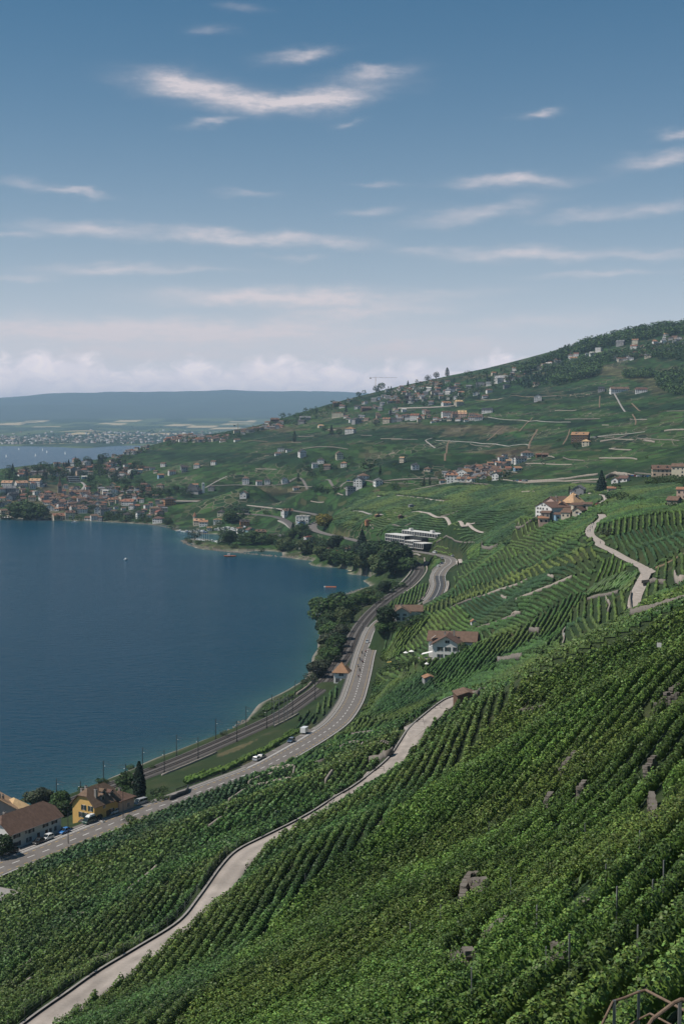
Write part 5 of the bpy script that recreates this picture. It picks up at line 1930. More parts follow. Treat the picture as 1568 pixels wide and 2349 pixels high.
# ------------------------------------------------------------------ walls of dry stone, fences, poles
def wall_along(pts, name, label, group=None, h=1.4, th=.5, mat='stone', world=None, sink=.6, cat='wall', uneven=.12, step=1.2, base=0.0):
    """a wall that follows the ground along pixel points"""
    P = [hit(u, v) for u, v in pts] if world is None else world
    L = smooth_line(P, step) if len(P) > 2 else np.stack([np.linspace(P[0], P[1], max(2, int(np.linalg.norm(P[1] - P[0]) / step) + 1))], 0)[0]
    N = side_normals(L)
    g = ground(L[:, 0], L[:, 1])
    r = np.random.default_rng(int(abs(P[0][0]) * 10 + abs(P[0][1])))
    n = len(L)
    tz = h * (1 + r.uniform(-uneven, uneven, n))
    c = L.mean(0)
    rows = []
    for o, z in ((-th / 2, g - sink), (-th / 2 * .9, g + base + tz), (th / 2 * .9, g + base + tz), (th / 2, g - sink)):
        rows.append(np.stack([L[:, 0] + N[:, 0] * o - c[0], L[:, 1] + N[:, 1] * o - c[1], z - c[2]], 1))
    V = np.stack(rows, 1).reshape(-1, 3)
    idx = np.arange(n * 4).reshape(n, 4)
    Fq = np.stack([idx[:-1], np.roll(idx[:-1], -1, 1), np.roll(idx[1:], -1, 1), idx[1:]], -1).reshape(-1, 4)
    caps = np.array([[0, 3, 2, 1], [idx[-1][0], idx[-1][1], idx[-1][2], idx[-1][3]]])
    o = link(name, np_mesh(name, V, np.concatenate([Fq, caps]), [MATS[mat]]), None, c)
    o['kind'] = 'thing'
    if group is None and label:
        tag(o, label, cat)
    elif label:
        m = pts[len(pts) // 2] if pts else tuple(proj(np.array([P[len(P) // 2]]))[0])
        reg(o, label, m[0], m[1], cat, group)
    return o


def block_wall(pts, label, group, courses=5, mats=('stone', 'stone_pale')):
    """a dry stone wall laid block by block"""
    r = np.random.default_rng(int(pts[0][0]))
    P = [hit(u, v) for u, v in pts]
    L = Line(smooth_line(P, .5) if len(P) > 2 else np.linspace(P[0], P[1], 12))
    root = empty('stone_wall', P[0], 0)
    root['kind'] = 'thing'
    reg(root, label, pts[0][0], pts[0][1], 'wall', group)
    VINE_CLEAR.append((L.L[:, :2], .75))

    def block(k):
        q = np.random.default_rng(k)
        c = np.array([[x, y, z] for z in (-.5, .5) for x, y in ((-.5, -.5), (.5, -.5), (.5, .5), (-.5, .5))]) * q.uniform(.84, 1.04, (8, 3))
        b = MB()
        b.hull(c[:4], c[4:])
        return b.mesh('stone', [MATS[mats[k % len(mats)]]])
    for c in range(courses):
        s = r.uniform(0, .2)
        while s < L.s[-1]:
            w = r.uniform(.35, .85)
            p, h = L.at(s + w / 2)
            if not (c == courses - 1 and r.random() < .25):
                o = link('stone', cached(('block', mats, k_ := int(r.integers(6))), lambda: block(k_)), root, (p[0] - P[0][0] + r.normal(0, .03), p[1] - P[0][1] + r.normal(0, .03), float(ground(p[0], p[1])) - P[0][2] - .1 + .34 * (c + .5)), h + r.normal(0, .05))
                o.scale = (w, r.uniform(.45, .62), .35)
            s += w


def tube_line(mb, pts, r, n=6, m=0):
    for a, b in zip(pts[:-1], pts[1:]):
        mb.tube(a, b, r, r, n, m)
# ------------------------------------------------------------------ lines with arc length
class Line:
    def __init__(self, L):
        self.L = L
        self.s = np.concatenate([[0], np.cumsum(np.linalg.norm(np.diff(L[:, :2], axis=0), axis=1))])
        self.N = side_normals(L)
        self.px = proj(L)

    def at(self, s, off=0.0):
        c = np.array([np.interp(s, self.s, self.L[:, k]) for k in range(3)])
        n = np.array([np.interp(s, self.s, self.N[:, k]) for k in range(2)])
        n /= np.linalg.norm(n)
        return np.array([c[0] + n[0] * off, c[1] + n[1] * off, c[2]]), math.atan2(n[0], -n[1])   # position, heading of travel

    def near(self, u, v):
        return float(self.s[((self.px - np.array([u, v])) ** 2).sum(1).argmin()])

    def cut(self, s0, s1, step=3.0):
        q = np.linspace(s0, s1, max(2, int((s1 - s0) / step) + 1))
        return np.stack([np.interp(q, self.s, self.L[:, k]) for k in range(3)], 1)


ROADL, RAILL, PATHL, HILLL = Line(L_ROAD), Line(L_RAIL), Line(L_PATH), Line(L_HILL)


def strip(name, L, offs, z, mat, kind='structure'):
    V, Fq = ribbon(L, offs, z)
    return tag(link(name, np_mesh(name, V, Fq, [MATS[mat]])), kind=kind)


def build_road():
    V, Fq = ribbon(L_ROAD, [-4.9, -2.4, 0, 2.4, 4.9], [0.0, .03, .05, .03, 0.0])
    tag(link('road', np_mesh('road', V, Fq, [MATS['asphalt']])), kind='structure')
    sB0, sB1 = ROADL.near(860, 1440), ROADL.near(945, 1400)
    s_end = ROADL.s[-1]
    # pavement on the lake side with its kerb
    s_lay0, s_lay1 = ROADL.near(590, 1756), ROADL.near(735, 1655)
    for a, b in ((ROADL.near(300, 1864), s_lay0), (s_lay1, sB0 + 6), (ROADL.near(990, 1377), ROADL.near(1034, 1290))):
        C = ROADL.cut(a, b)
        strip('pavement', C, [-6.9, -5.02, -4.92, -4.9], [.13, .13, .12, -.1], 'pavement')
    # lay-by with parking bays
    C = ROADL.cut(s_lay0, s_lay1)
    strip('lay_by', C, [-8.0, -4.88], [.02, .012], 'asphalt')
    C = ROADL.cut(ROADL.near(-60, 2008), ROADL.near(320, 1858))
    strip('parking_strip', C, [-8.4, -4.88], [.02, .012], 'asphalt')
    marks = []

    def add(v, f):
        marks.append((v, f))
    for a, b in ((ROADL.near(-150, 2050), ROADL.near(1034, 1291) + 40),):
        C = ROADL.cut(a, b)
        for off in (4.55, -4.6):
            V, Fq = ribbon(C, [off - .09, off + .09], [.018, .018])
            add(V, Fq)
    C0 = ROADL.cut(0, ROADL.near(838, 1482))
    add(*dashes(C0, 0.0, .26, 3.0, 3.2, .062))
    C1 = ROADL.cut(ROADL.near(838, 1482), ROADL.near(900, 1262))
    V, Fq = ribbon(C1, [-.11, .11], [.06, .06])
    add(V, Fq)
    C = ROADL.cut(s_lay0, s_lay1)
    V, Fq = ribbon(C, [-5.2, -4.95], [.03, .03])
    add(V, Fq)
    for (u, v) in ((640, 1734), (664, 1717), (700, 1690), (716, 1675)):
        s = ROADL.near(u, v)
        p, h = ROADL.at(s, -5.0)
        q, _ = ROADL.at(s, -7.8)
        t = np.array([math.cos(h), math.sin(h), 0]) * .1
        V = np.array([p - t, p + t, q + t, q - t]) + np.array([0, 0, .03])
        add(V, np.array([[0, 1, 2, 3]]))
    C = ROADL.cut(ROADL.near(10, 1976), ROADL.near(320, 1858))
    for off in (-6.4, -5.2):
        V, Fq = ribbon(C, [off - .12, off + .12], [.03, .03])
        add(V, Fq)
    Vs, Fs, b = [], [], 0
    for V, Fq in marks:
        Vs.append(V)
        Fs.append(Fq + b)
        b += len(V)
    tag(link('road_marking', np_mesh('road_marking', np.concatenate(Vs), np.concatenate(Fs), [MATS['paint_white']])), kind='structure')
    Vs, Fs, b = [], [], 0
    C = ROADL.cut(ROADL.near(-150, 2050), ROADL.near(1034, 1291))
    for off in (-3.15, 3.15):
        V, Fq = dashes(C, off, .2, 1.6, 1.8, .036)
        Vs.append(V)
        Fs.append(Fq + b)
        b += len(V)
    tag(link('road_marking', np_mesh('road_marking', np.concatenate(Vs), np.concatenate(Fs), [MATS['paint_yellow']])), kind='structure')
    C = ROADL.cut(ROADL.near(990, 1377), ROADL.near(1006, 1320))
    strip('road_patch', C, [-3.0, 0, 4.2], [.034, .056, .02], 'asphalt_dark')
    # guard rail along the lake side
    root = empty('guard_rail', ROADL.at(ROADL.near(560, 1768), -7.3)[0], 0, 'long steel guard rail on the lake side of the main road', 'guard rail')
    o3 = np.array(root.location)
    a, b = ROADL.near(740, 1652), ROADL.near(862, 1437)
    C = ROADL.cut(a, b)
    V, Fq = ribbon(C, [-7.05, -7.0, -7.0, -7.05], [.55, .55, .85, .85])
    link('rail', np_mesh('rail', V - o3, Fq, [MATS['metal_grey']]), root)
    pm = MB()
    pm.box(-.06, .06, -.06, .06, -.6, .8)
    pmesh = pm.mesh('post', [MATS['metal_grey']])
    for s in np.arange(a, b, 6.0):
        p, h = ROADL.at(s, -7.12)
        link('post', pmesh, root, p - o3, h)
    # second rail on the lake side further down and the fence above the vineyard strip
    a, b = ROADL.near(300, 1864) + 30, ROADL.near(590, 1756)
    root = empty('guard_rail', ROADL.at(a, -7.2)[0], 0, 'low dark railing between the road and the bright vine strip', 'guard rail')
    o3 = np.array(root.location)
    C = ROADL.cut(a, b)
    V, Fq = ribbon(C, [-7.05, -7.0, -7.0, -7.05], [.6, .6, .95, .95])
    link('rail', np_mesh('rail', V - o3, Fq, [MATS['metal_dark']]), root)
    for s in np.arange(a, b, 5.0):
        p, h = ROADL.at(s, -7.12)
        link('post', pmesh, root, p - o3, h)
    # pale retaining walls of the far bend
    for (u0, v0), (u1, v1), off, h, lab in (((988, 1378), (1010, 1335), 6.0, 1.2, 'broad pale concrete wall on the hill side of the far road bend'), ((985, 1380), (1005, 1330), -7.3, .9, 'pale parapet wall on the lake side of the far road bend'), ((1012, 1312), (1034, 1290), -7.2, .8, 'pale curved wall inside the hairpin bend')):
        C = ROADL.cut(ROADL.near(u0, v0), ROADL.near(u1, v1), 4)
        N = side_normals(C)
        W = [np.array([c[0] + n[0] * off, c[1] + n[1] * off, c[2]]) for c, n in zip(C, N)]
        wall_along(None, 'concrete_wall', lab, None, h, 1.4 if off > 0 else .5, 'concrete', world=W, uneven=.02, step=3, cat='wall')
    C = ROADL.cut(ROADL.near(745, 1224), ROADL.near(930, 1262), 6)
    N = side_normals(C)
    # high grey retaining wall above the road by the office block: hill side is on the inside of the curve
    W = [np.array([c[0] - n[0] * -6.4, c[1] - n[1] * -6.4, c[2]]) for c, n in zip(C, N)]
    # viaduct: deck, parapets and piers
    n0 = int(len(L_ROAD) * 0.83)
    C = L_ROAD[n0:]
    root = empty('viaduct', C[0], 0, 'long grey road viaduct on concrete piers above the lakeside village', 'viaduct')
    o3 = C[0]
    V, Fq = ribbon(C, [-5.6, -5.6, 5.6, 5.6, -5.6], [-.05, -1.0, -1.0, -.05, -.05])
    link('deck', np_mesh('deck', V - o3, Fq, [MATS['concrete_grey']]), root)
    for sgn in (-1, 1):
        V, Fq = ribbon(C, [sgn * 5.6, sgn * 5.6, sgn * 5.25, sgn * 5.25], [-.05, .95, .95, -.05])
        link('parapet', np_mesh('parapet', V - o3, Fq, [MATS['concrete']]), root)
    pm = MB()
    pm.box(-.8, .8, -3.2, 3.2, -16, 0)
    pmesh = pm.mesh('pier', [MATS['concrete_grey']])
    LV = Line(C)
    for s in np.arange(20, LV.s[-1], 34):
        p, h = LV.at(s)
        link('pier', pmesh, root, p - o3 - np.array([0, 0, 1.0]), h)


def build_rail():
    strip('railway', L_RAIL, [-5.0, -4.3, -3.8, 3.8, 4.3, 5.0], [-.9, -.2, .0, .0, -.2, -.9], 'ballast')
    for t in (-2.0, 2.0):
        Vs, Fs, b = [], [], 0
        for r_ in (-.72, .72):
            V, Fq = ribbon(L_RAIL, [t + r_ - .05, t + r_ - .05, t + r_ + .05, t + r_ + .05], [.05, .24, .24, .05])
            Vs.append(V)
            Fs.append(Fq + b)
            b += len(V)
        root = empty('railway_track', L_RAIL[0], 0, 'railway track nearer the lake on grey ballast' if t < 0 else 'railway track nearer the road on grey ballast', 'railway track', 'tracks of the double line')
        for V, Fq in zip(Vs, (Fs[0], Fs[1] - len(Vs[0]))):
            link('rail', np_mesh('rail', V - L_RAIL[0], Fq, [MATS['rail_steel']]), root)
        q = np.arange(2, RAILL.near(960, 1305), .65)
        c = np.stack([np.interp(q, RAILL.s, RAILL.L[:, k]) for k in range(3)], 1)
        n = np.stack([np.interp(q, RAILL.s, RAILL.N[:, k]) for k in range(2)], 1)
        d = np.stack([-n[:, 1], n[:, 0]], 1)
        Vv = []
        for o, e in ((-1.25, -.12), (1.25, -.12), (1.25, .12), (-1.25, .12)):
            Vv.append(np.concatenate([c[:, :2] + n * (t + o) + d * e, c[:, 2:] + .045], 1))
        V = np.stack(Vv, 1).reshape(-1, 3)
        so = link('sleeper', np_mesh('sleeper', V - L_RAIL[0], np.arange(len(V)).reshape(-1, 4), [MATS['sleeper']]), root)
        so['kind'] = 'stuff'
    # parapet on the lake side and low wall on the land side
    C = RAILL.cut(RAILL.near(715, 1600), RAILL.near(812, 1458), 4)
    N = side_normals(C)
    wall_along(None, 'parapet_wall', 'pale stone parapet between the railway and the lakeshore trees', None, 1.0, .8, 'stone_pale', world=[np.array([c[0] - n[0] * 6.6, c[1] - n[1] * 6.6, c[2]]) for c, n in zip(C, N)], step=4, base=0)
    C = RAILL.cut(RAILL.near(905, 1358), RAILL.near(957, 1290), 4)
    N = side_normals(C)
    for sg, lab in ((-6.5, 'pale concrete edge on the lake side of the far railway curve'), (6.5, 'pale concrete edge on the hill side of the far railway curve')):
        wall_along(None, 'parapet_wall', lab, None, .9, 1.0, 'concrete', world=[np.array([c[0] + n[0] * sg, c[1] + n[1] * sg, c[2]]) for c, n in zip(C, N)], step=4)
    for a, b, lab in (((345, 1769), (470, 1718), 'low pale wall along the land side of the railway above the dry grass'), ((600, 1660), (655, 1634), 'pale edge wall of the railway over the stone underpass')):
        C = RAILL.cut(RAILL.near(*a), RAILL.near(*b), 4)
        N = side_normals(C)
        wall_along(None, 'edge_wall', lab, None, .6, .4, 'concrete', world=[np.array([c[0] + n[0] * 6.4, c[1] + n[1] * 6.4, c[2]]) for c, n in zip(C, N)], step=4)
    # catenary masts, in pairs across the line
    pole = MB()
    pole.tube((0, 0, -1), (0, 0, 8.2), .17, .13, 7)
    pole.box(-.25, .25, -.25, .25, -1.2, .15)
    polem = pole.mesh('pole', [MATS['metal_dark']])
    arm = MB()
    arm.tube((0, 0, 7.4), (3.6, 0, 7.0), .05, .05, 5)
    arm.tube((0, 0, 6.3), (2.9, 0, 6.1), .05, .05, 5)
    arm.tube((0, 0, 8.1), (2.4, 0, 7.2), .03, .03, 4)
    arm.tube((2.9, 0, 6.1), (3.3, 0, 7.1), .04, .04, 4)
    armm = arm.mesh('arm', [MATS['metal_dark']])
    ins = MB()
    ins.tube((.5, 0, 6.27), (.85, 0, 6.22), .10, .10, 6)
    insm = ins.mesh('insulator', [MATS['frame_white']])
    spots = [(160, 1842), (262, 1800), (345, 1768), (430, 1735), (520, 1696), (590, 1664), (650, 1636), (705, 1606), (748, 1570), (788, 1510), (812, 1458), (846, 1410), (884, 1375), (925, 1348), (955, 1318), (958, 1296), (930, 1277), (880, 1265), (820, 1250), (760, 1236)]
    wires = MB()
    prev = None
    for i, (u, v) in enumerate(spots):
        s = RAILL.near(u, v)
        for sg in (-1, 1):
            p, h = RAILL.at(s, sg * 4.9)
            root = empty('catenary_mast', p, h - math.pi / 2 + (0 if sg < 0 else math.pi))
            u2, v2 = proj(np.array([p]))[0]
            reg(root, ('lake-side' if sg < 0 else 'land-side') + ' dark railway mast', u2, v2, 'railway mast', 'catenary masts along the railway')
            link('pole', polem, root)
            a = link('arm', armm, root)
            link('insulator', insm, a)
        cur = [np.array(RAILL.at(s, t)[0]) + np.array([0, 0, 6.2]) for t in (-2.0, 2.0)]
        if prev is not None:
            for a, b in zip(prev, cur):
                m = (a + b) / 2
                wires.tube(a, m, .022, .022, 3)
                wires.tube(m, b, .022, .022, 3)
        prev = cur
    tag(wires.build('overhead_wire', [MATS['metal_dark']]), 'thin overhead contact wires strung between the railway masts', 'wire')
    # taller masts by the underpass
    tall = MB()
    tall.box(-.16, .16, -.16, .16, -1, 11.5)
    tallm = tall.mesh('pole', [MATS['metal_grey']])
    for k, (u, v) in enumerate(((628, 1668), (640, 1662), (652, 1657), (659, 1652))):
        p = hit(u, v)
        root = empty('signal_mast', p, 0)
        reg(root, 'tall pale steel mast at the railway underpass', u, v, 'mast', 'tall masts by the underpass')
        link('pole', tallm, root)
        c = MB()
        c.box(-1.6, 1.6, -.07, .07, 10.9 - k * .4, 11.1 - k * .4)
        c.build('crossbar', [MATS['metal_grey']], root)


def build_paths():
    of = [-2.25, -1.8, -1.1, -.6, 0, .7, 1.3, 1.9, 2.5]
    V, Fq = ribbon(L_PATH, of, [0, .02, .04, .05, .05, .05, .04, .02, 0])
    wear = np.array([.55, .95, 1.06, .95, .88, .96, 1.05, .9, .5])      # dirt along the edges and the crown, cleaner wheel tracks
    cc = np.array([.34, .295, .26])[None] * np.tile(wear, len(L_PATH))[:, None] * (.78 + .44 * vnoise(V[:, 0] / 2.2, V[:, 1] / 2.2, 61))[:, None]
    slab = (np.arange(len(L_PATH)) // 5 * 7919 % 13) / 13.0
    cc = cc * (.92 + .16 * np.repeat(slab, len(of)))[:, None]
    tag(link('concrete_path', np_mesh('concrete_path', V, Fq, [vcol_mat('path_surface', noise_scale=1.6, amt=.22)], cc)), kind='structure')
    V, Fq = ribbon(L_HILL, [-2.2, 0, 2.2], [.1, .16, .1])
    tag(link('farm_path', np_mesh('farm_path', V, Fq, [MATS['concrete']])), kind='structure')
    # expansion joints and drains across the slab
    mb = MB()
    for s in np.arange(6, PATHL.s[-1], 9.5):
        p, h = PATHL.at(s)
        c, d = np.array([math.cos(h), math.sin(h), 0]), np.array([math.sin(h), -math.cos(h), 0])
        q = [p + d * o + c * e + np.array([0, 0, .058]) for o, e in ((-.75, -.04), (.75, -.04), (.75, .04), (-.75, .04))]
        mb.poly(q)
    tag(mb.build('slab_joint', [MATS['concrete_grey']]), kind='structure')
    # low dark edge wall on the valley side
    N = PATHL.N
    W = [np.array([c[0] - n[0] * 2.4, c[1] - n[1] * 2.4, c[2]]) for c, n in zip(L_PATH, N)]
    W = np.array(W)
    tall = .30
    VV, FF = ribbon(W, [-.17, -.17, .17, .17], [-.8, tall, tall, -.4])
    o = link('edge_wall', np_mesh('edge_wall', VV - W[0], FF, [MATS['roof_dark']]), None, W[0])
    tag(o, 'long low dark edge wall on the valley side of the concrete path', 'wall')
    VV, FF = ribbon(W, [-.19, .19], [tall + .02, tall + .02])
    link('coping', np_mesh('coping', VV - W[0], FF, [MATS['concrete_grey']]), o)
    # wire fence below it
    root = empty('wire_fence', W[4], 0, 'thin wire fence on steel posts below the concrete path', 'fence')
    pm = MB()
    pm.tube((0, 0, -.5), (0, 0, 1.5), .03, .03, 5)
    pmesh = pm.mesh('post', [MATS['metal_grey']])
    wr = MB()
    prev = None
    for s in np.arange(6, PATHL.near(714, 1860), 4.2):
        p, h = PATHL.at(s, -3.2)
        p[2] = float(ground(p[0], p[1])) + .2
        link('post', pmesh, root, p - W[4], h)
        if prev is not None:
            for zz in (.5, 1.0, 1.4):
                wr.tube(prev - W[4] + np.array([0, 0, zz]), p - W[4] + np.array([0, 0, zz]), .008, .008, 3)
        prev = p
    wr.build('wire', [MATS['metal_grey']], root)
    # passing bays and viewing platforms: slab, railing posts and rails
    for k, (pix, lab) in enumerate((([(752, 1842), (766, 1823), (800, 1818), (826, 1815), (800, 1836), (770, 1850)], 'lower concrete passing bay with a steel railing on the path'),
                                    ([(833, 1780), (842, 1770), (880, 1768), (898, 1758), (870, 1788), (850, 1790)], 'small viewing platform on posts beside the concrete path'),
                                    ([(926, 1668), (946, 1658), (970, 1655), (975, 1672), (950, 1692), (936, 1690)], 'wide concrete bay at the bend of the path'),
                                    ([(976, 1632), (986, 1627), (1008, 1622), (1012, 1632), (990, 1646), (976, 1645)], 'upper concrete landing with railing on the path'))):
        P = [pz(u, v, 60.06 if k < 3 else 59.6) for u, v in pix]
        c = np.mean(P, 0)
        root = empty('path_platform', c, 0, lab, 'platform', 'landings along the concrete path')
        b = MB()
        b.hull([tuple(p - c - np.array([0, 0, .5])) for p in P], [tuple(p - c + np.array([0, 0, .02])) for p in P])
        me = b.mesh('slab', [MATS['concrete']])
        link('slab', me, root)
        for i in range(2):
            a, e = P[i] - c, P[i + 1] - c
            rb = MB()
            rb.tube(a + np.array([0, 0, 1.0]), e + np.array([0, 0, 1.0]), .04, .04, 5)
            rb.tube(a + np.array([0, 0, .55]), e + np.array([0, 0, .55]), .03, .03, 5)
            rb.build('rail', [MATS['metal_dark']], root)
            for q in (a, (a + e) / 2, e):
                ps = MB()
                ps.tube((0, 0, 0), (0, 0, 1.02), .035, .035, 5)
                ps.build('railing_post', [MATS['metal_dark']], root, q)
        for q in (P[0], P[1]):
            ps = MB()
            ps.box(-.2, .2, -.2, .2, -4.5, -.45)
            ps.build('support', [MATS['concrete_grey']], root, q - c + np.array([.3, .3, 0]))
    # flight of steps below the bend
    p = hit(918, 1712)
    root = empty('stone_steps', p, .7, 'narrow flight of stone steps running down from the path bend', 'steps')
    sm = MB()
    sm.box(-.6, .6, -.16, .16, -.3, .0)
    stm = sm.mesh('step', [MATS['stone_pale']])
    for i in range(9):
        x, y = -.0, i * .55
        link('step', stm, root, (x - i * .25, y, i * .16 - .2))
    # junction apron of the farm path and its branch
    pix = [(1461, 1298), (1478, 1301), (1507, 1305), (1503, 1312), (1492, 1316), (1486, 1330), (1470, 1332), (1472, 1318), (1464, 1306)]
    P = [pz(u, v, 81.7) for u, v in pix]
    c = np.mean(P, 0)
    b = MB()
    b.hull([tuple(q - c - np.array([0, 0, 1])) for q in P], [tuple(q - c + np.array([0, 0, .12])) for q in P])
    tag(b.build('path_junction', [MATS['concrete']], None, c), kind='structure')
    for pix, w, mat in FIELD_PATHS:
        L = smooth_line([hit(u, v) for u, v in pix], 4)
        VINE_CLEAR.append((L[:, :2], w / 2 + .8))
        w *= .8
        L[:, 2] = ground(L[:, 0], L[:, 1])
        L[:, 2] = np.maximum(L[:, 2], np.convolve(np.pad(L[:, 2], 1, mode='edge'), [.34, .33, .33], 'valid')) + .25
        V, Fq = ribbon(L, [-w / 2 - .2, -w / 2, w / 2, w / 2 + .2], [-.8, 0, 0, -.8])
        tag(link('field_path', np_mesh('field_path', V, Fq, [MATS[mat]])), kind='structure')


FIELD_PATHS = [
    ([(1507, 1305), (1530, 1292), (1552, 1278), (1590, 1258)], 2.2, 'soil'),
    ([(946, 1175), (962, 1173), (985, 1177), (1003, 1186), (1030, 1194), (1060, 1199), (1075, 1200)], 6.0, 'concrete'),
    ([(1078, 1203), (1086, 1212), (1100, 1219), (1113, 1221)], 5.0, 'concrete'),
    ([(1078, 1203), (1090, 1199)], 4.5, 'concrete'),
    ([(813, 1172), (830, 1173), (850, 1179), (878, 1182)], 4.5, 'concrete_grey'),
    ([(868, 1138), (890, 1139), (905, 1136), (925, 1138), (952, 1141), (1000, 1147), (1028, 1150)], 4.5, 'concrete'),
    ([(1370, 1158), (1382, 1150), (1388, 1143), (1380, 1136), (1350, 1131)], 3.5, 'concrete'),
    ([(480, 1113), (540, 1112), (600, 1114), (650, 1111), (700, 1108), (760, 1106), (800, 1104), (850, 1103), (900, 1101), (950, 1098), (1000, 1095)], 6.5, 'asphalt'),
    ([(1000, 1010), (1040, 1012), (1090, 1015), (1140, 1019), (1180, 1021), (1215, 1022)], 4, 'concrete_grey'),
    ([(1120, 957), (1155, 962), (1200, 964), (1250, 967), (1310, 968)], 4, 'concrete_grey'),
    ([(1090, 918), (1150, 914), (1200, 910), (1260, 908), (1300, 906)], 3.5, 'soil'),
    ([(1408, 902), (1415, 915), (1423, 930), (1433, 945)], 3.2, 'concrete_grey'),
    ([(1448, 925), (1458, 935), (1468, 943)], 3.0, 'soil'),
    ([(1375, 908), (1374, 920), (1374, 935)], 2.6, 'soil'),
    ([(1456, 975), (1457, 965), (1450, 950)], 2.6, 'soil'),
    ([(1116, 1011), (1135, 996), (1155, 979)], 2.6, 'soil'),
    ([(1190, 990), (1204, 974), (1220, 958)], 2.4, 'soil'),
    ([(1212, 1030), (1218, 1010), (1232, 985)], 3.4, 'soil'),
    ([(1290, 1020), (1300, 1003), (1306, 985)], 2.4, 'soil'),
    ([(1020, 1058), (1024, 1035), (1030, 1010)], 3.0, 'soil'),
    ([(990, 1005), (976, 1010), (985, 1018), (998, 1028)], 3.0, 'concrete_grey'),
    ([(560, 1012), (590, 1011), (615, 1013)], 3.0, 'soil'),
    ([(470, 1120), (490, 1108), (520, 1093)], 3.0, 'concrete_grey'),
    ([(1220, 1105), (1190, 1112), (1160, 1118)], 3.0, 'soil'),
    ([(1330, 1005), (1380, 1000), (1430, 996), (1480, 990)], 4.0, 'concrete_grey'),
    ([(165, 1098), (185, 1105), (195, 1113), (190, 1122), (180, 1130)], 6.0, 'concrete_grey'),
    ([(640, 1194), (655, 1202), (668, 1212), (690, 1218)], 5.0, 'concrete_grey'),
    ([(1040, 1287), (1052, 1290), (1060, 1292)], 6.0, 'concrete'),
    ([(900, 1268), (930, 1271), (965, 1276)], 3.0, 'concrete_grey'),
]


# ------------------------------------------------------------------ the houses one can look into
def frame_of(A, B, z):
    a, b = pz(*A, z), pz(*B, z)
    x = (b - a)[:2]
    w = np.linalg.norm(x)
    x = x / w
    y = np.array([-x[1], x[0]])
    return a, b, x, y, w


def put_house(name, A, B, z, l, h, rp, t, wall, roof, label, wins=(), shut='shutter_green', chims=(), dorms=(), ov=.7, cat='house', w=None):
    """A, B: pixels of the foot of the front gable wall, left and right as seen from outside; with l None they are the near and far foot of the wall on its right"""
    if l is None:
        a, b, y, _x, l = frame_of(A, B, z)
        x = np.array([y[1], -y[0]])
        b = a
    else:
        a, b, x, y, w0 = frame_of(A, B, z)
        w = w or w0
    m = b[:2] - x * w / 2 + y * l / 2
    root = empty(name, (m[0], m[1], z), math.atan2(x[1], x[0]), label, cat)
    HOUSE_POS.append((m[0], m[1], max(w, l) * .62 + 1))
    link('wall', wall_mesh(w, l, h, rp, t, wall, 5.0), root)
    ro = link('roof', roof_mesh(w, l, h, rp, t, roof, ov), root)
    for face, u, zz, ww, wh, sh in wins:
        add_window(root, wall_pos(face, w, l, u * (w if face in 'FB' else l), zz), FACE[face], ww, wh, shut if sh else None)
    for cx, cy, ch in chims:
        link('chimney', cached(('ch', ch), lambda: chimney_mesh(ch, .75)), ro, (cx * w, cy * l, h + rp * (1 - abs(cx) * 2)))
    for side, yy, k in dorms:
        d = link('dormer', cached(('dorm', roof), lambda: dormer_mesh(roof)), ro, (side * w / 2 * k, yy * l, h + rp * (1 - k) + .1))
        d.rotation_euler = (0, 0, 0 if side > 0 else math.pi)
    return root, w, l


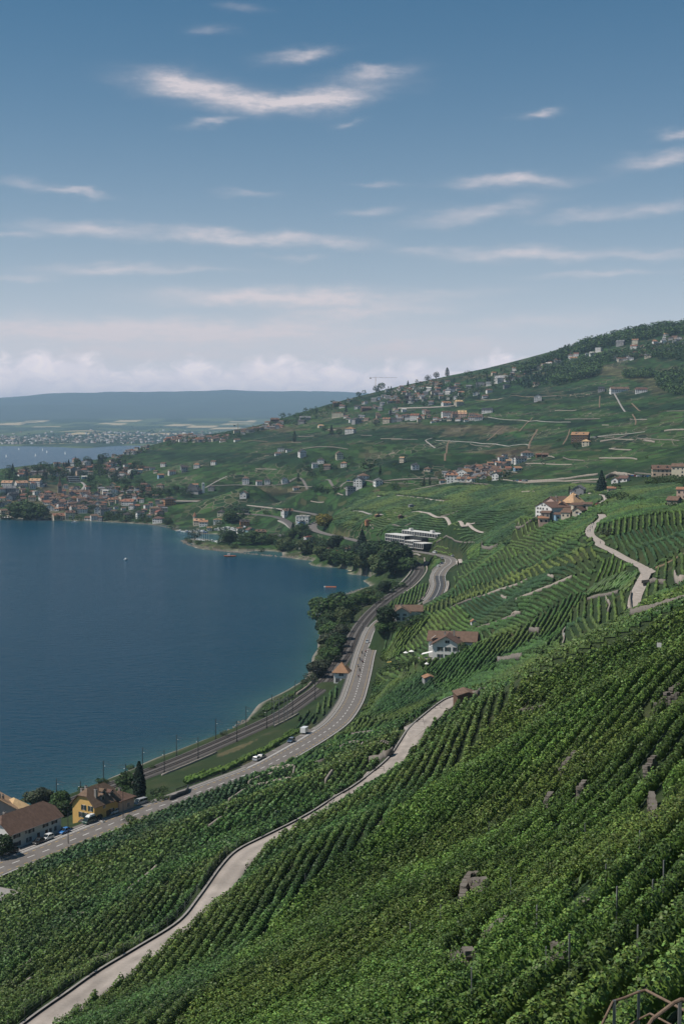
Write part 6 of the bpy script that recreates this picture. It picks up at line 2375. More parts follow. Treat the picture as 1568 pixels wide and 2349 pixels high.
def build_near_houses():
    # yellow house by the road
    r, w, l = put_house('yellow_house', (217, 1886), (273, 1866), 14.6, None, 5.2, 4.6, .55, 'yellow', 'brown', 'yellow house with dark green shutters and a steep half-hipped brown roof by the road',
                        [('F', .02, 3.3, 1.0, 1.5, 1), ('F', .33, 3.3, 1.0, 1.5, 1), ('F', -.10, .9, 1.0, 1.5, 1), ('F', .12, .9, 1.0, 1.5, 1), ('F', .38, 1.0, .9, 1.1, 1), ('R', -.1, 3.4, 1.0, 1.0, 0), ('R', .2, .8, 1.1, 1.6, 1)],
                        'shutter_green', [(-.22, -.36, 1.6), (.3, -.26, 2.4), (-.1, -.3, 1.2)], [(1, .06, .62), (1, .30, .80), (1, -.08, .86)], w=9)
    dr = MB()
    dr.box(-.03, .08, -.75, .75, 0, 2.2)
    dr.build('door', [MATS['door_wood']], r, (w / 2 + .02, .05 * l, .1))
    pr = MB()
    pr.hull([(w / 2, -l / 2 - 1.6, -.3), (w / 2, -l / 2, .2), (-w * .1, -l / 2, .2), (-w * .1, -l / 2 - 1.6, -.3)], [(w / 2, -l / 2 - 1.6, -.15), (w / 2, -l / 2, .35), (-w * .1, -l / 2, .35), (-w * .1, -l / 2 - 1.6, -.15)])
    pr.build('porch_roof', [MATS['roof_dark']], r)
    # annexe with its own low roof
    r, w, l = put_house('annexe', (275, 1866), (308, 1854), 14.8, None, 4.2, 1.8, .0, 'pink', 'brown', 'low brownish annexe with hipped tiled roof adjoining the yellow house', [('R', .1, 1.2, 1.1, 1.2, 0)], None, [(-.1, .2, .8)], cat='outbuilding', w=7)
    # long house with the brown roof
    r, w, l = put_house('roadside_house', (25, 1951), (141, 1907), 14.6, None, 5.0, 4.2, .55, 'white', 'brown', 'long white roadside house with a brown half-hipped tiled roof',
                        [('R', -.38, 3.1, 1.4, 1.4, 1), ('R', -.10, 3.1, 1.2, 1.4, 1), ('R', .18, 3.2, 1.2, 1.4, 1), ('R', .36, 3.2, 1.2, 1.4, 1), ('R', -.2, 3.3, .8, .9, 0), ('R', -.38, .6, 1.5, 1.3, 1), ('R', -.18, .6, 1.0, 1.3, 0), ('R', -.12, .6, 1.0, 1.3, 0), ('R', .28, .9, 1.0, 1.4, 0), ('R', .38, .9, 1.0, 1.4, 0), ('F', .1, 3.0, 1.0, 1.4, 1)],
                        'shutter_dark', [(-.1, -.3, 1.0)], [], w=10.5)
    for uu in (.04, .2):
        dr = MB()
        dr.box(-.03, .06, -.55, .55, 0, 2.1)
        dr.build('door', [MATS['door_wood']], r, (w / 2 + .02, uu * l, .1))
    g = MB()
    g.tube((w / 2 + .75, -l / 2, 4.55), (w / 2 + .75, l / 2, 4.55), .09, .09, 6)
    g.build('gutter', [MATS['metal_grey']], r)
    # orange roofed house behind it
    r, w, l = put_house('orange_roofed_house', (-40, 1905), (38, 1898), 12.5, 12, 6.0, 4.0, 1, 'grey', 'tan', 'grey house with a bright orange tiled roof behind the long white house', [('F', .3, 3.2, 1, 1.3, 1), ('R', -.2, 3.4, 1, 1.3, 1), ('R', .1, 3.4, 1, 1.3, 1)], 'shutter_green', [(.2, -.2, 1.2), (-.1, .1, 1.0), (.1, -.35, 1.4)], w=12)
    r, w, l = put_house('orange_roofed_wing', (48, 1892), (76, 1886), 12.5, 9, 5.0, 2.6, 0, 'grey', 'tan', 'low wing with an orange hipped roof beside the lakeside trees', [('R', .1, 2.6, 1, 1.2, 0)], None, [], cat='outbuilding', w=8)
    # small house beside the railway
    r, w, l = put_house('railway_house', (765, 1567), (796, 1568), 11.0, 7.0, 6.2, 3.8, 0, 'white', 'orange', 'small square white house with an orange pyramid roof between railway and road', [('F', .05, 3.7, 1.0, 1.6, 1), ('F', -.2, .5, 1.0, 1.9, 1), ('F', .25, .5, 1.0, 1.9, 1), ('R', 0, 3.7, 1.0, 1.5, 1), ('L', 0, 3.7, 1.0, 1.5, 1)], 'shutter_dark', [(.22, .1, 1.0)], ov=.9)
    b = MB()
    b.box(-1.2, 1.2, -1.4, 0, 0, 1.7, 0)
    b.box(-1.3, 1.3, -1.5, 0, 1.7, 1.85, 1)
    b.build('lean_to', [MATS['wall_white'], MATS['roof_red']], r, (w * .42, -l / 2, 0))
    b = MB()
    b.box(-.2, 5.5, -2.6, 2.6, 4.6, 4.85)
    b.build('footbridge', [MATS['concrete_grey']], r, (w / 2, 0, 0))
    # white house with shutters and awnings
    r, w, l = put_house('white_house', (991, 1511), (1053, 1513), 35.5, 11, 6.7, 3.5, 1, 'white', 'brown', 'white gabled house with dark shutters and white awnings among the vines',
                        [('F', .05, 7.0, 1.9, 1.3, 0), ('F', -.22, 3.6, 1.2, 1.7, 1), ('F', .06, 3.6, 1.2, 1.7, 1), ('F', .36, 3.6, 1.2, 1.7, 1), ('F', -.22, .5, 1.2, 1.6, 1), ('F', .06, .6, 1.2, 1.4, 1), ('L', .1, 3.6, 1.1, 1.6, 1), ('L', -.25, .6, 1.3, 2.0, 0), ('R', .1, 3.6, 1.0, 1.4, 0)],
                        'shutter_green', [(-.12, .25, 1.3), (.2, .42, 2.4)], [], ov=1.0)
    wr = link('wing_wall', wall_mesh(9, 21, 6.9, 3.4, 1, 'white', 5.0), r, (1.5, l / 2 + 3.4, 0), math.pi / 2)
    link('wing_roof', roof_mesh(9, 21, 6.9, 3.4, 1, 'brown', .8), r, (1.5, l / 2 + 3.4, .003), math.pi / 2)
    add_window(r, (9.5, l / 2 - 1.12, 3.6), 0, 1.0, 1.4, None)
    b = MB()
    b.hull([(w / 2 + .2, -1.5, 0), (w / 2 + 4.4, -1.5, 0), (w / 2 + 4.4, 2.5, 0), (w / 2 + .2, 2.5, 0)], [(w / 2 + .2, -1.5, 2.6), (w / 2 + 4.4, -1.5, 2.3), (w / 2 + 4.4, 2.5, 2.3), (w / 2 + .2, 2.5, 2.6)], 0)
    b.hull([(w / 2, -1.9, 2.7), (w / 2 + 4.8, -1.9, 2.3), (w / 2 + 4.8, 2.9, 2.3), (w / 2, 2.9, 2.7)], [(w / 2, -1.9, 2.9), (w / 2 + 4.8, -1.9, 2.5), (w / 2 + 4.8, 2.9, 2.5), (w / 2, 2.9, 2.9)], 1)
    b.build('lean_to', [MATS['wall_white'], MATS['roof_brown']], r)
    for k, (x0, y0, z0, ww, dp, drop) in enumerate(((-w / 2, -3.0, 2.9, 4.6, 5.0, 1.3), (-w / 2, .8, 5.6, 2.2, 2.2, 1.5), (-w / 2 + .2, 3.9, 9.0, 1.9, 2.0, 1.7))):
        b = MB()
        b.hull([(x0, y0 - ww / 2, z0), (x0, y0 + ww / 2, z0), (x0 - dp, y0 + ww / 2, z0 - drop), (x0 - dp, y0 - ww / 2, z0 - drop)], [(x0, y0 - ww / 2, z0 + .06), (x0, y0 + ww / 2, z0 + .06), (x0 - dp, y0 + ww / 2, z0 - drop + .06), (x0 - dp, y0 - ww / 2, z0 - drop + .06)])
        b.build('awning', [MATS['cloth_white']], r)
    b = MB()
    b.box(-w / 2 - 6.5, -w / 2 + 1, -l / 2 - 1.8, -l / 2 + 4, -3.2, -.05)
    b.build('terrace', [MATS['concrete_grey']], r)
    # house among trees
    r, w, l = put_house('tree_shaded_house', (903, 1425), (938, 1425), 30.6, 9, 5.0, 2.6, 1, 'white', 'brown', 'small white house with blue shutters half hidden among dark trees', [('F', -.25, 2.9, .9, 1.2, 1), ('F', .2, 2.9, .9, 1.2, 1), ('F', -.22, .5, 1.0, 1.7, 1), ('F', .22, .5, 1.4, 1.7, 1)], 'shutter_blue', [(-.4, -.3, 1.4), (.0, .1, 1.2)], [], ov=1.1)
    link('wing_wall', wall_mesh(7, 14, 4.9, 2.6, 1, 'white', 4), r, (4.5, l / 2 + 2.2, 0), math.pi / 2)
    link('wing_roof', roof_mesh(7, 14, 4.9, 2.6, 1, 'brown', .8), r, (4.5, l / 2 + 2.2, .003), math.pi / 2)
    # manor: white gable, pale twin gable behind, outbuildings
    r, w, l = put_house('white_manor', (1227, 1189), (1264, 1193), 76, 15, 8.0, 3.2, 1, 'white', 'brown', 'tall white gabled manor with four rows of small dark windows', [('F', u, z, .9, 1.2, 1) for z in (1.2, 3.8, 6.2) for u in (-.36, -.19, -.02, .22)] + [('F', -.08, 8.6, .8, 1.0, 1), ('F', .08, 8.6, .8, 1.0, 1)] + [('R', -.2, 3.8, .9, 1.2, 1), ('R', .2, 3.8, .9, 1.2, 1)], 'shutter_dark', [(-.1, .3, 1.6)], [], ov=.5)
    r, w, l = put_house('manor_wing', (1246, 1180), (1276, 1182), 77.5, 15, 9.0, 3.0, 1, 'pink', 'brown', 'pale gabled wing rising just behind the white manor', [('F', .2, 7, .9, 1.2, 0)], None, [(.1, -.2, 1.4), (-.2, -.3, 1.4)], [])
    r, w, l = put_house('orange_manor', (1288, 1178), (1314, 1180), 78.5, 10, 8.0, 6.0, 0, 'stone', 'tan', 'stone manor with a big steep orange hipped roof', [('F', u, z, .9, 1.3, 0) for z in (1.4, 4.4) for u in (-.3, 0, .3)], None, [(-.3, 0, 1.2), (.3, .1, 1.6)], [(1, 0, .5)])
    r, w, l = put_house('manor_annexe', (1272, 1184), (1300, 1184), 78, 9, 6.5, 2.8, 1, 'stone', 'orange', 'red tiled annexe squeezed between the white and the orange manor', [('F', 0, 3.5, .9, 1.2, 0)], None, [(.1, 0, 1.2)], [])
    # office block
    build_office()


def build_office():
    A, B = (883, 1247), (933, 1254)
    a, b, x, y, w = frame_of(A, B, 26.8)
    m = (a + b) / 2
    root = empty('office_block', (m[0], m[1], 26.8), math.atan2(x[1], x[0]), 'modern white and black flat roofed office block with window grids beside the road', 'office building')

    def block(x0, x1, y0, y1, z0, z1, floors, bays, side_dark=True):
        c = MB()
        c.box(x0 + .25, x1 - .25, y0 + .35, y1, z0, z1 - .3, 0)
        c.box(x0, x1, y0, y1 + .2, z1 - .45, z1, 1)
        c.box(x0, x1, y0, y0 + .5, z0 - .3, z0, 1)
        fh = (z1 - z0 - .4) / floors
        for k in range(1, floors):
            c.box(x0, x1, y0, y0 + .4, z0 + fh * k - .28, z0 + fh * k + .28, 1)
        for i in range(bays + 1):
            xx = x0 + (x1 - x0) * i / bays
            c.box(xx - .16, xx + .16, y0 + .003, y0 + .38, z0, z1 - .45, 1)
        c.build('wall', [MATS['shutter_dark'], MATS['frame_white']], root)
        pm = cached(('offp', round((x1 - x0) / bays, 2), round(fh, 2)), lambda: office_pane((x1 - x0) / bays - .34, fh - .62))
        for k in range(floors):
            for i in range(bays):
                link('window', pm, root, (x0 + (x1 - x0) * (i + .5) / bays, y0 + .30, z0 + fh * k + .3))
    s = w / 20.0
    block(-w * .5, w * .36, 0, 12, 3.0, 9.4, 2, 8)
    p = MB()
    for i in range(5):
        xx = -w * .45 + w * .78 * i / 4
        p.box(xx - .25, xx + .25, .8, 1.3, -2, 3.0)
    p.box(-w * .48, w * .34, 3, 11, -2, 2.7, 1)
    p.build('pilotis', [MATS['frame_white'], MATS['shutter_dark']], root)
    block(w * .52, w * .88, -3.0, 8, .4, 6.2, 2, 4)
    block(w * .88, w * 1.30, -2.4, 9, .4, 5.0, 1, 5)
    block(-w * .28, w * 1.28, 13, 22, 9.2, 12.8, 1, 14)
    q = MB()
    q.box(0, 2.4, 14, 17, 12.8, 15, 0)
    q.box(w * .95, w * .95 + 3.6, 13.5, 16.5, 12.8, 15.4, 0)
    q.box(w * .3, w * .9, 6, 13, 2, 8.6, 1)
    q.build('stair_tower', [MATS['frame_white'], MATS['shutter_dark']], root)


def office_pane(w, h):
    b = MB()
    b.box(-w / 2, w / 2, -.03, .03, 0, h, 0)
    b.box(-.04, .04, -.05, .0, 0, h, 1)
    return b.mesh('window', [MATS['glass_dark'], MATS['frame_white']])


# ------------------------------------------------------------------ traffic, poles, small things near the road
def build_traffic():
    def road_car(u, v, off, kind, c, label, back=False, grp=None, dz=.04):
        s = ROADL.near(u, v)
        p, h = ROADL.at(s, off)
        return car(p + np.array([0, 0, dz]), h + (math.pi if back else 0), kind, c, label, grp)
    g1 = 'cars parked along the houses'
    road_car(72, 1955, -6.9, 'suv', 'black', 'black car parked in the shade of the long white house', True, g1)
    road_car(124, 1935, -6.9, 'car', 'black', 'small black car parked in front of the white car', True, g1)
    road_car(154, 1922, -6.9, 'suv', 'white', 'white car parked behind the lamp pole', True, g1)
    road_car(182, 1910, -6.9, 'car', 'blue', 'bright blue car parked below the yellow house', True, g1)
    road_car(246, 1885, -6.9, 'camper', 'green', 'dark green camper van with white pop-up roof beside the yellow house', True, g1)
    road_car(268, 1877, -7.2, 'car', 'black', 'black car in the shadow between camper van and white car', True, g1)
    road_car(298, 1866, -6.9, 'car', 'white', 'white hatchback parked by the brown annexe', True, g1)
    road_car(322, 1858, -7.2, 'suv', 'black', 'black car half hidden under the cypress', True, g1)
    road_car(355, 1846, -6.9, 'van', 'silver', 'silver minivan parked past the tall cypress', True, g1)
    road_car(696, 1692, -6.6, 'suv', 'navy', 'dark blue estate car parked alone in the lay-by', True)
    road_car(8, 1975, -7.6, 'car', 'black', 'black car under the small tree at the edge', True, g1)
    road_car(841, 1473, -1.6, 'car', 'silver', 'silver car driving towards the camera behind the motorcycles', True)
    road_car(858, 1441, 1.6, 'car', 'grey', 'grey car driving away at the top of the road')
    road_car(883, 1416, 6.0, 'suv', 'red', 'red car parked beside the vine plot')
    for u, v, off, k, c, lab in ((1021, 1301, -6.0, 'car', 'white', 'white car stopped on the inside of the hairpin'), (1029, 1293, -6.2, 'car', 'navy', 'blue car stopped behind a white one on the hairpin'), (1031, 1280, -6.5, 'suv', 'silver', 'pale car at the outer edge of the hairpin'),
                                 (1020, 1277, 6.3, 'car', 'silver', 'silver car parked outside the hairpin bend'), (985, 1270, 6.2, 'van', 'white', 'white van at the roadside before the office block')):
        road_car(u, v, off, k, c, lab, False, 'cars at the far bend')
    # white box trailer and covered car in the lay-by
    s = ROADL.near(727, 1668)
    p, h = ROADL.at(s, -7.0)
    root = empty('box_trailer', p + np.array([0, 0, .03]), h, 'plain white box trailer parked at the end of the lay-by', 'trailer')
    b = MB()
    b.box(-1.9, 1.9, -1.05, 1.05, .55, 2.55)
    b.build('body', [MATS['car_white']], root)
    b = MB()
    b.box(-1.95, 3.0, -.06, .06, .42, .54)
    b.build('drawbar', [MATS['metal_dark']], root)
    wm = car_meshes('car')['wheel']
    for sy in (-1, 1):
        link('wheel', wm, root, (-.2, sy * .98, .33))
    road_car(620, 1742, -6.9, 'suv', 'silver', 'silver car under a grey cover at the lower end of the lay-by', False)
    p, h = ROADL.at(ROADL.near(632, 1737), -6.8)
    car(p + np.array([0, 0, .03]), h, 'car', 'grey', 'low grey car parked nose to tail with the silver one')
    # motorcycles in a loose column, each with a rider
    f, wmesh = bike_parts()
    tops = ['cloth_dark', 'cloth_pale', 'cloth_blue']
    riders = [rider_mesh(t) for t in tops]
    bod = [f.mesh('body', [MATS['car_black'], MATS['car_' + c], MATS['metal_dark']]) for c in ('black', 'red', 'silver')]
    spots = [(834, 1499, -2.4), (841, 1495, -.5), (838, 1505, -.4), (832, 1512, -2.6), (836, 1522, -.6), (829, 1530, -2.6), (831, 1540, -1.2), (828, 1552, -1.0), (832, 1517, -1.4)]
    dress = ['dark', 'pale', 'blue']
    for i, (u, v, off) in enumerate(spots):
        s = ROADL.near(u, v)
        p, h = ROADL.at(s, off)
        k = i % 3
        rz = h + math.pi - math.pi / 2
        o = ordinal(i)
        m = empty('motorcycle', p + np.array([0, 0, .06]), rz, f'{("black", "red", "silver")[k]} motorcycle coming down the road, {o} in the column', 'motorcycle', 'motorcycles riding in column')
        link('body', bod[k], m)
        for yy in (-.72, .78):
            link('wheel', wmesh, m, (0, yy, .33))
        pr = link('person', riders[k], None, p + np.array([0, 0, .06]), rz)
        tag(pr, f'rider in {dress[k]} jacket and helmet, {o} in the motorcycle column', 'person', 'motorcycle riders')
    # hikers on the farm path
    wk = [walker_mesh(*c) for c in (('cloth_pale', 'cloth_dark'), ('cloth_dark', 'cloth_blue'), ('cloth_blue', 'cloth_dark'))]
    dd = ['pale top and dark trousers', 'dark top and blue trousers', 'blue top and dark trousers']
    for i, (s0, off) in enumerate(((HILLL.near(1352, 1222), -.9), (HILLL.near(1352, 1222) + 1, .2), (HILLL.near(1354, 1214), .9), (HILLL.near(1354, 1214) + 1.4, -.2), (HILLL.near(1358, 1206), .5), (HILLL.near(1358, 1206) + 2, -.7), (HILLL.near(1372, 1246), .3))):
        p, h = HILLL.at(s0, off)
        o = link('person', wk[i % 3], None, p + np.array([0, 0, .14]), h - math.pi / 2 + (math.pi if i % 2 else 0))
        tag(o, f'hiker in {dd[i % 3]} on the farm path, {ordinal(i)} along', 'person', 'hikers on the farm path')
    # lamp poles at the road
    for (u, v, hgt, lab) in ((157, 1937, 11.5, 'tall dark roadside pole in front of the white parked car'), (283, 1886, 10.5, 'tall dark roadside pole before the brown annexe')):
        p = hit(u, v)
        root = empty('lamp_pole', p, .4, lab, 'lamp pole', 'poles along the near road')
        b = MB()
        b.tube((0, 0, -.5), (0, 0, hgt), .13, .085, 7)
        b.build('pole', [MATS['metal_dark']], root)
        b = MB()
        b.tube((0, 0, hgt - .1), (-1.0, .2, hgt + .15), .04, .04, 5)
        b.box(-1.5, -.9, .08, .32, hgt + .08, hgt + .22)
        b.build('lamp_head', [MATS['metal_dark']], root)
    # concrete planters and walls at the yellow house
    for (u, v, lab) in ((200, 1893, 'white round planter at the corner of the yellow house'), (237, 1888, 'white round planter in front of the camper van')):
        p = hit(u, v)
        root = empty('planter', p, 0, lab, 'planter', 'planters by the yellow house')
        b = MB()
        b.tube((0, 0, -.2), (0, 0, .75), .42, .5, 10)
        b.build('pot', [MATS['frame_white']], root)
        b = MB()
        b.tube((0, 0, .7), (0, 0, 1.15), .38, .1, 8)
        b.build('plant', [MATS['tree_leaf']] if False else [MATS['roof_dark']], root)
    wall_along([(390, 1838), (410, 1829), (428, 1822), (432, 1812)], 'garden_wall', 'dark garden wall with a pillar past the silver minivan', None, 1.7, .4, 'metal_dark', cat='wall')
    p = hit(430, 1822)
    # railing of the terrace in the near corner
    build_railing()
    # flat concrete roof at the lower edge of the picture's side
    P = [pz(u, v, 25.5) for u, v in ((-40, 2028), (54, 2046), (38, 2062), (14, 2078), (-40, 2084))]
    c = np.mean(P, 0)
    root = empty('concrete_shelter', c, 0, 'flat concrete roof slab among the vines below the road', 'shelter')
    b = MB()
    b.hull([tuple(q - c - np.array([0, 0, .35])) for q in P], [tuple(q - c) for q in P])
    b.build('roof', [MATS['concrete_grey']], root)
    b = MB()
    b.hull([tuple((q - c) * .93 - np.array([0, 0, 3.2])) for q in P], [tuple((q - c) * .93 - np.array([0, 0, .36])) for q in P])
    b.build('wall', [MATS['concrete']], root)
    for i in range(5):
        a, e = P[i] - c, P[(i + 1) % 5] - c
        b = MB()
        b.tube(a + np.array([0, 0, .06]), e + np.array([0, 0, .06]), .09, .09, 4)
        b.build('kerb', [MATS['concrete_grey']], root)


def build_railing():
    """tube railing of the steps in the lower corner, near the camera"""
    def P(u, v, d):
        return pd(u, v, d)
    top = [P(1372, 2365, 34.0), P(1405, 2297, 34.2), P(1428, 2290, 34.4), P(1464, 2275, 34.6), P(1480, 2271, 34.7), P(1545, 2305, 32.5), P(1600, 2335, 31)]
    g0 = P(1464, 2349, 34.6)
    root = empty('step_railing', g0, 0, 'rusty tube railing with grey posts at the head of the vineyard steps', 'railing')
    b = MB()
    pts = [q - g0 for q in top]
    tube_line(b, pts, .033, 8)
    b.build('handrail', [MATS['metal_rust']], root)
    b = MB()
    tube_line(b, [P(1446, 2349, 34.4) - g0 + np.array([-.6, 0, -.4]), P(1464, 2338, 34.6) - g0, P(1490, 2325, 34.2) - g0, P(1540, 2352, 33) - g0], .025, 8)
    b.build('lower_rail', [MATS['metal_rust']], root)
    b = MB()
    tube_line(b, [P(1478, 2365, 29) - g0, P(1495, 2338, 29.3) - g0, P(1545, 2300, 29.8) - g0, P(1562, 2292, 29.9) - g0, P(1585, 2300, 29.9) - g0], .042, 8)
    b.build('near_handrail', [MATS['metal_rust']], root)
    for (u, v, d) in ((1408, 2296, 34.2), (1464, 2274, 34.6), (1558, 2293, 30.0)):
        q = P(u, v, d) - g0
        b = MB()
        b.box(-.035, .035, -.02, .02, -3.2, .02)
        b.build('post', [MATS['metal_grey']], root, q)
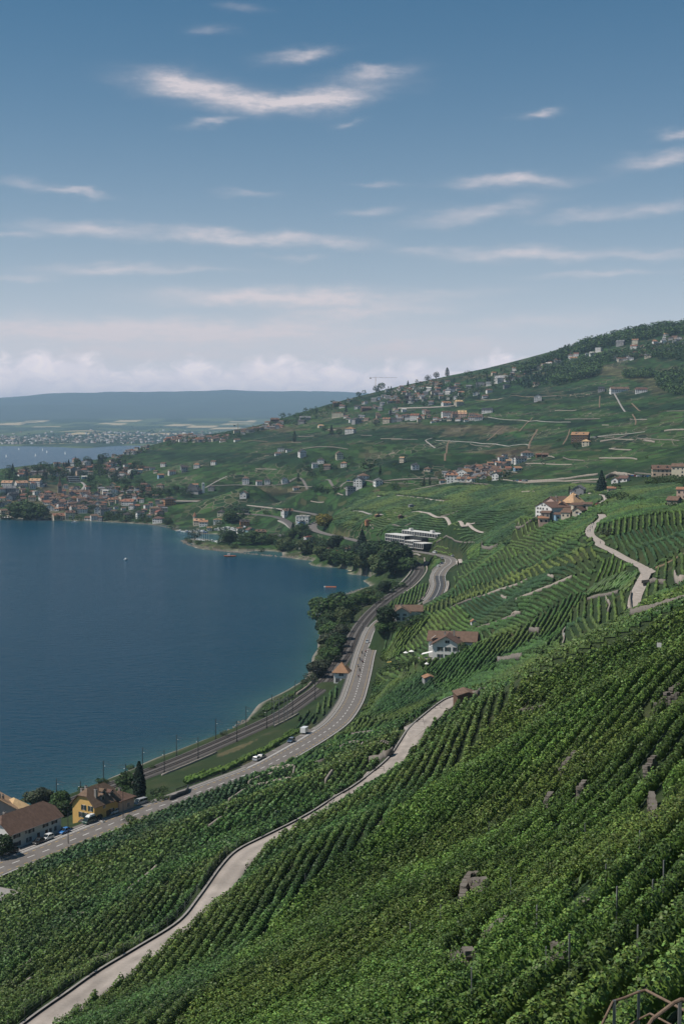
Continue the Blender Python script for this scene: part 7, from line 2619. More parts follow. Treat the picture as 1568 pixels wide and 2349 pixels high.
# ------------------------------------------------------------------ catalogue of far houses: crop key, then (x, y, width, kind, wall, roof)
CROPS = {'1': (0, 860.3, .3658), '2': (516.2, 860.3, .3658), '3': (994.5, 688.2, .3658), 'a': (0, 1089.7, .1829), 'b': (258.1, 1061.0, .1829), 'c': (516.2, 1118.4, .1829), 'd': (1281.3, 946.3, .1829),
         'e': (803, 1061, .2194), 'f': (716.9, 802.9, .2194), 'g': (1089.7, 917.6, .1829), 'h': (1281.3, 716.9, .1829), 'k': (1175.7, 1118.4, .1280), 'm': (994.5, 1089.7, .3658)}
W, C_, GY_, PK, ST_, TM, OR, BL = 'white', 'cream', 'grey', 'pink', 'stone', 'timber', 'orange', 'blue'
HOUSES = {
    ('a', 'houses of the lakeside village'): [
        (100, 140, 150, 's', W, 'tan'), (270, 140, 160, 's', W, 'tan'), (450, 135, 165, 's', W, 'tan'), (120, 232, 170, 's', GY_, 'grey'), (470, 250, 110, 'f', W, 'pale'), (60, 300, 70, 'g', W, 'dark'), (165, 305, 130, 's', GY_, 'slate'), (285, 370, 120, 's', GY_, 'dark'), (410, 322, 100, 's', C_, 'brown'),
        (715, 330, 120, 's', GY_, 'brown'), (180, 462, 140, 's', GY_, 'brown'), (50, 492, 100, 's', C_, 'brown'), (135, 530, 110, 's', C_, 'brown'), (640, 445, 100, 'g', W, 'orange'), (720, 450, 60, 's', W, 'orange'), (772, 440, 50, 's', PK, 'orange'), (730, 560, 170, 's', C_, 'orange'), (880, 545, 140, 's', C_, 'brown'),
        (930, 472, 110, 's', W, 'brown'), (1040, 472, 130, 's', W, 'brown'), (1110, 560, 90, 's', W, 'brown'), (1185, 562, 100, 's', W, 'brown'), (1262, 580, 60, 'g', GY_, 'brown'), (1230, 492, 90, 'g', W, 'dark'), (1310, 500, 110, 's', GY_, 'dark'), (1410, 352, 120, 's', C_, 'orange'), (1550, 370, 60, 's', W, 'orange'),
        (1440, 265, 110, 'g', W, 'brown'), (1380, 205, 90, 's', W, 'dark'), (1320, 242, 70, 'f', W, 'pale'), (940, 255, 140, 's', GY_, 'brown'), (1070, 255, 130, 's', W, 'brown'), (960, 200, 80, 'g', W, 'dark'), (1105, 190, 70, 's', W, 'red'), (1250, 152, 60, 'g', W, 'brown'), (1415, 160, 80, 'g', C_, 'orange'), (1060, 45, 70, 'f', BL, 'pale'),
        (20, 400, 80, 'f', GY_, 'slate'), (255, 420, 80, 's', GY_, 'dark'), (1000, 300, 70, 'g', W, 'brown'), (1050, 310, 80, 's', W, 'orange'), (1160, 320, 90, 's', W, 'brown'), (1240, 340, 100, 'g', W, 'brown'), (1330, 300, 80, 's', W, 'brown'), (1140, 395, 90, 's', C_, 'dark'), (890, 375, 90, 'g', W, 'dark'), (960, 395, 90, 's', GY_, 'brown')],
    ('b', 'houses on the village outskirts'): [
        (30, 90, 100, 'f', GY_, 'slate'), (110, 102, 100, 'f', W, 'grey'), (190, 112, 100, 's', W, 'brown'), (260, 155, 120, 'f', W, 'pale'), (150, 162, 70, 's', PK, 'brown'), (350, 132, 60, 's', W, 'tan'), (500, 92, 80, 's', W, 'dark'), (640, 52, 70, 's', W, 'brown'), (545, 132, 60, 's', C_, 'brown'), (605, 198, 80, 'g', BL, 'orange'),
        (745, 152, 100, 's', W, 'brown'), (882, 84, 70, 'h', W, 'dark'), (905, 122, 90, 's', GY_, 'dark'), (1060, 68, 80, 'h', W, 'orange'), (1270, 30, 70, 's', W, 'brown'), (395, 320, 90, 's', C_, 'brown'), (450, 305, 55, 'g', W, 'dark'), (602, 352, 100, 'h', C_, 'brown'), (1040, 305, 80, 's', W, 'orange'), (1240, 352, 90, 'f', GY_, 'grey'),
        (50, 415, 110, 's', W, 'brown'), (205, 535, 180, 's', W, 'orange'), (370, 505, 60, 's', W, 'brown'), (455, 412, 90, 's', TM, 'brown'), (710, 535, 170, 'h', OR, 'dark'), (600, 588, 80, 'f', W, 'brown'), (540, 650, 160, 'h', C_, 'brown'), (580, 752, 145, 'h', W, 'brown'), (190, 700, 110, 'h', C_, 'dark'), (340, 702, 100, 'h', W, 'dark'), (1090, 785, 150, 's', C_, 'tan'), (1145, 800, 110, 's', W, 'orange'), (1362, 670, 95, 'h', C_, 'dark'), (1215, 852, 60, 's', W, 'tan'), (1320, 772, 120, 'f', W, 'tan'), (0, 490, 90, 's', C_, 'orange'), (470, 690, 80, 's', W, 'brown'), (20, 660, 80, 's', W, 'brown'), (100, 640, 90, 's', W, 'dark')],
    ('c', 'houses between harbour and main road'): [
        (235, 120, 95, 'g', W, 'brown'), (262, 322, 90, 's', W, 'slate'), (245, 482, 140, 's', OR, 'dark'), (785, 345, 130, 's', W, 'brown'), (735, 330, 60, 'g', W, 'brown'), (320, 590, 100, 'g', BL, 'brown'), (445, 612, 140, 's', OR, 'brown'), (975, 452, 180, 'f', W, 'pale'), (930, 425, 90, 'f', W, 'pale'), (960, 490, 90, 'f', BL, 'grey'),
        (1060, 692, 150, 'f', W, 'red'), (970, 752, 60, 'f', W, 'grey'), (1150, 765, 60, 'g', OR, 'brown'), (1340, 800, 100, 'h', W, 'brown'), (1545, 800, 110, 'h', W, 'brown'), (610, 630, 110, 's', TM, 'dark'), (690, 640, 110, 's', TM, 'grey'), (180, 570, 60, 's', W, 'red')],
    ('2', 'houses scattered over the vineyard slope'): [
        (130, 682, 50, 'h', W, 'brown'), (213, 690, 40, 'g', W, 'brown'), (265, 682, 40, 'g', W, 'dark'), (372, 676, 42, 'g', W, 'dark'), (445, 718, 45, 's', W, 'brown'), (350, 482, 50, 'f', W, 'grey'), (400, 482, 40, 'g', W, 'slate'), (330, 504, 40, 's', W, 'brown'), (482, 512, 45, 'g', W, 'dark'),
        (600, 552, 50, 'h', W, 'dark'), (562, 580, 40, 's', W, 'grey'), (715, 526, 45, 'g', C_, 'brown'), (745, 575, 42, 'h', W, 'orange'), (640, 590, 50, 's', ST_, 'brown'), (785, 367, 65, 'h', W, 'orange'), (600, 328, 40, 'h', C_, 'tan'), (822, 306, 50, 'g', GY_, 'dark'), (712, 264, 85, 'f', C_, 'tan'), (500, 284, 75, 's', GY_, 'grey'), (480, 306, 50, 's', GY_, 'dark'),
        (312, 302, 60, 's', TM, 'brown'), (268, 306, 40, 's', W, 'brown'), (190, 350, 50, 's', GY_, 'brown'), (120, 352, 40, 'g', W, 'grey'), (75, 416, 40, 'g', W, 'brown'), (865, 660, 75, 'h', W, 'brown'), (840, 702, 60, 'g', W, 'slate'), (957, 690, 50, 'h', W, 'grey'), (795, 732, 80, 'f', GY_, 'slate'), (1190, 592, 50, 'h', W, 'slate'), (1268, 602, 45, 'h', C_, 'brown'), (1110, 548, 30, 's', C_, 'tan'),
        (1190, 282, 60, 's', W, 'red'), (1012, 304, 50, 's', C_, 'orange'), (1060, 296, 50, 's', W, 'dark'), (1145, 282, 40, 'g', W, 'dark'), (1120, 232, 32, 'f', W, 'pale'), (1250, 238, 32, 'g', W, 'brown'), (1385, 192, 60, 's', W, 'orange'), (1465, 192, 55, 'h', C_, 'tan'), (1290, 184, 40, 's', W, 'brown'), (1390, 268, 45, 's', W, 'grey'), (1440, 264, 50, 's', PK, 'brown'), (1485, 252, 60, 's', W, 'tan'), (1510, 292, 32, 'g', W, 'brown'), (1545, 278, 45, 's', W, 'brown'),
        (826, 212, 38, 'g', W, 'dark'), (882, 224, 70, 's', TM, 'brown'), (700, 198, 60, 's', TM, 'brown'), (735, 205, 40, 's', W, 'brown'), (935, 165, 40, 's', GY_, 'grey'), (985, 190, 30, 'g', W, 'grey'), (870, 182, 30, 'g', W, 'brown')],
    ('f', 'houses on the ridge by the crane'): [
        (480, 612, 60, 'g', W, 'dark'), (555, 565, 40, 'g', W, 'dark'), (740, 490, 50, 's', W, 'grey'), (830, 515, 40, 's', W, 'brown'), (865, 512, 40, 'f', W, 'grey'), (1015, 490, 80, 'f', W, 'grey'), (1035, 515, 45, 'g', W, 'brown'), (975, 510, 60, 's', TM, 'slate'), (1065, 425, 50, 'g', W, 'grey'), (1140, 408, 70, 'h', W, 'orange'), (1215, 425, 60, 'f', W, 'pale'), (1240, 345, 55, 'h', C_, 'orange'), (1230, 365, 40, 'f', PK, 'pale'), (1330, 358, 50, 's', C_, 'tan'), (1128, 350, 40, 'h', GY_, 'brown'),
        (1450, 438, 70, 'f', W, 'grey'), (1415, 460, 60, 'f', W, 'pale'), (1550, 470, 50, 's', W, 'brown'), (1145, 512, 45, 'g', W, 'grey'), (1180, 470, 60, 's', GY_, 'grey'), (1225, 575, 50, 'g', W, 'grey'), (1385, 575, 60, 's', C_, 'orange'), (1340, 485, 50, 's', GY_, 'grey'), (1240, 505, 50, 's', C_, 'dark'), (800, 555, 50, 's', GY_, 'slate'), (900, 555, 60, 's', TM, 'brown'), (960, 560, 60, 's', TM, 'slate'), (715, 585, 30, 'g', W, 'grey'), (245, 588, 50, 's', PK, 'orange'), (300, 600, 40, 's', PK, 'brown'), (405, 530, 50, 's', W, 'grey'), (370, 548, 30, 'g', W, 'brown'), (780, 440, 50, 's', W, 'grey'), (690, 520, 40, 's', BL, 'grey'), (1505, 570, 60, 's', C_, 'dark'), (1490, 515, 40, 'g', W, 'grey'), (1380, 440, 40, 's', GY_, 'grey')],
    ('3', 'houses high on the hill'): [
        (70, 660, 50, 's', W, 'orange'), (157, 662, 50, 's', C_, 'tan'), (90, 582, 40, 's', W, 'grey'), (170, 596, 40, 's', W, 'orange'), (265, 596, 45, 'f', W, 'grey'), (320, 612, 40, 'g', W, 'brown'), (110, 572, 50, 'f', GY_, 'slate'), (290, 540, 60, 'f', GY_, 'slate'), (345, 536, 40, 'f', W, 'grey'), (38, 540, 35, 's', C_, 'tan'), (45, 605, 35, 's', GY_, 'grey'), (220, 556, 40, 's', GY_, 'grey'), (455, 552, 45, 's', GY_, 'slate'), (345, 582, 40, 's', W, 'brown'),
        (75, 735, 60, 's', W, 'brown'), (130, 728, 50, 's', W, 'brown'), (180, 735, 60, 's', PK, 'tan'), (235, 755, 50, 's', W, 'brown'), (278, 755, 55, 's', W, 'brown'), (155, 758, 40, 'g', W, 'brown'), (335, 708, 75, 's', W, 'slate'), (650, 634, 50, 'g', W, 'slate'), (1160, 578, 130, 's', W, 'brown'), (1298, 582, 80, 's', W, 'brown'), (1050, 575, 45, 'h', GY_, 'slate'),
        (375, 472, 32, 's', C_, 'orange'), (435, 500, 100, 'f', W, 'pale'), (412, 516, 60, 'f', W, 'grey'), (507, 442, 32, 's', W, 'orange'), (556, 444, 40, 'f', W, 'pale'), (602, 430, 40, 'g', W, 'brown'), (640, 540, 45, 's', C_, 'brown'), (670, 408, 42, 's', PK, 'orange'), (718, 414, 40, 'f', W, 'pale'), (780, 404, 40, 'f', GY_, 'slate'), (700, 425, 60, 'f', C_, 'tan'),
        (540, 985, 0, 'g', W, 'brown')],
    ('h', 'villas near the summit wood'): [
        (175, 605, 100, 's', W, 'orange'), (505, 430, 70, 'h', C_, 'tan'), (385, 445, 60, 's', BL, 'grey'), (500, 490, 85, 'f', W, 'grey'), (420, 540, 80, 'f', W, 'pale'), (345, 535, 40, 's', W, 'grey'), (605, 525, 40, 'g', W, 'brown'), (170, 525, 60, 's', GY_, 'brown'), (770, 415, 110, 's', GY_, 'grey'), (900, 310, 90, 's', W, 'red'), (920, 290, 50, 's', PK, 'orange'), (955, 395, 90, 's', C_, 'orange'), (940, 455, 95, 's', W, 'red'), (940, 500, 50, 's', GY_, 'brown'), (912, 595, 55, 'g', W, 'grey'), (885, 535, 40, 's', W, 'grey'), (1115, 570, 95, 's', C_, 'grey'), (1160, 450, 50, 'g', W, 'slate'), (1300, 475, 60, 's', GY_, 'slate'),
        (1340, 290, 80, 's', W, 'tan'), (1320, 225, 60, 's', W, 'orange'), (1440, 208, 60, 's', PK, 'brown'), (1240, 215, 55, 's', C_, 'brown'), (1545, 210, 60, 's', C_, 'brown'), (1490, 260, 60, 's', GY_, 'brown'), (1315, 350, 40, 's', W, 'pale'), (390, 775, 70, 'g', W, 'brown'), (45, 850, 70, 's', PK, 'orange'), (20, 650, 60, 's', GY_, 'slate'), (1195, 385, 40, 's', C_, 'tan'), (530, 985, 80, 's', GY_, 'slate'), (660, 352, 40, 's', C_, 'grey'), (1540, 940, 50, 's', PK, 'grey'), (255, 490, 40, 's', C_, 'brown')],
    ('e', 'houses of the hill village'): [
        (1065, 212, 130, 's', W, 'orange'), (1160, 195, 100, 's', W, 'orange'), (1085, 125, 60, 'h', W, 'orange'), (1195, 172, 150, 'g', W, 'orange'), (960, 218, 60, 'g', W, 'brown'), (1000, 128, 80, 's', GY_, 'brown'), (990, 150, 60, 'g', W, 'grey'), (1150, 92, 60, 'g', W, 'dark'), (1220, 90, 60, 's', W, 'brown'), (1290, 130, 60, 's', PK, 'brown')],
    ('g', 'houses of the hill village'): [
        (645, 720, 150, 'h', W, 'brown'), (560, 790, 160, 's', W, 'dark'), (485, 790, 60, 'g', W, 'dark'), (790, 718, 70, 'g', TM, 'red'), (870, 715, 100, 's', TM, 'brown'), (525, 885, 100, 's', BL, 'orange'), (265, 1000, 100, 'g', W, 'dark'), (320, 775, 80, 'g', W, 'brown'), (365, 745, 40, 'g', W, 'dark'), (415, 820, 50, 'g', C_, 'tan'), (390, 860, 50, 'g', C_, 'brown'), (240, 790, 60, 'g', GY_, 'dark'), (185, 850, 80, 's', PK, 'orange'), (330, 850, 80, 's', W, 'red'), (280, 840, 70, 's', W, 'orange'), (130, 845, 70, 's', W, 'brown'), (40, 860, 90, 's', W, 'orange'), (240, 890, 90, 's', PK, 'brown'), (170, 890, 80, 's', W, 'brown'), (125, 915, 50, 'g', W, 'brown'), (60, 910, 80, 's', W, 'dark'), (215, 940, 100, 's', PK, 'brown'), (75, 965, 50, 'g', W, 'dark'), (10, 935, 60, 's', W, 'brown'),
        (1315, 525, 240, 's', TM, 'orange'), (1385, 578, 110, 'h', C_, 'tan')],
    ('d', 'houses at the hill road'): [
        (1290, 795, 280, 's', PK, 'brown'), (1500, 810, 170, 's', C_, 'brown'), (720, 880, 90, 'g', W, 'brown'), (815, 865, 130, 's', W, 'brown'), (655, 1005, 60, 'g', C_, 'orange'), (250, 1045, 150, 'g', GY_, 'grey'), (190, 1040, 70, 's', W, 'dark'), (1440, 1160, 130, 's', ST_, 'brown'), (1545, 1090, 70, 's', PK, 'orange')],
    ('k', 'outbuildings of the manor'): [
        (830, 575, 110, 'g', BL, 'brown'), (960, 540, 90, 'g', C_, 'brown'), (985, 500, 160, 's', ST_, 'brown'), (1180, 480, 120, 'g', C_, 'brown'), (1325, 390, 90, 'g', C_, 'brown'), (600, 610, 90, 's', ST_, 'brown'), (540, 640, 80, 'g', PK, 'orange'), (1140, 470, 60, 'g', C_, 'brown')],
}
FILLS = [   # random dense infill: polygon (1568 frame), count, width range, group
    ([(88, 1142), (160, 1140), (238, 1143), (240, 1168), (205, 1170), (150, 1172), (110, 1160)], 34, (9, 15), 'crowded houses of the lakeside village core'),
    ([(0, 1098), (60, 1078), (150, 1066), (240, 1056), (300, 1068), (340, 1080), (300, 1100), (200, 1098), (100, 1092)], 26, (9, 15), 'houses among trees behind the village'),
    ([(375, 1010), (410, 1000), (520, 1004), (530, 1014), (450, 1016), (400, 1016)], 16, (7, 12), 'houses of the ridge village'),
    ([(250, 1050), (330, 1028), (370, 1018), (340, 1036), (270, 1054)], 7, (5, 9), 'houses along the falling ridge'),
    ([(540, 993), (600, 982), (650, 970), (650, 982), (560, 998)], 7, (7, 12), 'cottages along the ridge'),
    ([(860, 895), (960, 885), (1050, 872), (1060, 905), (1000, 925), (880, 930)], 16, (8, 13), 'houses in the ridge gardens'),
    ([(0, 1120), (90, 1112), (250, 1128), (330, 1118), (400, 1150), (380, 1185), (260, 1180), (120, 1140), (0, 1160)], 34, (9, 14), 'houses spread through the lakeside village'),
    ([(780, 955), (860, 935), (1000, 950), (1100, 955), (1110, 965), (960, 972), (800, 975)], 14, (7, 12), 'houses of the terrace hamlets'),
    ([(1400, 815), (1568, 770), (1568, 800), (1420, 832)], 14, (8, 13), 'villas under the summit'),
    ([(1010, 1100), (1060, 1082), (1170, 1070), (1170, 1090), (1080, 1108)], 22, (10, 16), 'tight houses of the hill village'),
    ([(1140, 868), (1250, 830), (1330, 800), (1340, 815), (1240, 850), (1150, 885)], 8, (7, 12), 'villas under the wood'),
]
TREES = [   # (u, v, height px, kind, wide, label)
    (1378, 1131, 52, 'conifer', 1.15, 'giant dark conifer standing beside the small cream tower house'),
    (1305, 1137, 22, 'cypress', 1, None), (320, 1836, 92, 'cypress', 1.2, 'tall slim black-green cypress beside the yellow house'),
    (675, 1014, 26, 'poplar', 1, None), (848, 1080, 30, 'dark', 1.4, None), (872, 1086, 20, 'cypress', 1, None), (905, 1068, 8, 'shrub', 1, None), (760, 1000, 26, 'conifer', 1, None), (778, 1000, 20, 'dark', 1, None), (745, 992, 18, 'dark', 1, None), (862, 978, 18, 'dark', 1.3, None), (895, 955, 18, 'conifer', 1, None),
    (875, 888, 22, 'oval', 1, None), (835, 902, 14, 'oval', 1, None), (862, 892, 18, 'dark', 1.1, None), (822, 912, 16, 'oval', 1, None), (935, 886, 14, 'conifer', 1, None), (980, 875, 18, 'dark', 1, None), (955, 882, 14, 'oval', 1, None), (1000, 870, 20, 'oval', 1, None), (1025, 862, 20, 'poplar', 1.4, None), (763, 930, 14, 'oval', 1.2, None), (793, 946, 14, 'conifer', 1.2, None), (700, 938, 8, 'oval', 1.6, None), (724, 940, 10, 'oval', 1, None),
    (684, 1104, 20, 'poplar', 1.2, None), (735, 1130, 22, 'oval', 1, None), (722, 1128, 18, 'dark', 1, None), (768, 1130, 20, 'dark', 1.3, None), (750, 1132, 18, 'oval', 1, None), (903, 1122, 20, 'broad', 1.4, None), (928, 1114, 14, 'broad', 1.3, None), (870, 1090, 14, 'poplar', 1, None), (972, 1115, 22, 'poplar', 1, None), (985, 1112, 20, 'poplar', 1, None), (968, 1118, 16, 'dark', 1, None), (1000, 1118, 14, 'dark', 1.2, None), (1156, 1098, 24, 'broad', 1.2, None), (1120, 1104, 14, 'golden', 1.1, None), (1092, 1106, 12, 'dark', 1, None), (1010, 1122, 12, 'oval', 1, None), (1245, 1068, 10, 'dark', 1.5, None),
    (1322, 1030, 20, 'dark', 1.3, None), (1216, 922, 14, 'oval', 1, None), (1316, 993, 12, 'dark', 1.6, None), (1100, 948, 12, 'oval', 1, None), (1400, 1150, 26, 'dark', 1.3, None), (1425, 1150, 26, 'dark', 1.2, None), (1450, 1150, 18, 'broad', 1.3, None), (1412, 1128, 26, 'dark', 1, None), (1470, 1152, 16, 'broad', 1.2, None), (1385, 1160, 14, 'broad', 1.4, None), (1540, 1166, 18, 'broad', 1.3, None), (1500, 1110, 10, 'broad', 1.3, None), (1350, 1150, 10, 'shrub', 1, None),
    (1393, 1234, 30, 'grey', 1.1, None), (1195, 1314, 16, 'dark', 1.5, None), (1160, 1256, 22, 'dark', 1.3, None), (1140, 1262, 14, 'broad', 1.4, None), (1215, 1185, 16, 'broad', 1.6, None), (1225, 1198, 12, 'dark', 1.6, None), (1022, 1262, 0, 'shrub', 1, None),
    (745, 1212, 34, 'golden', 1.0, 'large shrub with yellow flowering crown above the road curve'), (728, 1204, 24, 'broad', 1.0, None), (768, 1260, 34, 'dark', 1.1, None), (830, 1272, 50, 'conifer', 1.2, 'pointed dark conifer above the wooded bay'),
    (664, 1186, 22, 'conifer', 1, None), (815, 1195, 12, 'shrub', 1.4, None), (870, 1180, 8, 'shrub', 1.2, None), (1015, 1220, 8, 'shrub', 2, None),
    # grove at the bay
    (905, 1316, 66, 'broad', 1.25, 'largest rounded tree of the grove at the bay'), (868, 1318, 46, 'willow', 1.2, None), (838, 1308, 44, 'willow', 1.15, None), (812, 1306, 46, 'broad', 1.1, None), (790, 1300, 40, 'broad', 1.2, None), (880, 1290, 50, 'dark', 1.2, None), (850, 1284, 44, 'dark', 1.2, None), (915, 1302, 52, 'dark', 1.1, None), (760, 1292, 34, 'broad', 1.2, None), (735, 1286, 36, 'willow', 1.1, None), (700, 1270, 34, 'willow', 1.2, None), (720, 1262, 30, 'dark', 1.1, None), (745, 1272, 34, 'dark', 1.1, None), (792, 1280, 32, 'dark', 1, None), (818, 1276, 34, 'dark', 1, None), (770, 1280, 26, 'broad', 1, None), (935, 1312, 34, 'broad', 1.2, None), (898, 1282, 40, 'dark', 1.1, None),
    (690, 1230, 30, 'broad', 1.1, None), (672, 1232, 30, 'conifer', 1.2, None), (660, 1246, 28, 'broad', 1.1, None), (705, 1238, 28, 'dark', 1, None), (640, 1250, 28, 'broad', 1.1, None), (655, 1262, 30, 'willow', 1.3, None), (680, 1262, 24, 'dark', 1.1, None), (622, 1246, 22, 'shrub', 1.2, None), (600, 1250, 28, 'broad', 1.2, None), (580, 1248, 30, 'broad', 1.2, None), (562, 1250, 28, 'broad', 1.1, None), (543, 1250, 26, 'broad', 1.1, None), (526, 1250, 34, 'oval', 1.1, None), (536, 1258, 14, 'shrub', 1.3, None), (600, 1270, 18, 'dark', 1.2, None), (505, 1250, 14, 'broad', 1.3, None), (447, 1238, 22, 'dark', 1.4, 'umbrella shaped dark tree on the tip of the harbour mole'), (455, 1248, 12, 'shrub', 1.6, None), (436, 1245, 10, 'shrub', 1.4, None), (430, 1240, 9, 'shrub', 1.3, None),
    (395, 1216, 18, 'broad', 1.3, None), (575, 1228, 14, 'broad', 1.2, None), (530, 1200, 30, 'broad', 1.3, None), (548, 1198, 28, 'broad', 1.1, None), (540, 1178, 26, 'dark', 1.2, None), (560, 1182, 24, 'dark', 1.1, None), (610, 1182, 16, 'broad', 1.3, None), (632, 1176, 14, 'dark', 1.2, None), (590, 1202, 16, 'broad', 1.4, None), (505, 1212, 20, 'broad', 1.2, None), (480, 1216, 12, 'broad', 1.6, None),
    # quay of the village
    (55, 1196, 48, 'broad', 1.35, 'huge spreading park tree on the village quay'), (85, 1197, 40, 'broad', 1.2, None), (30, 1197, 28, 'broad', 1.1, None), (6, 1196, 20, 'dark', 1.2, None), (155, 1184, 24, 'cypress', 1.3, None), (110, 1194, 18, 'broad', 1.3, None), (132, 1194, 16, 'broad', 1.4, None), (165, 1196, 14, 'broad', 1.4, None), (180, 1197, 16, 'broad', 1.3, None),
    # shore trees between lake and railway
    (752, 1432, 62, 'broad', 1.25, 'broad dark tree overhanging the lake at the stony point'), (775, 1405, 48, 'dark', 1.1, None), (790, 1440, 48, 'willow', 1.1, None), (778, 1420, 44, 'willow', 1.0, None), (758, 1470, 44, 'broad', 1.15, None), (782, 1468, 40, 'grey', 1.1, None), (768, 1500, 42, 'broad', 1.1, None), (746, 1512, 38, 'willow', 1.0, None), (760, 1520, 34, 'broad', 1.1, None), (800, 1405, 34, 'broad', 1.1, None), (822, 1396, 40, 'broad', 1.1, None), (838, 1386, 38, 'willow', 1.05, None), (858, 1374, 34, 'broad', 1.1, None), (880, 1362, 36, 'dark', 1.05, None), (900, 1352, 26, 'broad', 1.1, None), (868, 1380, 26, 'broad', 1.1, None), (730, 1556, 42, 'grey', 1.2, None), (742, 1545, 34, 'grey', 1.1, None), (712, 1566, 24, 'grey', 1.3, None), (700, 1568, 14, 'shrub', 1.4, None),
    (742, 1455, 40, 'dark', 1.2, None), (768, 1440, 40, 'broad', 1.2, None), (752, 1488, 38, 'grey', 1.2, None), (775, 1486, 34, 'dark', 1.2, None), (742, 1530, 28, 'broad', 1.2, None), (755, 1502, 30, 'willow', 1.1, None), (788, 1452, 26, 'broad', 1.2, None), (812, 1410, 24, 'shrub', 1.3, None), (850, 1384, 24, 'shrub', 1.3, None), (890, 1360, 22, 'shrub', 1.3, None), (915, 1348, 18, 'shrub', 1.4, None), (845, 1372, 26, 'dark', 1.1, None), (722, 1548, 26, 'grey', 1.2, None),
    (598, 1644, 14, 'shrub', 1.4, None), (582, 1650, 10, 'shrub', 1.4, None),
    # around the house among trees and the white house
    (885, 1436, 54, 'dark', 1.15, 'tall dark tree on the lake side of the tree-shaded house'), (880, 1455, 38, 'broad', 1.2, None), (905, 1452, 30, 'broad', 1.2, None), (925, 1448, 26, 'broad', 1.2, None), (942, 1440, 34, 'dark', 1.1, None), (958, 1434, 28, 'broad', 1.2, None), (965, 1422, 22, 'dark', 1.2, None), (1060, 1498, 30, 'broad', 1.2, 'round dark tree at the corner of the white house'), (895, 1540, 30, 'broad', 1.3, None), (915, 1540, 34, 'broad', 1.2, None), (932, 1532, 22, 'shrub', 1.2, None), (880, 1546, 20, 'shrub', 1.3, None), (950, 1520, 16, 'shrub', 1.3, None), (968, 1528, 18, 'shrub', 1.0, None), (975, 1500, 14, 'shrub', 1.2, None), (985, 1520, 10, 'shrub', 1.2, None),
    (1245, 1500, 24, 'shrub', 1.7, None), (1215, 1502, 18, 'shrub', 1.6, None), (1265, 1492, 16, 'shrub', 1.4, None),
    # near the yellow house
    (80, 1850, 44, 'grey', 1.2, None), (100, 1848, 48, 'grey', 1.0, None), (140, 1858, 52, 'broad', 1.0, None), (150, 1870, 40, 'broad', 1.1, None), (290, 1808, 46, 'broad', 1.1, None), (282, 1830, 34, 'broad', 1.0, None), (340, 1842, 22, 'broad', 1.2, None), (358, 1826, 22, 'dark', 1.3, None), (374, 1818, 20, 'broad', 1.3, None), (368, 1836, 20, 'shrub', 1.4, None), (8, 1925, 0, 'broad', 1, None), (6, 1968, 62, 'broad', .9, None), (300, 1890, 26, 'shrub', 1.0, None), (350, 1764, 12, 'shrub', 1.3, None), (514, 1690, 18, 'grey', 1.2, None), (235, 1800, 20, 'shrub', 1.4, None), (195, 1818, 20, 'shrub', 1.4, None), (300, 1764, 14, 'shrub', 1.4, None), (390, 1832, 12, 'shrub', 1.4, None), (125, 1838, 30, 'shrub', 1.3, None), (60, 1850, 26, 'shrub', 1.3, None),
]
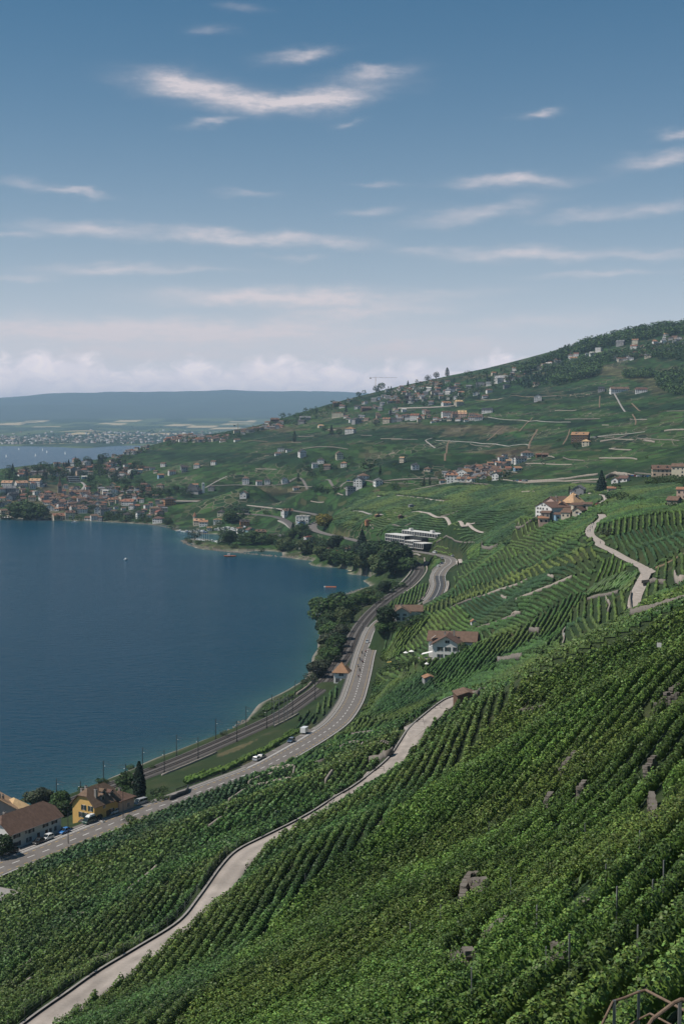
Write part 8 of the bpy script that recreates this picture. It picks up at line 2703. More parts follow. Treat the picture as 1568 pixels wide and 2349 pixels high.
TREEFILL = [  # polygon, count, height range, kinds, group
    ([(0, 1088), (120, 1072), (240, 1052), (330, 1078), (330, 1112), (200, 1108), (60, 1106), (0, 1112)], 60, (10, 20), ('broad', 'dark', 'oval', 'conifer'), 'trees among the upper village houses'),
    ([(200, 1108), (330, 1112), (420, 1140), (380, 1158), (270, 1150), (210, 1130)], 26, (9, 17), ('broad', 'dark', 'oval'), 'trees at the village edge'),
    ([(0, 1140), (90, 1135), (240, 1150), (250, 1178), (120, 1180), (0, 1172)], 22, (8, 14), ('broad', 'dark', 'oval'), 'trees between the village roofs'),
    ([(240, 1180), (380, 1190), (395, 1205), (300, 1198), (240, 1195)], 20, (9, 15), ('broad', 'dark'), 'trees along the village shore'),
    ([(325, 1142), (395, 1140), (440, 1145), (440, 1128), (400, 1122)], 16, (10, 16), ('dark', 'oval'), 'dark hedge trees by the slab tower'),
    ([(260, 1055), (400, 1015), (520, 1004), (700, 950), (820, 915), (830, 922), (700, 962), (540, 1008), (400, 1022), (280, 1058)], 46, (6, 11), ('broad', 'oval', 'dark'), 'trees along the falling ridge'),
    ([(860, 905), (950, 888), (1060, 868), (1180, 845), (1190, 880), (1080, 925), (900, 940)], 52, (8, 16), ('broad', 'dark', 'conifer', 'oval'), 'trees in the ridge gardens'),
    ([(1180, 850), (1240, 832), (1330, 795), (1400, 776), (1480, 758), (1568, 748), (1620, 740), (1620, 765), (1500, 775), (1400, 795), (1300, 822), (1200, 862)], 200, (12, 19), ('broad', 'dark', 'oval'), 'trees of the summit wood'),
    ([(1240, 850), (1330, 830), (1400, 815), (1500, 800), (1568, 795), (1568, 830), (1480, 822), (1420, 828), (1340, 842), (1260, 870)], 120, (10, 16), ('broad', 'dark', 'oval'), 'trees between the summit villas'),
    ([(1265, 875), (1320, 850), (1375, 848), (1370, 862), (1300, 880), (1268, 888)], 90, (12, 19), ('dark', 'broad'), 'trees of the wooded spur'),
    ([(1430, 862), (1498, 860), (1498, 868), (1432, 870)], 30, (12, 17), ('dark', 'broad'), 'trees of the meadow copse'),
    ([(1500, 870), (1568, 850), (1620, 850), (1620, 900), (1545, 912), (1505, 892)], 90, (12, 19), ('dark', 'broad'), 'trees of the ravine wood'),
    ([(1180, 885), (1250, 870), (1262, 885), (1200, 895)], 12, (14, 20), ('conifer', 'dark'), 'firs at the upper terraces'),
    ([(700, 1108), (790, 1090), (800, 1060), (700, 1060)], 12, (7, 13), ('dark', 'broad'), 'trees around the hillside hamlet'),
    ([(1000, 1108), (1160, 1112), (1160, 1080), (1010, 1080)], 16, (7, 13), ('dark', 'broad'), 'trees in the hill village'),
    ([(1480, 1098), (1568, 1100), (1568, 1112), (1480, 1112)], 14, (8, 14), ('broad', 'shrub'), 'garden trees below the estate'),
    ([(620, 1245), (760, 1250), (780, 1275), (640, 1270)], 16, (14, 24), ('broad', 'dark'), 'trees of the lakeside gardens'),
    ([(470, 1225), (600, 1215), (610, 1245), (500, 1248)], 12, (10, 18), ('broad', 'dark'), 'trees of the harbour park'),
    ([(560, 1100), (700, 1000), (900, 930), (1200, 890), (1400, 880), (1568, 930), (1568, 1080), (1300, 1120), (1000, 1200), (700, 1160)], 70, (3, 6), ('shrub', 'oval', 'dark'), 'hedge bushes of the wooded slope'),
    ([(640, 955), (760, 935), (800, 945), (660, 985)], 14, (7, 12), ('broad', 'dark', 'oval'), 'trees along the upper lane'),
]
WALLS = [   # pixel polyline, height, material, description
    ([(912, 938), (960, 937), (1010, 935), (1045, 932)], 5, 'concrete', 'long pale retaining wall'),
    ([(1210, 1107), (1250, 1105), (1300, 1100), (1340, 1094), (1370, 1090)], 4, 'stone_pale', 'stone vineyard wall'), ([(1180, 1105), (1210, 1108), (1280, 1105), (1340, 1103), (1378, 1101)], 2.5, 'stone_pale', 'stone vineyard wall'), ([(1388, 1100), (1410, 1092), (1438, 1096)], 7, 'stone_pale', 'high pale retaining wall'),
    ([(1373, 1052), (1400, 1052), (1440, 1052), (1460, 1055)], 2.5, 'stone_pale', 'stone vineyard wall'), ([(1290, 1050), (1305, 1055), (1340, 1057)], 2, 'stone', 'stone vineyard wall'), ([(1375, 1014), (1410, 1008), (1440, 1000)], 3, 'stone_pale', 'stone vineyard wall'), ([(1475, 1012), (1490, 1014), (1500, 1016)], 4, 'stone_pale', 'stone vineyard wall'), ([(1522, 990), (1545, 987), (1568, 987)], 3, 'stone_pale', 'stone vineyard wall'), ([(1400, 1030), (1412, 1028)], 2, 'stone_pale', 'short stone wall'),
    ([(1390, 1106), (1365, 1107), (1330, 1107)], 2, 'stone', 'stone vineyard wall'), ([(1330, 1107), (1310, 1110)], 2, 'stone', 'short stone wall'), ([(1195, 1132), (1215, 1130), (1225, 1132)], 3.5, 'stone_pale', 'stone vineyard wall'), ([(1196, 1167), (1210, 1162), (1220, 1158)], 2, 'stone_pale', 'stone vineyard wall'), ([(1232, 1155), (1245, 1149)], 2, 'stone_pale', 'short stone wall'),
    ([(1065, 1166), (1040, 1178), (1010, 1186)], 2, 'stone', 'stone vineyard wall'), ([(1000, 1245), (1040, 1240), (1090, 1247), (1100, 1249)], 2, 'stone', 'stone vineyard wall'), ([(895, 1207), (915, 1208), (925, 1210), (955, 1196)], 2.2, 'stone', 'stone vineyard wall'), ([(888, 1192), (908, 1196)], 2, 'stone', 'short stone wall'), ([(848, 1205), (856, 1214)], 2, 'stone_pale', 'short stone wall'),
    ([(1105, 1370), (1140, 1357), (1180, 1345), (1208, 1331)], 1.2, 'stone_pale', 'low stone terrace wall'), ([(1182, 1378), (1220, 1363), (1260, 1347), (1310, 1326)], 1.2, 'stone_pale', 'low stone terrace wall'), ([(1032, 1397), (1065, 1382), (1103, 1369)], 1.2, 'stone', 'low stone terrace wall'), ([(1090, 1446), (1130, 1432), (1172, 1416), (1192, 1410)], 1.2, 'stone', 'low stone terrace wall'), ([(1346, 1377), (1380, 1368), (1420, 1359)], 1.2, 'stone', 'low stone terrace wall'),
    ([(1140, 1521), (1165, 1519), (1195, 1513)], 2.6, 'stone', 'stone terrace wall'), ([(1213, 1450), (1235, 1452)], 2.2, 'stone', 'short stone wall'), ([(1289, 1481), (1293, 1466), (1290, 1455), (1296, 1443)], 1, 'stone_pale', 'thin stone wall'), ([(1444, 1416), (1480, 1409), (1520, 1398), (1568, 1383), (1620, 1368)], 2.6, 'stone', 'long grey stone retaining wall'), ([(1545, 1330), (1552, 1345), (1568, 1340)], 3.4, 'stone_pale', 'pale stone wall corner'), ([(1487, 1338), (1510, 1338), (1524, 1340)], 1.6, 'stone', 'short stone wall'), ([(1447, 1402), (1444, 1380), (1446, 1362)], 1.2, 'stone', 'dark path-side wall'),
    ([(1148, 1372), (1160, 1377)], 2, 'stone_pale', 'short stone wall'), ([(1255, 1327), (1268, 1329)], 2, 'stone_pale', 'short stone wall'), ([(1172, 1416), (1178, 1409), (1192, 1410)], 1.4, 'stone_pale', 'short stone wall'), ([(1398, 1395), (1393, 1410)], 2, 'stone_pale', 'short stone wall'), ([(1388, 1375), (1396, 1388)], 1.6, 'stone_pale', 'short stone wall'), ([(1062, 1603), (1092, 1600), (1110, 1590)], 2, 'stone', 'stone wall behind the sunken shed'),
    ([(1104, 1250), (1106, 1262), (1128, 1262), (1140, 1256)], 5, 'stone', 'rough stone retaining wall'), ([(1182, 1214), (1200, 1207), (1230, 1190), (1242, 1182)], 2.2, 'stone', 'stone wall along the dark hedge'), ([(1205, 1236), (1222, 1224)], 1.5, 'stone_pale', 'short stone wall'), ([(1178, 1203), (1188, 1205)], 1.5, 'stone_pale', 'short stone wall'),
    # terraces between the road and the path
    ([(806, 1690), (830, 1686), (860, 1682), (890, 1675), (905, 1668)], 1.4, 'stone', 'rough dry stone wall'), ([(846, 1752), (866, 1747), (885, 1739), (900, 1731)], 1.8, 'stone', 'dry stone terrace wall'), ([(780, 1722), (800, 1712), (822, 1708)], 1.6, 'stone', 'dry stone terrace wall'), ([(826, 1722), (833, 1712)], 1.6, 'stone_pale', 'short pale wall end'), ([(720, 1757), (745, 1748)], 1.4, 'stone', 'dry stone terrace wall'), ([(622, 1772), (650, 1768), (672, 1765)], 1.8, 'stone_pale', 'dry stone terrace wall'), ([(672, 1782), (676, 1766)], 1.5, 'stone_pale', 'short pale wall end'), ([(570, 1800), (600, 1785), (625, 1778)], 1.1, 'stone_pale', 'low dry stone wall'), ([(525, 1840), (560, 1818), (600, 1803), (650, 1793), (668, 1790)], 1.1, 'stone_pale', 'low dry stone wall'), ([(700, 1790), (720, 1782)], 1.2, 'stone_pale', 'short dry stone wall'), ([(746, 1800), (762, 1775)], 1.2, 'stone_pale', 'stone-edged vineyard stair'),
    ([(286, 2055), (310, 2035), (330, 2020), (360, 1993)], .9, 'stone_pale', 'low dry stone wall'), ([(156, 2106), (185, 2100), (206, 2095)], .8, 'stone', 'low dry stone wall'), ([(42, 2235), (60, 2223), (75, 2208)], .9, 'stone', 'low dry stone wall'), ([(48, 2276), (60, 2262), (72, 2252)], .8, 'stone_pale', 'low dry stone wall'), ([(220, 2206), (245, 2197), (268, 2190)], .7, 'stone', 'low dry stone wall'), ([(520, 1862), (535, 1850)], .8, 'stone', 'low dry stone wall'), ([(170, 2016), (185, 2012)], .8, 'stone', 'low dry stone wall'), ([(405, 1890), (430, 1883)], 1.2, 'stone', 'flat stone hut roof'), ([(475, 1905), (510, 1880)], 1.0, 'stone_pale', 'low dry stone wall'),
]


def v_hi(poly):
    return min(q[1] for q in poly)


def build_far():
    for (key, group), rows in HOUSES.items():
        x0, y0, k = CROPS[key]
        for (x, y, w, kind, wall, roof) in rows:
            if w:
                far_house(x0 + x * k, y0 + y * k, w * k * .88, kind, wall, roof, group)
    r = random.Random(3)
    for i, (poly, n, (w0, w1), group) in enumerate(FILLS):
        for (u, v) in fill(poly, int(n * 3), 50 + i, 4.5):
            far_house(u, v, r.uniform(w0, w1), r.choice('ssgh'), r.choice((W, W, C_, GY_, PK)), r.choice(('brown', 'brown', 'dark', 'grey', 'red', 'brown') if i != 0 else ('brown', 'brown', 'brown', 'dark', 'red')), group)
    for (u, v, h, kind, wide, label) in TREES:
        if h:
            k = 1.14 if h > 18 and v < 1700 and (u < 850 and v > 1190 or u < 945 and 1200 < v < 1330) else 1.0
            tree(u, v, h * k, kind, None if label else 'single trees and bushes', wide, label)
    for i, (poly, n, (h0, h1), kinds, group) in enumerate(TREEFILL):
        for (u, v) in fill(poly, int(n * (2.6 if v_hi(poly) < 985 else 1.7)), 900 + i, 3.0):
            tree(u, v, r.uniform(h0, h1) * 1.2 * (-1 if v_hi(poly) < 985 else 1), r.choice(kinds), group, r.uniform(.95, 1.3))
    build_houses()
    build_trees()
    for (pts, h, mat, desc) in WALLS:
        d = math.hypot(*hit(*pts[0])[:2])
        far = min(1, max(0, (d - 700) / 500))
        if d < 800:
            q = smooth_line([hit(*a) for a in pts], 1.0) if len(pts) > 2 else np.linspace(hit(*pts[0]), hit(*pts[1]), 8)
            VINE_CLEAR.append((q[:, :2], 1.0))
            if pts[0][0] > 1150 and pts[0][1] > 1580:
                h = 1.5
        wall_along(pts, 'stone_wall', desc, 'vineyard walls', h * (1 - .45 * far), max(.45, d * .0004), mat, step=max(1.0, d * .004))
    for pts, lab, n in (([(1250, 1866), (1262, 1850)], 'short stub of pale stone wall', 6), ([(1283, 1788), (1300, 1766), (1318, 1745)], 'long pale block wall between vine rows', 5), ([(1325, 1842), (1340, 1825)], 'short stub of pale stone wall', 6), ([(1515, 1620), (1536, 1604), (1556, 1588)], 'block wall near the crest', 5), ([(1495, 1640), (1522, 1626), (1552, 1612)], 'lower block wall near the crest', 5), ([(1185, 1640), (1215, 1634), (1245, 1630)], 'low block wall under dry grass', 4),
                        ([(1058, 2102), (1064, 2070), (1074, 2046), (1090, 2032)], 'rough stone wall with a ragged top among dense vines', 6), ([(1068, 2060), (1090, 2058), (1112, 2058)], 'dark block wall corner facing the path', 6), ([(1120, 2180), (1140, 2160), (1155, 2140)], 'slanting stone wall among dense vines', 5), ([(1040, 2232), (1072, 2226)], 'pale flat stone wall low in the vines', 5), ([(1262, 2232), (1290, 2222)], 'small block wall near the railing', 5), ([(1478, 1790), (1500, 1770)], 'stone wall on the steep terraces', 6), ([(1492, 1850), (1500, 1900)], 'block-edged stair on the steep terraces', 5)):
        block_wall(pts, lab, 'block walls on the near slope', n - 1, ('stone', 'stone_dark'))
    rr = random.Random(12)
    for (u, v) in fill([(560, 1100), (700, 1000), (900, 930), (1200, 890), (1400, 880), (1568, 930), (1568, 1080), (1300, 1120), (1000, 1200), (700, 1160)], 46, 31, 24):
        p = hit(u, v)
        e = 8.0
        gx = float(ground(p[0] + e, p[1]) - ground(p[0] - e, p[1]))
        gy = float(ground(p[0], p[1] + e) - ground(p[0], p[1] - e))
        n = math.hypot(gx, gy) + 1e-6
        t = np.array([-gy / n, gx / n]) if rr.random() < .8 else np.array([gx / n, gy / n])
        L = rr.uniform(25, 120)
        pts3 = [np.array([p[0] + t[0] * L * k, p[1] + t[1] * L * k, 0]) for k in (-.5, 0, .5)]
        wall_along([(u, v)], 'stone_wall', 'thin stone terrace wall', 'vineyard walls', rr.uniform(.7, 1.4), .6, rr.choice(('stone', 'stone_pale')), world=pts3, step=5)
    build_landmarks()
    build_boats()


def build_landmarks():
    # church with spire in the village core
    p = hit(138, 1137)
    root = empty('church_tower', p, .3, 'slender stone church tower with a brown spire above the village roofs', 'church tower')
    b = MB()
    b.box(-3, 3, -3, 3, -4, 16)
    b.build('tower', [MATS['wall_stone']], root)
    b = MB()
    b.hull([(-3.6, -3.6, 16), (3.6, -3.6, 16), (3.6, 3.6, 16), (-3.6, 3.6, 16)], [(-1.5, -1.5, 21), (1.5, -1.5, 21), (1.5, 1.5, 21), (-1.5, 1.5, 21)])
    b.hull([(-1.5, -1.5, 21), (1.5, -1.5, 21), (1.5, 1.5, 21), (-1.5, 1.5, 21)], [(-.05, -.05, 31), (.05, -.05, 31), (.05, .05, 31), (-.05, .05, 31)])
    b.build('spire', [MATS['roof_brown']], root)
    for x in (-1.1, 1.1):
        b = MB()
        b.box(-.5, .5, -.06, .06, 0, 2.4)
        b.build('belfry_opening', [MATS['glass_dark']], root, (x, -3.02, 12))
    # modern church: slate tent roof and white slab tower
    p = hit(447, 1131)
    root = empty('modern_church', p, -.5, 'modern church with a big slate tent roof beside the white slab tower', 'church')
    b = MB()
    b.box(-11, 11, -7, 7, -3, 4)
    b.build('wall', [MATS['wall_grey']], root)
    b = MB()
    b.hull([(-12, -8, 4), (12, -8, 4), (12, 8, 4), (-12, 8, 4)], [(-8, -.5, 15), (2, -.5, 11), (2, .5, 11), (-8, .5, 15)])
    b.build('roof', [MATS['roof_slate']], root)
    p = hit(466.5, 1131)
    root = empty('bell_tower', p, .2, 'plain white concrete slab bell tower beside the slate church roof', 'bell tower')
    b = MB()
    b.box(-1.9, 1.9, -1.2, 1.2, -3, 14.5)
    b.box(-1.9, 1.9, .9, 1.3, 14.5, 16)
    b.build('shaft', [MATS['wall_white']], root)
    b = MB()
    b.box(-1.0, 1.0, -1.24, -1.18, 11.5, 13.5)
    b.build('louvre', [MATS['shutter_dark']], root)
    # turret on the pale house by the harbour
    p = hit(447, 1204)
    root = empty('corner_turret', p, 0, 'pointed orange turret on the pale house above the harbour', 'turret')
    b = MB()
    b.tube((0, 0, -2), (0, 0, 11), 2.2, 2.2, 8)
    b.build('wall', [MATS['wall_cream']], root)
    b = MB()
    b.tube((0, 0, 11), (0, 0, 17), 2.8, .05, 8)
    b.build('roof', [MATS['roof_orange']], root)
    # stepped white flats
    p = hit(172, 1106)
    root = empty('stepped_flats', p, .5, 'white flats stepping up the slope with long balconies', 'apartment building')
    for k in range(4):
        b = MB()
        b.box(-11, 9, -6 + 3.2 * k, 12, -3 + 3 * k, 2.6 + 3 * k - .9, 0)
        b.box(-11.3, 9.3, -7.4 + 3.2 * k, -6 + 3.2 * k, -.2 + 3 * k, .9 + 3 * k, 1)
        b.build('storey', [MATS['shutter_dark'], MATS['wall_white']], root)
    # tower cranes
    for (u, v, hgt, left, right, base, lab) in ((861, 893, 36, 15, 54, 20, 'tall tower crane rising over the ridge trees'), (546, 992, 16, 10, 16, 8, 'small tower crane on the falling ridge'), (68, 1132, 34, 20, 30, 14, 'yellow tower crane at the village building site')):
        p = hit(u, v)
        d = math.hypot(p[0], p[1])
        root = empty('tower_crane', p, -math.atan2(p[0], p[1]), lab, 'crane', 'tower cranes')
        b = MB()
        for sx in (-.7, .7):
            for sy in (-.7, .7):
                b.box(sx - .16, sx + .16, sy - .16, sy + .16, -2, hgt)
        for z in range(0, int(hgt), 2):
            b.tube((-.7, -.7, z), (.7, -.7, z + 2), .11, .11, 4)
            b.tube((-.7, .7, z + 2), (.7, .7, z), .11, .11, 4)
        b.build('mast', [MATS['crane_yellow']], root)
        b = MB()
        for zz, yy in ((hgt, -.6), (hgt, .6), (hgt + 1.4, 0)):
            b.tube((-left, yy, zz), (right, yy, zz if zz == hgt else hgt + .4), .16, .14, 4)
        for x in range(-int(left), int(right), 3):
            b.tube((x, 0, hgt + 1.3), (x + 1.5, .6, hgt), .09, .09, 3)
            b.tube((x + 1.5, -.6, hgt), (x + 3, 0, hgt + 1.2), .09, .09, 3)
        b.build('jib', [MATS['metal_rust']], root)
        b = MB()
        b.box(-left, -left + 4, -.9, .9, hgt - 2.2, hgt)
        b.build('counterweight', [MATS['metal_dark']], root)
        b = MB()
        b.tube((0, 0, hgt), (0, 0, hgt + 6), .5, .2, 4)
        b.build('tower_head', [MATS['metal_rust']], root)
    # tiny huts in the vines
    for (u, v, w_, h_, wall, roof, lab) in ((1085, 1436, 2.4, 2.6, 'white', 'orange', 'tiny white vineyard hut with a red roof'), (983, 1564, 4.6, 2.2, 'grey', 'orange', 'small grey shed with an orange roof edge in the dark vines'), (919, 1190, 5, 3, 'timber', 'brown', 'small brown vineyard hut above the office block'), (843, 1201, 5, 3, 'orange', 'red', 'small red roofed hut on the bright slope'), (866, 1187, 5.5, 2.6, 'timber', 'orange', 'tiny orange roofed hut above the bright slope'), (944, 1164, 6, 2.6, 'grey', 'grey', 'grey field shed in the open vineyard'), (1068, 1606, 6, 2.2, 'timber', 'brown', 'sunken shed with weathered plank roof at the end of the concrete path'), (978, 1296, 4, 2.6, 'white', 'grey', 'small grey railway hut inside the far curve')):
        p = hit(u, v)
        root = empty('vineyard_hut', (p[0], p[1], p[2] - .2), -math.atan2(p[0], p[1]) + .2, lab, 'hut', 'huts among the vines')
        link('wall', wall_mesh(w_, w_ * 1.1, h_, .9, 1, wall, 2), root)
        link('roof', roof_mesh(w_, w_ * 1.1, h_, .9, 1, roof, .35), root)
        b = MB()
        b.box(-.4, .4, -.04, .04, 0, 1.8)
        b.build('door', [MATS['shutter_dark']], root, (w_ * .12, -w_ * .55 - .02, .1))
    # parasols and awnings
    for (u, v, c, rad, lab) in ((896, 1530, 'cloth_yellow', 2.0, 'yellow parasol in the roadside garden'), (943, 1505, 'cloth_white', 1.5, 'white parasol on the terrace below the white house'), (930, 1508, 'cloth_white', 1.3, 'second white parasol lower on the garden terrace'), (978, 1535, 'cloth_white', 1.0, 'small white garden shelter on the lawn'), (792, 1267, 'cloth_orange', 4.2, 'orange awning tent in the lakeside garden'), (775, 1268, 'cloth_orange', 5.0, 'large orange awning by the dark grove'), (750, 1266, 'cloth_white', 4.0, 'white tent in the garden by the grove'), (14, 1190, 'cloth_white', 9, 'long white marquee on the village quay')):
        p = hit(u, v)
        root = empty('parasol', p, 0, lab, 'parasol', 'parasols and awnings')
        b = MB()
        b.tube((0, 0, -.3), (0, 0, 2.9), .04, .04, 5)
        b.build('pole', [MATS['metal_grey']], root)
        b = MB()
        b.tube((0, 0, 2.3), (0, 0, 3.0), rad, .08, 8)
        b.build('canopy', [MATS[c]], root)
    # rocks along the mole, shore and upper vines
    for k, (u, v, s) in enumerate(((1118, 2160, .5), (1050, 2222, .55), (1275, 2228, .45), (1300, 2216, .35), (1497, 1770, .6), (1340, 2080, .4), (1160, 2120, .5))):
        p = hit(u, v)
        rr = np.random.default_rng(k + 40)
        bm = bmesh.new()
        bmesh.ops.create_icosphere(bm, subdivisions=2, radius=1)
        for vv in bm.verts:
            n = noise.noise(vv.co * 1.7 + Vector((k * 3.1, 0, 0)))
            vv.co *= 1 + .35 * n
            vv.co.z *= .75
            vv.co.x = max(-.8, min(.8, vv.co.x))
            vv.co.y = max(-.75, min(.75, vv.co.y))
        me = bpy.data.meshes.new('boulder')
        bm.to_mesh(me)
        bm.free()
        me.materials.append(MATS['stone'])
        HOUSE_POS.append((p[0], p[1], s + .4))
        o = link('boulder', me, None, (p[0], p[1], p[2] + s * .8), rr.uniform(0, 6))
        o.scale = (s, s, s * .9)
        names = ['slanted boulder beside a stone wall', 'pale flat-topped boulder low in the leafy slope', 'small boulder near the railing end', 'tiny pale stone near the railing end', 'boulder by the steep terraces at the frame side', 'small stone between middle rows', 'grey stone in the middle rows']
        tag(o, names[k], 'boulder', 'boulders in the vineyard')
    # rock armour of the mole and the lakeside: nobody could count it
    rr = np.random.default_rng(77)
    Vs, Fs, b = [], [], 0
    for poly, n, s0 in (([(420, 1240), (440, 1252), (490, 1261), (540, 1267), (600, 1273), (680, 1281), (720, 1286)], 420, 1.3), ([(392, 1211), (340, 1203), (280, 1199), (170, 1193), (60, 1190)], 260, 1.3), ([(566, 1652), (545, 1667), (522, 1682)], 60, .8), ([(742, 1380), (732, 1420), (736, 1450)], 90, .9), ([(760, 1368), (800, 1361), (830, 1350)], 70, .8)):
        P = [pz(u, v, 0.1) for u, v in poly]
        L = smooth_line(P, 1.0)
        for i in range(n):
            q = L[rr.integers(len(L))] + np.array([rr.normal(0, 1.4), rr.normal(0, 2.2), 0])
            q[2] = max(0, float(ground(q[0], q[1]))) + .1
            s = s0 * rr.uniform(.4, 1.2)
            c = np.array([[-1, -1, -.6], [1, -1, -.6], [1, 1, -.6], [-1, 1, -.6], [-.6, -.7, .7], [.7, -.6, .6], [.6, .7, .8], [-.7, .6, .6]]) * s * .6 * rr.uniform(.7, 1.3, (8, 3))
            Vs.append(c + q)
            for f in ((0, 1, 5, 4), (1, 2, 6, 5), (2, 3, 7, 6), (3, 0, 4, 7), (4, 5, 6, 7)):
                Fs.append([b + k for k in f])
            b += 8
    tag(link('shore_rubble', np_mesh('shore_rubble', np.concatenate(Vs), np.array(Fs), [MATS['stone']])), kind='stuff')
    # steel stakes standing in the vines
    st = MB()
    st.box(-.035, .035, -.025, .025, -.4, 2.2)
    stm = st.mesh('vine_stake', [MATS['metal_grey']])
    for (u, v) in ((1465, 1990), (1413, 2140), (1230, 2170), (1304, 2260), (1460, 2255), (1170, 2080), (1495, 2130), (1120, 1930), (1340, 1950), (1250, 2290), (1388, 2075), (1520, 2080), (1080, 2330), (940, 2180), (700, 2040), (1010, 2140)):
        p = hit(u, v)
        o = link('vine_stake', stm, None, p, random.random() * 3)
        reg(o, 'thin steel stake rising from the foliage', u, v, 'stake', 'stakes in the vines')
    # rust-red barn roof planks and white notice boards
    for k, (u, v, lab) in enumerate(((1143, 1523, 'small white notice board on a post below the crest'), (1510, 1512, 'white round marker on a post near the crest'), (1292, 1468, 'tiny white marker among the curved rows'))):
        p = hit(u, v)
        root = empty('notice_board', p, -math.atan2(p[0], p[1]), lab, 'sign', 'white markers in the vines')
        b = MB()
        b.tube((0, 0, -.3), (0, 0, 2.3), .04, .04, 5)
        b.build('post', [MATS['metal_grey']], root)
        b = MB()
        b.box(-.35, .35, -.05, 0, 1.9, 2.6)
        b.build('board', [MATS['frame_white']], root)


def boat_mesh(L, Wd, H, hull, deck):
    b = MB()
    h = [(-L / 2, -Wd * .42), (L * .1, -Wd / 2), (L * .38, -Wd * .28), (L / 2, 0), (L * .38, Wd * .28), (L * .1, Wd / 2), (-L / 2, Wd * .42)]
    b.hull([(x * .92, y * .7, -.25) for x, y in h], [(x, y, H) for x, y in h])
    return b.mesh('hull', [MATS[hull]])


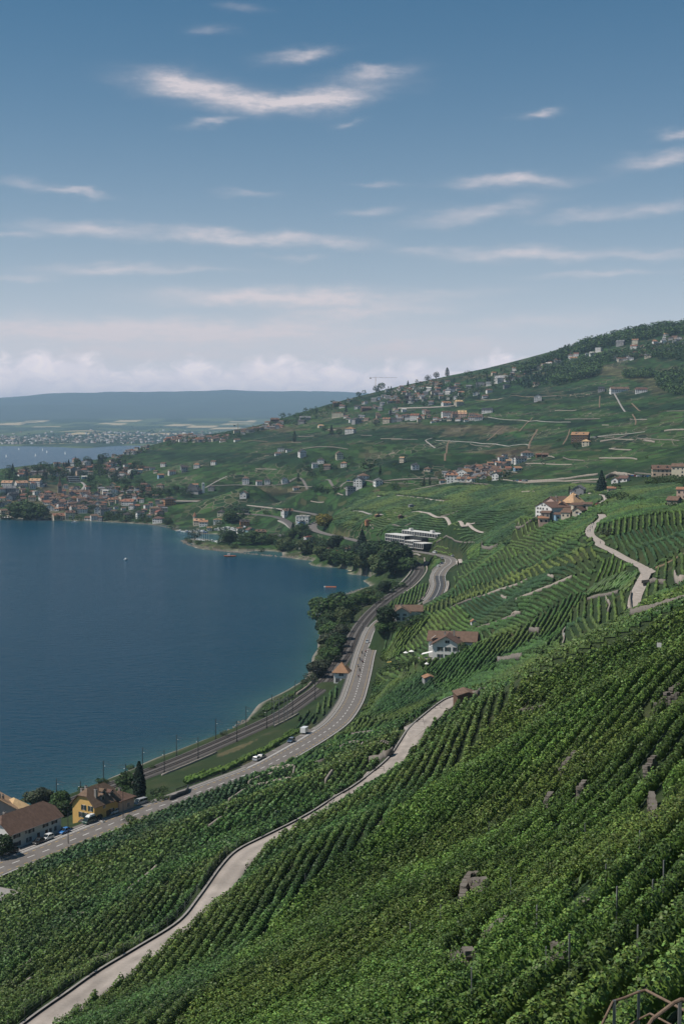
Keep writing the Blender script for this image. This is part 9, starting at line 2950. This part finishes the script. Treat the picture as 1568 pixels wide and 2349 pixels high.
def build_boats():
    def boat(p, rz, L, label, group, mast=0.0, cabin=True, hull='car_white', sail=False):
        root = empty('sailing_boat' if mast else 'motor_boat', p, rz)
        if label[0] == '=':
            tag(root, label[1:], 'boat', group)
        else:
            u, v = proj(np.array([p]))[0]
            reg(root, label, u, v, 'boat', group)
        k = round(L)
        link('hull', cached(('hull', k, hull), lambda: boat_mesh(k, k * .32, .09 * k + .25, hull, None)), root)
        z = .09 * k + .25
        if cabin:
            def cab():
                b = MB()
                b.hull([(-L * .15, -L * .1, z), (L * .2, -L * .09, z), (L * .2, L * .09, z), (-L * .15, L * .1, z)], [(-L * .13, -L * .08, z + .14 * L), (L * .08, -L * .07, z + .14 * L), (L * .08, L * .07, z + .14 * L), (-L * .13, L * .08, z + .14 * L)])
                return b.mesh('cabin', [MATS['car_white']])
            link('cabin', cached(('cab', k), cab), root)
            def scr():
                b = MB()
                b.hull([(L * .12, -L * .085, z + .05 * L), (L * .19, -L * .08, z + .05 * L), (L * .19, L * .08, z + .05 * L), (L * .12, L * .085, z + .05 * L)], [(L * .08, -L * .075, z + .12 * L), (L * .125, -L * .07, z + .12 * L), (L * .125, L * .07, z + .12 * L), (L * .08, L * .075, z + .12 * L)])
                return b.mesh('windscreen', [MATS['glass_dark']])
            link('windscreen', cached(('scr', k), scr), root)
        if mast:
            b = MB()
            b.tube((L * .08, 0, z), (L * .08, 0, mast), .12, .09, 5)
            b.tube((L * .08, 0, z + 1.3), (-L * .35, 0, z + 1.2), .09, .09, 5)
            b.build('mast', [MATS['frame_white']], root)
            if sail:
                b = MB()
                b.hull([(L * .06, -.06, z + 1.4), (-L * .36, -.06, z + 1.3), (L * .06, -.06, mast * .97)], [(L * .06, .06, z + 1.4), (-L * .36, .06, z + 1.3), (L * .06, .06, mast * .97)])
                b.hull([(L * .12, -.05, mast * .9), (L * .48, -.05, z + .4), (L * .12, -.05, z + .7)], [(L * .12, .05, mast * .9), (L * .48, .05, z + .4), (L * .12, .05, z + .7)])
                b.build('sail', [MATS['sail']], root)
    boat(pz(289, 1284, 0), 1.3, 7, '=small white motor boat alone in the middle of the bay', None)
    boat(pz(345, 1272, 0), .4, 4, '=tiny dinghy between the motor boat and the mole', None, cabin=False) if False else None
    # long red and white swimming raft and the brown work boat
    p = pz(760, 1346.5, .2)
    root = empty('swimming_raft', p, -.08, 'long red bathing raft with a white end floating in the cove', 'raft')
    b = MB()
    b.box(-5, 4, -1.1, 1.1, -.2, .45)
    b.build('deck', [MATS['cloth_orange']], root)
    b = MB()
    b.box(-6.4, -5.05, -1.1, 1.1, -.2, .6)
    b.build('float_end', [MATS['frame_white']], root)
    p = pz(528, 1276.5, .2)
    root = empty('work_boat', p, .1, 'brown flat work boat moored off the mole', 'boat')
    link('hull', boat_mesh(13, 4, .9, 'cloth_orange', None), root)
    b = MB()
    b.box(-3, 0, -1.2, 1.2, .9, 2.8)
    b.build('cabin', [MATS['wall_white']], root)
    p = pz(815, 1311, .15)
    root = empty('moored_barge', p, -.05, 'pale boat under a blue cover moored below the grove', 'boat')
    link('hull', boat_mesh(14, 4.2, .8, 'wall_cream', None), root)
    b = MB()
    b.hull([(1, -1.6, .8), (6, -1.2, .8), (6, 1.2, .8), (1, 1.6, .8)], [(1.4, -.3, 1.8), (5, -.3, 1.5), (5, .3, 1.5), (1.4, .3, 1.8)])
    b.build('cover', [MATS['car_blue']], root)
    boat(pz(172, 1199, 0), .2, 9, '=white boat lying at the village landing stage', None)
    r = random.Random(8)
    # yachts in the harbour basin
    for k, (u, v) in enumerate(((452, 1239), (457, 1240.5), (462, 1242), (466, 1243.5), (470, 1245), (475, 1246), (480, 1244))):
        boat(pz(u, v, .1), 2.0 + r.uniform(-.1, .1), 9, 'white yacht with bare mast moored in the harbour', 'yachts in the harbour', mast=r.uniform(11, 15), cabin=True)
    for k, (u, v) in enumerate(((492, 1243), (497, 1244), (502, 1244.5), (507, 1243), (512, 1242.5), (518, 1242), (524, 1241), (530, 1240), (536, 1239), (544, 1238), (550, 1237), (486, 1240))):
        q = hit(u, v)
        q[2] = max(q[2], .15)
        boat(q, r.uniform(0, 3), r.choice((6, 7, 8)), 'white motor boat berthed in the harbour', 'motor boats in the harbour')
    # boats ashore on the slip and caravans behind the harbour
    for k in range(16):
        u, v = 410 + k * 4.2 + r.uniform(-1, 1), 1222.5 - r.uniform(0, 4)
        q = hit(u, v)
        boat(q + np.array([0, 0, .5]), r.uniform(0, 3), r.choice((5, 6, 7)), 'pale boat laid up on the slipway', 'boats on the slipway', hull=r.choice(('car_white', 'car_white', 'car_blue')))
    for k, (u, v) in enumerate(fill([(492, 1215), (560, 1210), (570, 1222), (500, 1228)], 20, 4, 6) + [(545, 1234), (556, 1232), (568, 1236), (600, 1236), (606, 1232)]):
        p = hit(u, v)
        root = empty('caravan', p, r.uniform(0, 3))
        reg(root, 'white caravan parked on the camping ground', u, v, 'caravan', 'caravans behind the harbour')

        def cv():
            b = MB()
            b.prism([(-3.2, .5), (3.0, .5), (3.2, 1.4), (2.7, 2.7), (-2.8, 2.7), (-3.3, 1.6)], -1.15, 1.15)
            return b.mesh('body', [MATS['car_white']])
        link('body', cached('caravan', cv), root)

        def cw():
            b = MB()
            b.box(-2.2, 2.2, -1.18, 1.18, 1.45, 2.05)
            return b.mesh('window', [MATS['glass_dark']])
        link('window', cached('caravanw', cw), root)
        wm = cached('cvwheel', lambda: car_meshes('car')['wheel'])
        for sy in (-1, 1):
            link('wheel', wm, root, (0, sy * 1.05, .33))
    # parked cars on the outskirts
    cols = ['white', 'silver', 'black', 'grey', 'blue', 'red']
    spots = [(300 + 5.5 * i, 1137.5 + .2 * i) for i in range(10)] + [(318 + 6 * i, 1123 - .4 * i) for i in range(6)] + [(400 + 8 * i, 1122 + .3 * i) for i in range(5)] + [(1180 + 7 * i, 1104.5) for i in range(5)] + [(1440 + 6 * i, 1093 + .3 * i) for i in range(9)] + [(690 + 7 * i, 1202 + (i % 2) * 3) for i in range(5)] + [(1310, 1181), (1322, 1182), (1333, 1182), (1363, 1005), (1368, 1004), (820, 1103), (800, 1104), (1373, 1160)]
    for i, (u, v) in enumerate(spots):
        p = hit(u, v)
        c = cols[(i * 7) % 6]
        o = car(p + np.array([0, 0, .25]), r.uniform(-.3, .3), r.choice(('car', 'suv')), c, 'x', 'cars parked far off')
        reg(o, f'{c} car parked in the distance', u, v, 'car', 'cars parked far off')
    # sails far out on the lake
    for k, (u, v) in enumerate(((44, 1032), (98, 1034), (108, 1039), (150, 1042), (82, 1047), (15, 1049))):
        d = pz(u, v, 0)
        boat(d, 2.36 + .08 * k, 9, f'=far white sail on the outer lake, {ordinal(k)} counted from the open water' if False else '=x', 'far sails', mast=13, cabin=False, sail=True)
    far_names = ['distant white sail lying farthest to the edge of the lake', 'distant white sail close under the far shore', 'distant white sail just below another sail', 'distant white sail near the wooded spit', 'distant white sail halfway across the outer lake', 'distant white sail closest to the village crest']
    fs = [o for o in COL.objects if o.get('group') == 'far sails']
    for o, n in zip(fs, far_names):
        o['label'] = n


PAINT += [
    ([(1240, 845), (1300, 838), (1400, 838), (1450, 842), (1500, 860), (1530, 900), (1500, 905), (1480, 880), (1400, 862), (1340, 858)], (.105, .105, .048), .85),
    ([(1465, 800), (1490, 795), (1500, 806), (1475, 818)], (.10, .11, .05), .9),
    ([(1005, 1003), (1030, 980), (1082, 979), (1062, 1000)], (.12, .105, .06), .8), ([(1120, 995), (1135, 973), (1170, 976), (1150, 998)], (.16, .125, .08), .8), ([(1135, 1048), (1142, 1034), (1190, 1032), (1180, 1050)], (.15, .115, .07), .75), ([(850, 1130), (872, 1119), (872, 1128), (858, 1130)], (.30, .22, .15), .9),
    ([(1000, 1147), (1040, 1136), (1085, 1130), (1040, 1150)], (.14, .13, .06), .8), ([(820, 1040), (850, 1030), (900, 1045), (860, 1050)], (.10, .10, .05), .6), ([(750, 1224), (770, 1215), (800, 1225), (790, 1238)], (.14, .12, .06), .7),
    ([(470, 1840), (540, 1800), (520, 1770), (430, 1808)], (.10, .11, .05), .0), ([(500, 1728), (560, 1706), (590, 1696), (550, 1720), (500, 1738)], (.16, .13, .07), .7), ([(640, 1716), (560, 1748), (520, 1760), (560, 1730)], (.06, .12, .03), .6),
    ([(300, 2060), (380, 1990), (450, 1945), (500, 1940), (440, 1985), (360, 2040)], (.085, .095, .042), .85), ([(790, 1722), (850, 1690), (900, 1680), (930, 1668), (905, 1700), (840, 1712)], (.05, .085, .035), .7), ([(600, 1800), (680, 1775), (720, 1765), (700, 1790), (620, 1812)], (.13, .12, .06), .7),
    ([(560, 1745), (540, 1745), (640, 1705), (700, 1660), (690, 1675)], (.07, .1, .035), .5), ([(420, 1238), (480, 1256), (560, 1264), (680, 1274), (700, 1268), (560, 1256), (480, 1250)], (.12, .11, .06), .7),
    ([(930, 1545), (945, 1530), (995, 1530), (985, 1545)], (.06, .10, .032), .9), ([(1150, 1510), (1220, 1495), (1270, 1490), (1250, 1512), (1180, 1530)], (.045, .075, .03), .8),
    ([(1090, 1300), (1140, 1275), (1190, 1262), (1240, 1245), (1230, 1258), (1150, 1285)], (.075, .10, .04), .6),
    ([(1445, 1015), (1568, 985), (1568, 1030), (1470, 1060), (1380, 1062), (1400, 1035)], (.055, .105, .025), .6), ([(1200, 1075), (1300, 1045), (1400, 1035), (1370, 1062), (1250, 1098), (1170, 1102)], (.05, .10, .026), .55), ([(1400, 985), (1500, 955), (1568, 940), (1568, 960), (1480, 985)], (.065, .115, .03), .7),
]
build_terrain()
build_lake()
build_far_shore()
build_road()
build_rail()
build_paths()
build_near_houses()
build_traffic()
build_far()
build_vines()
settle_labels()
build_haze()
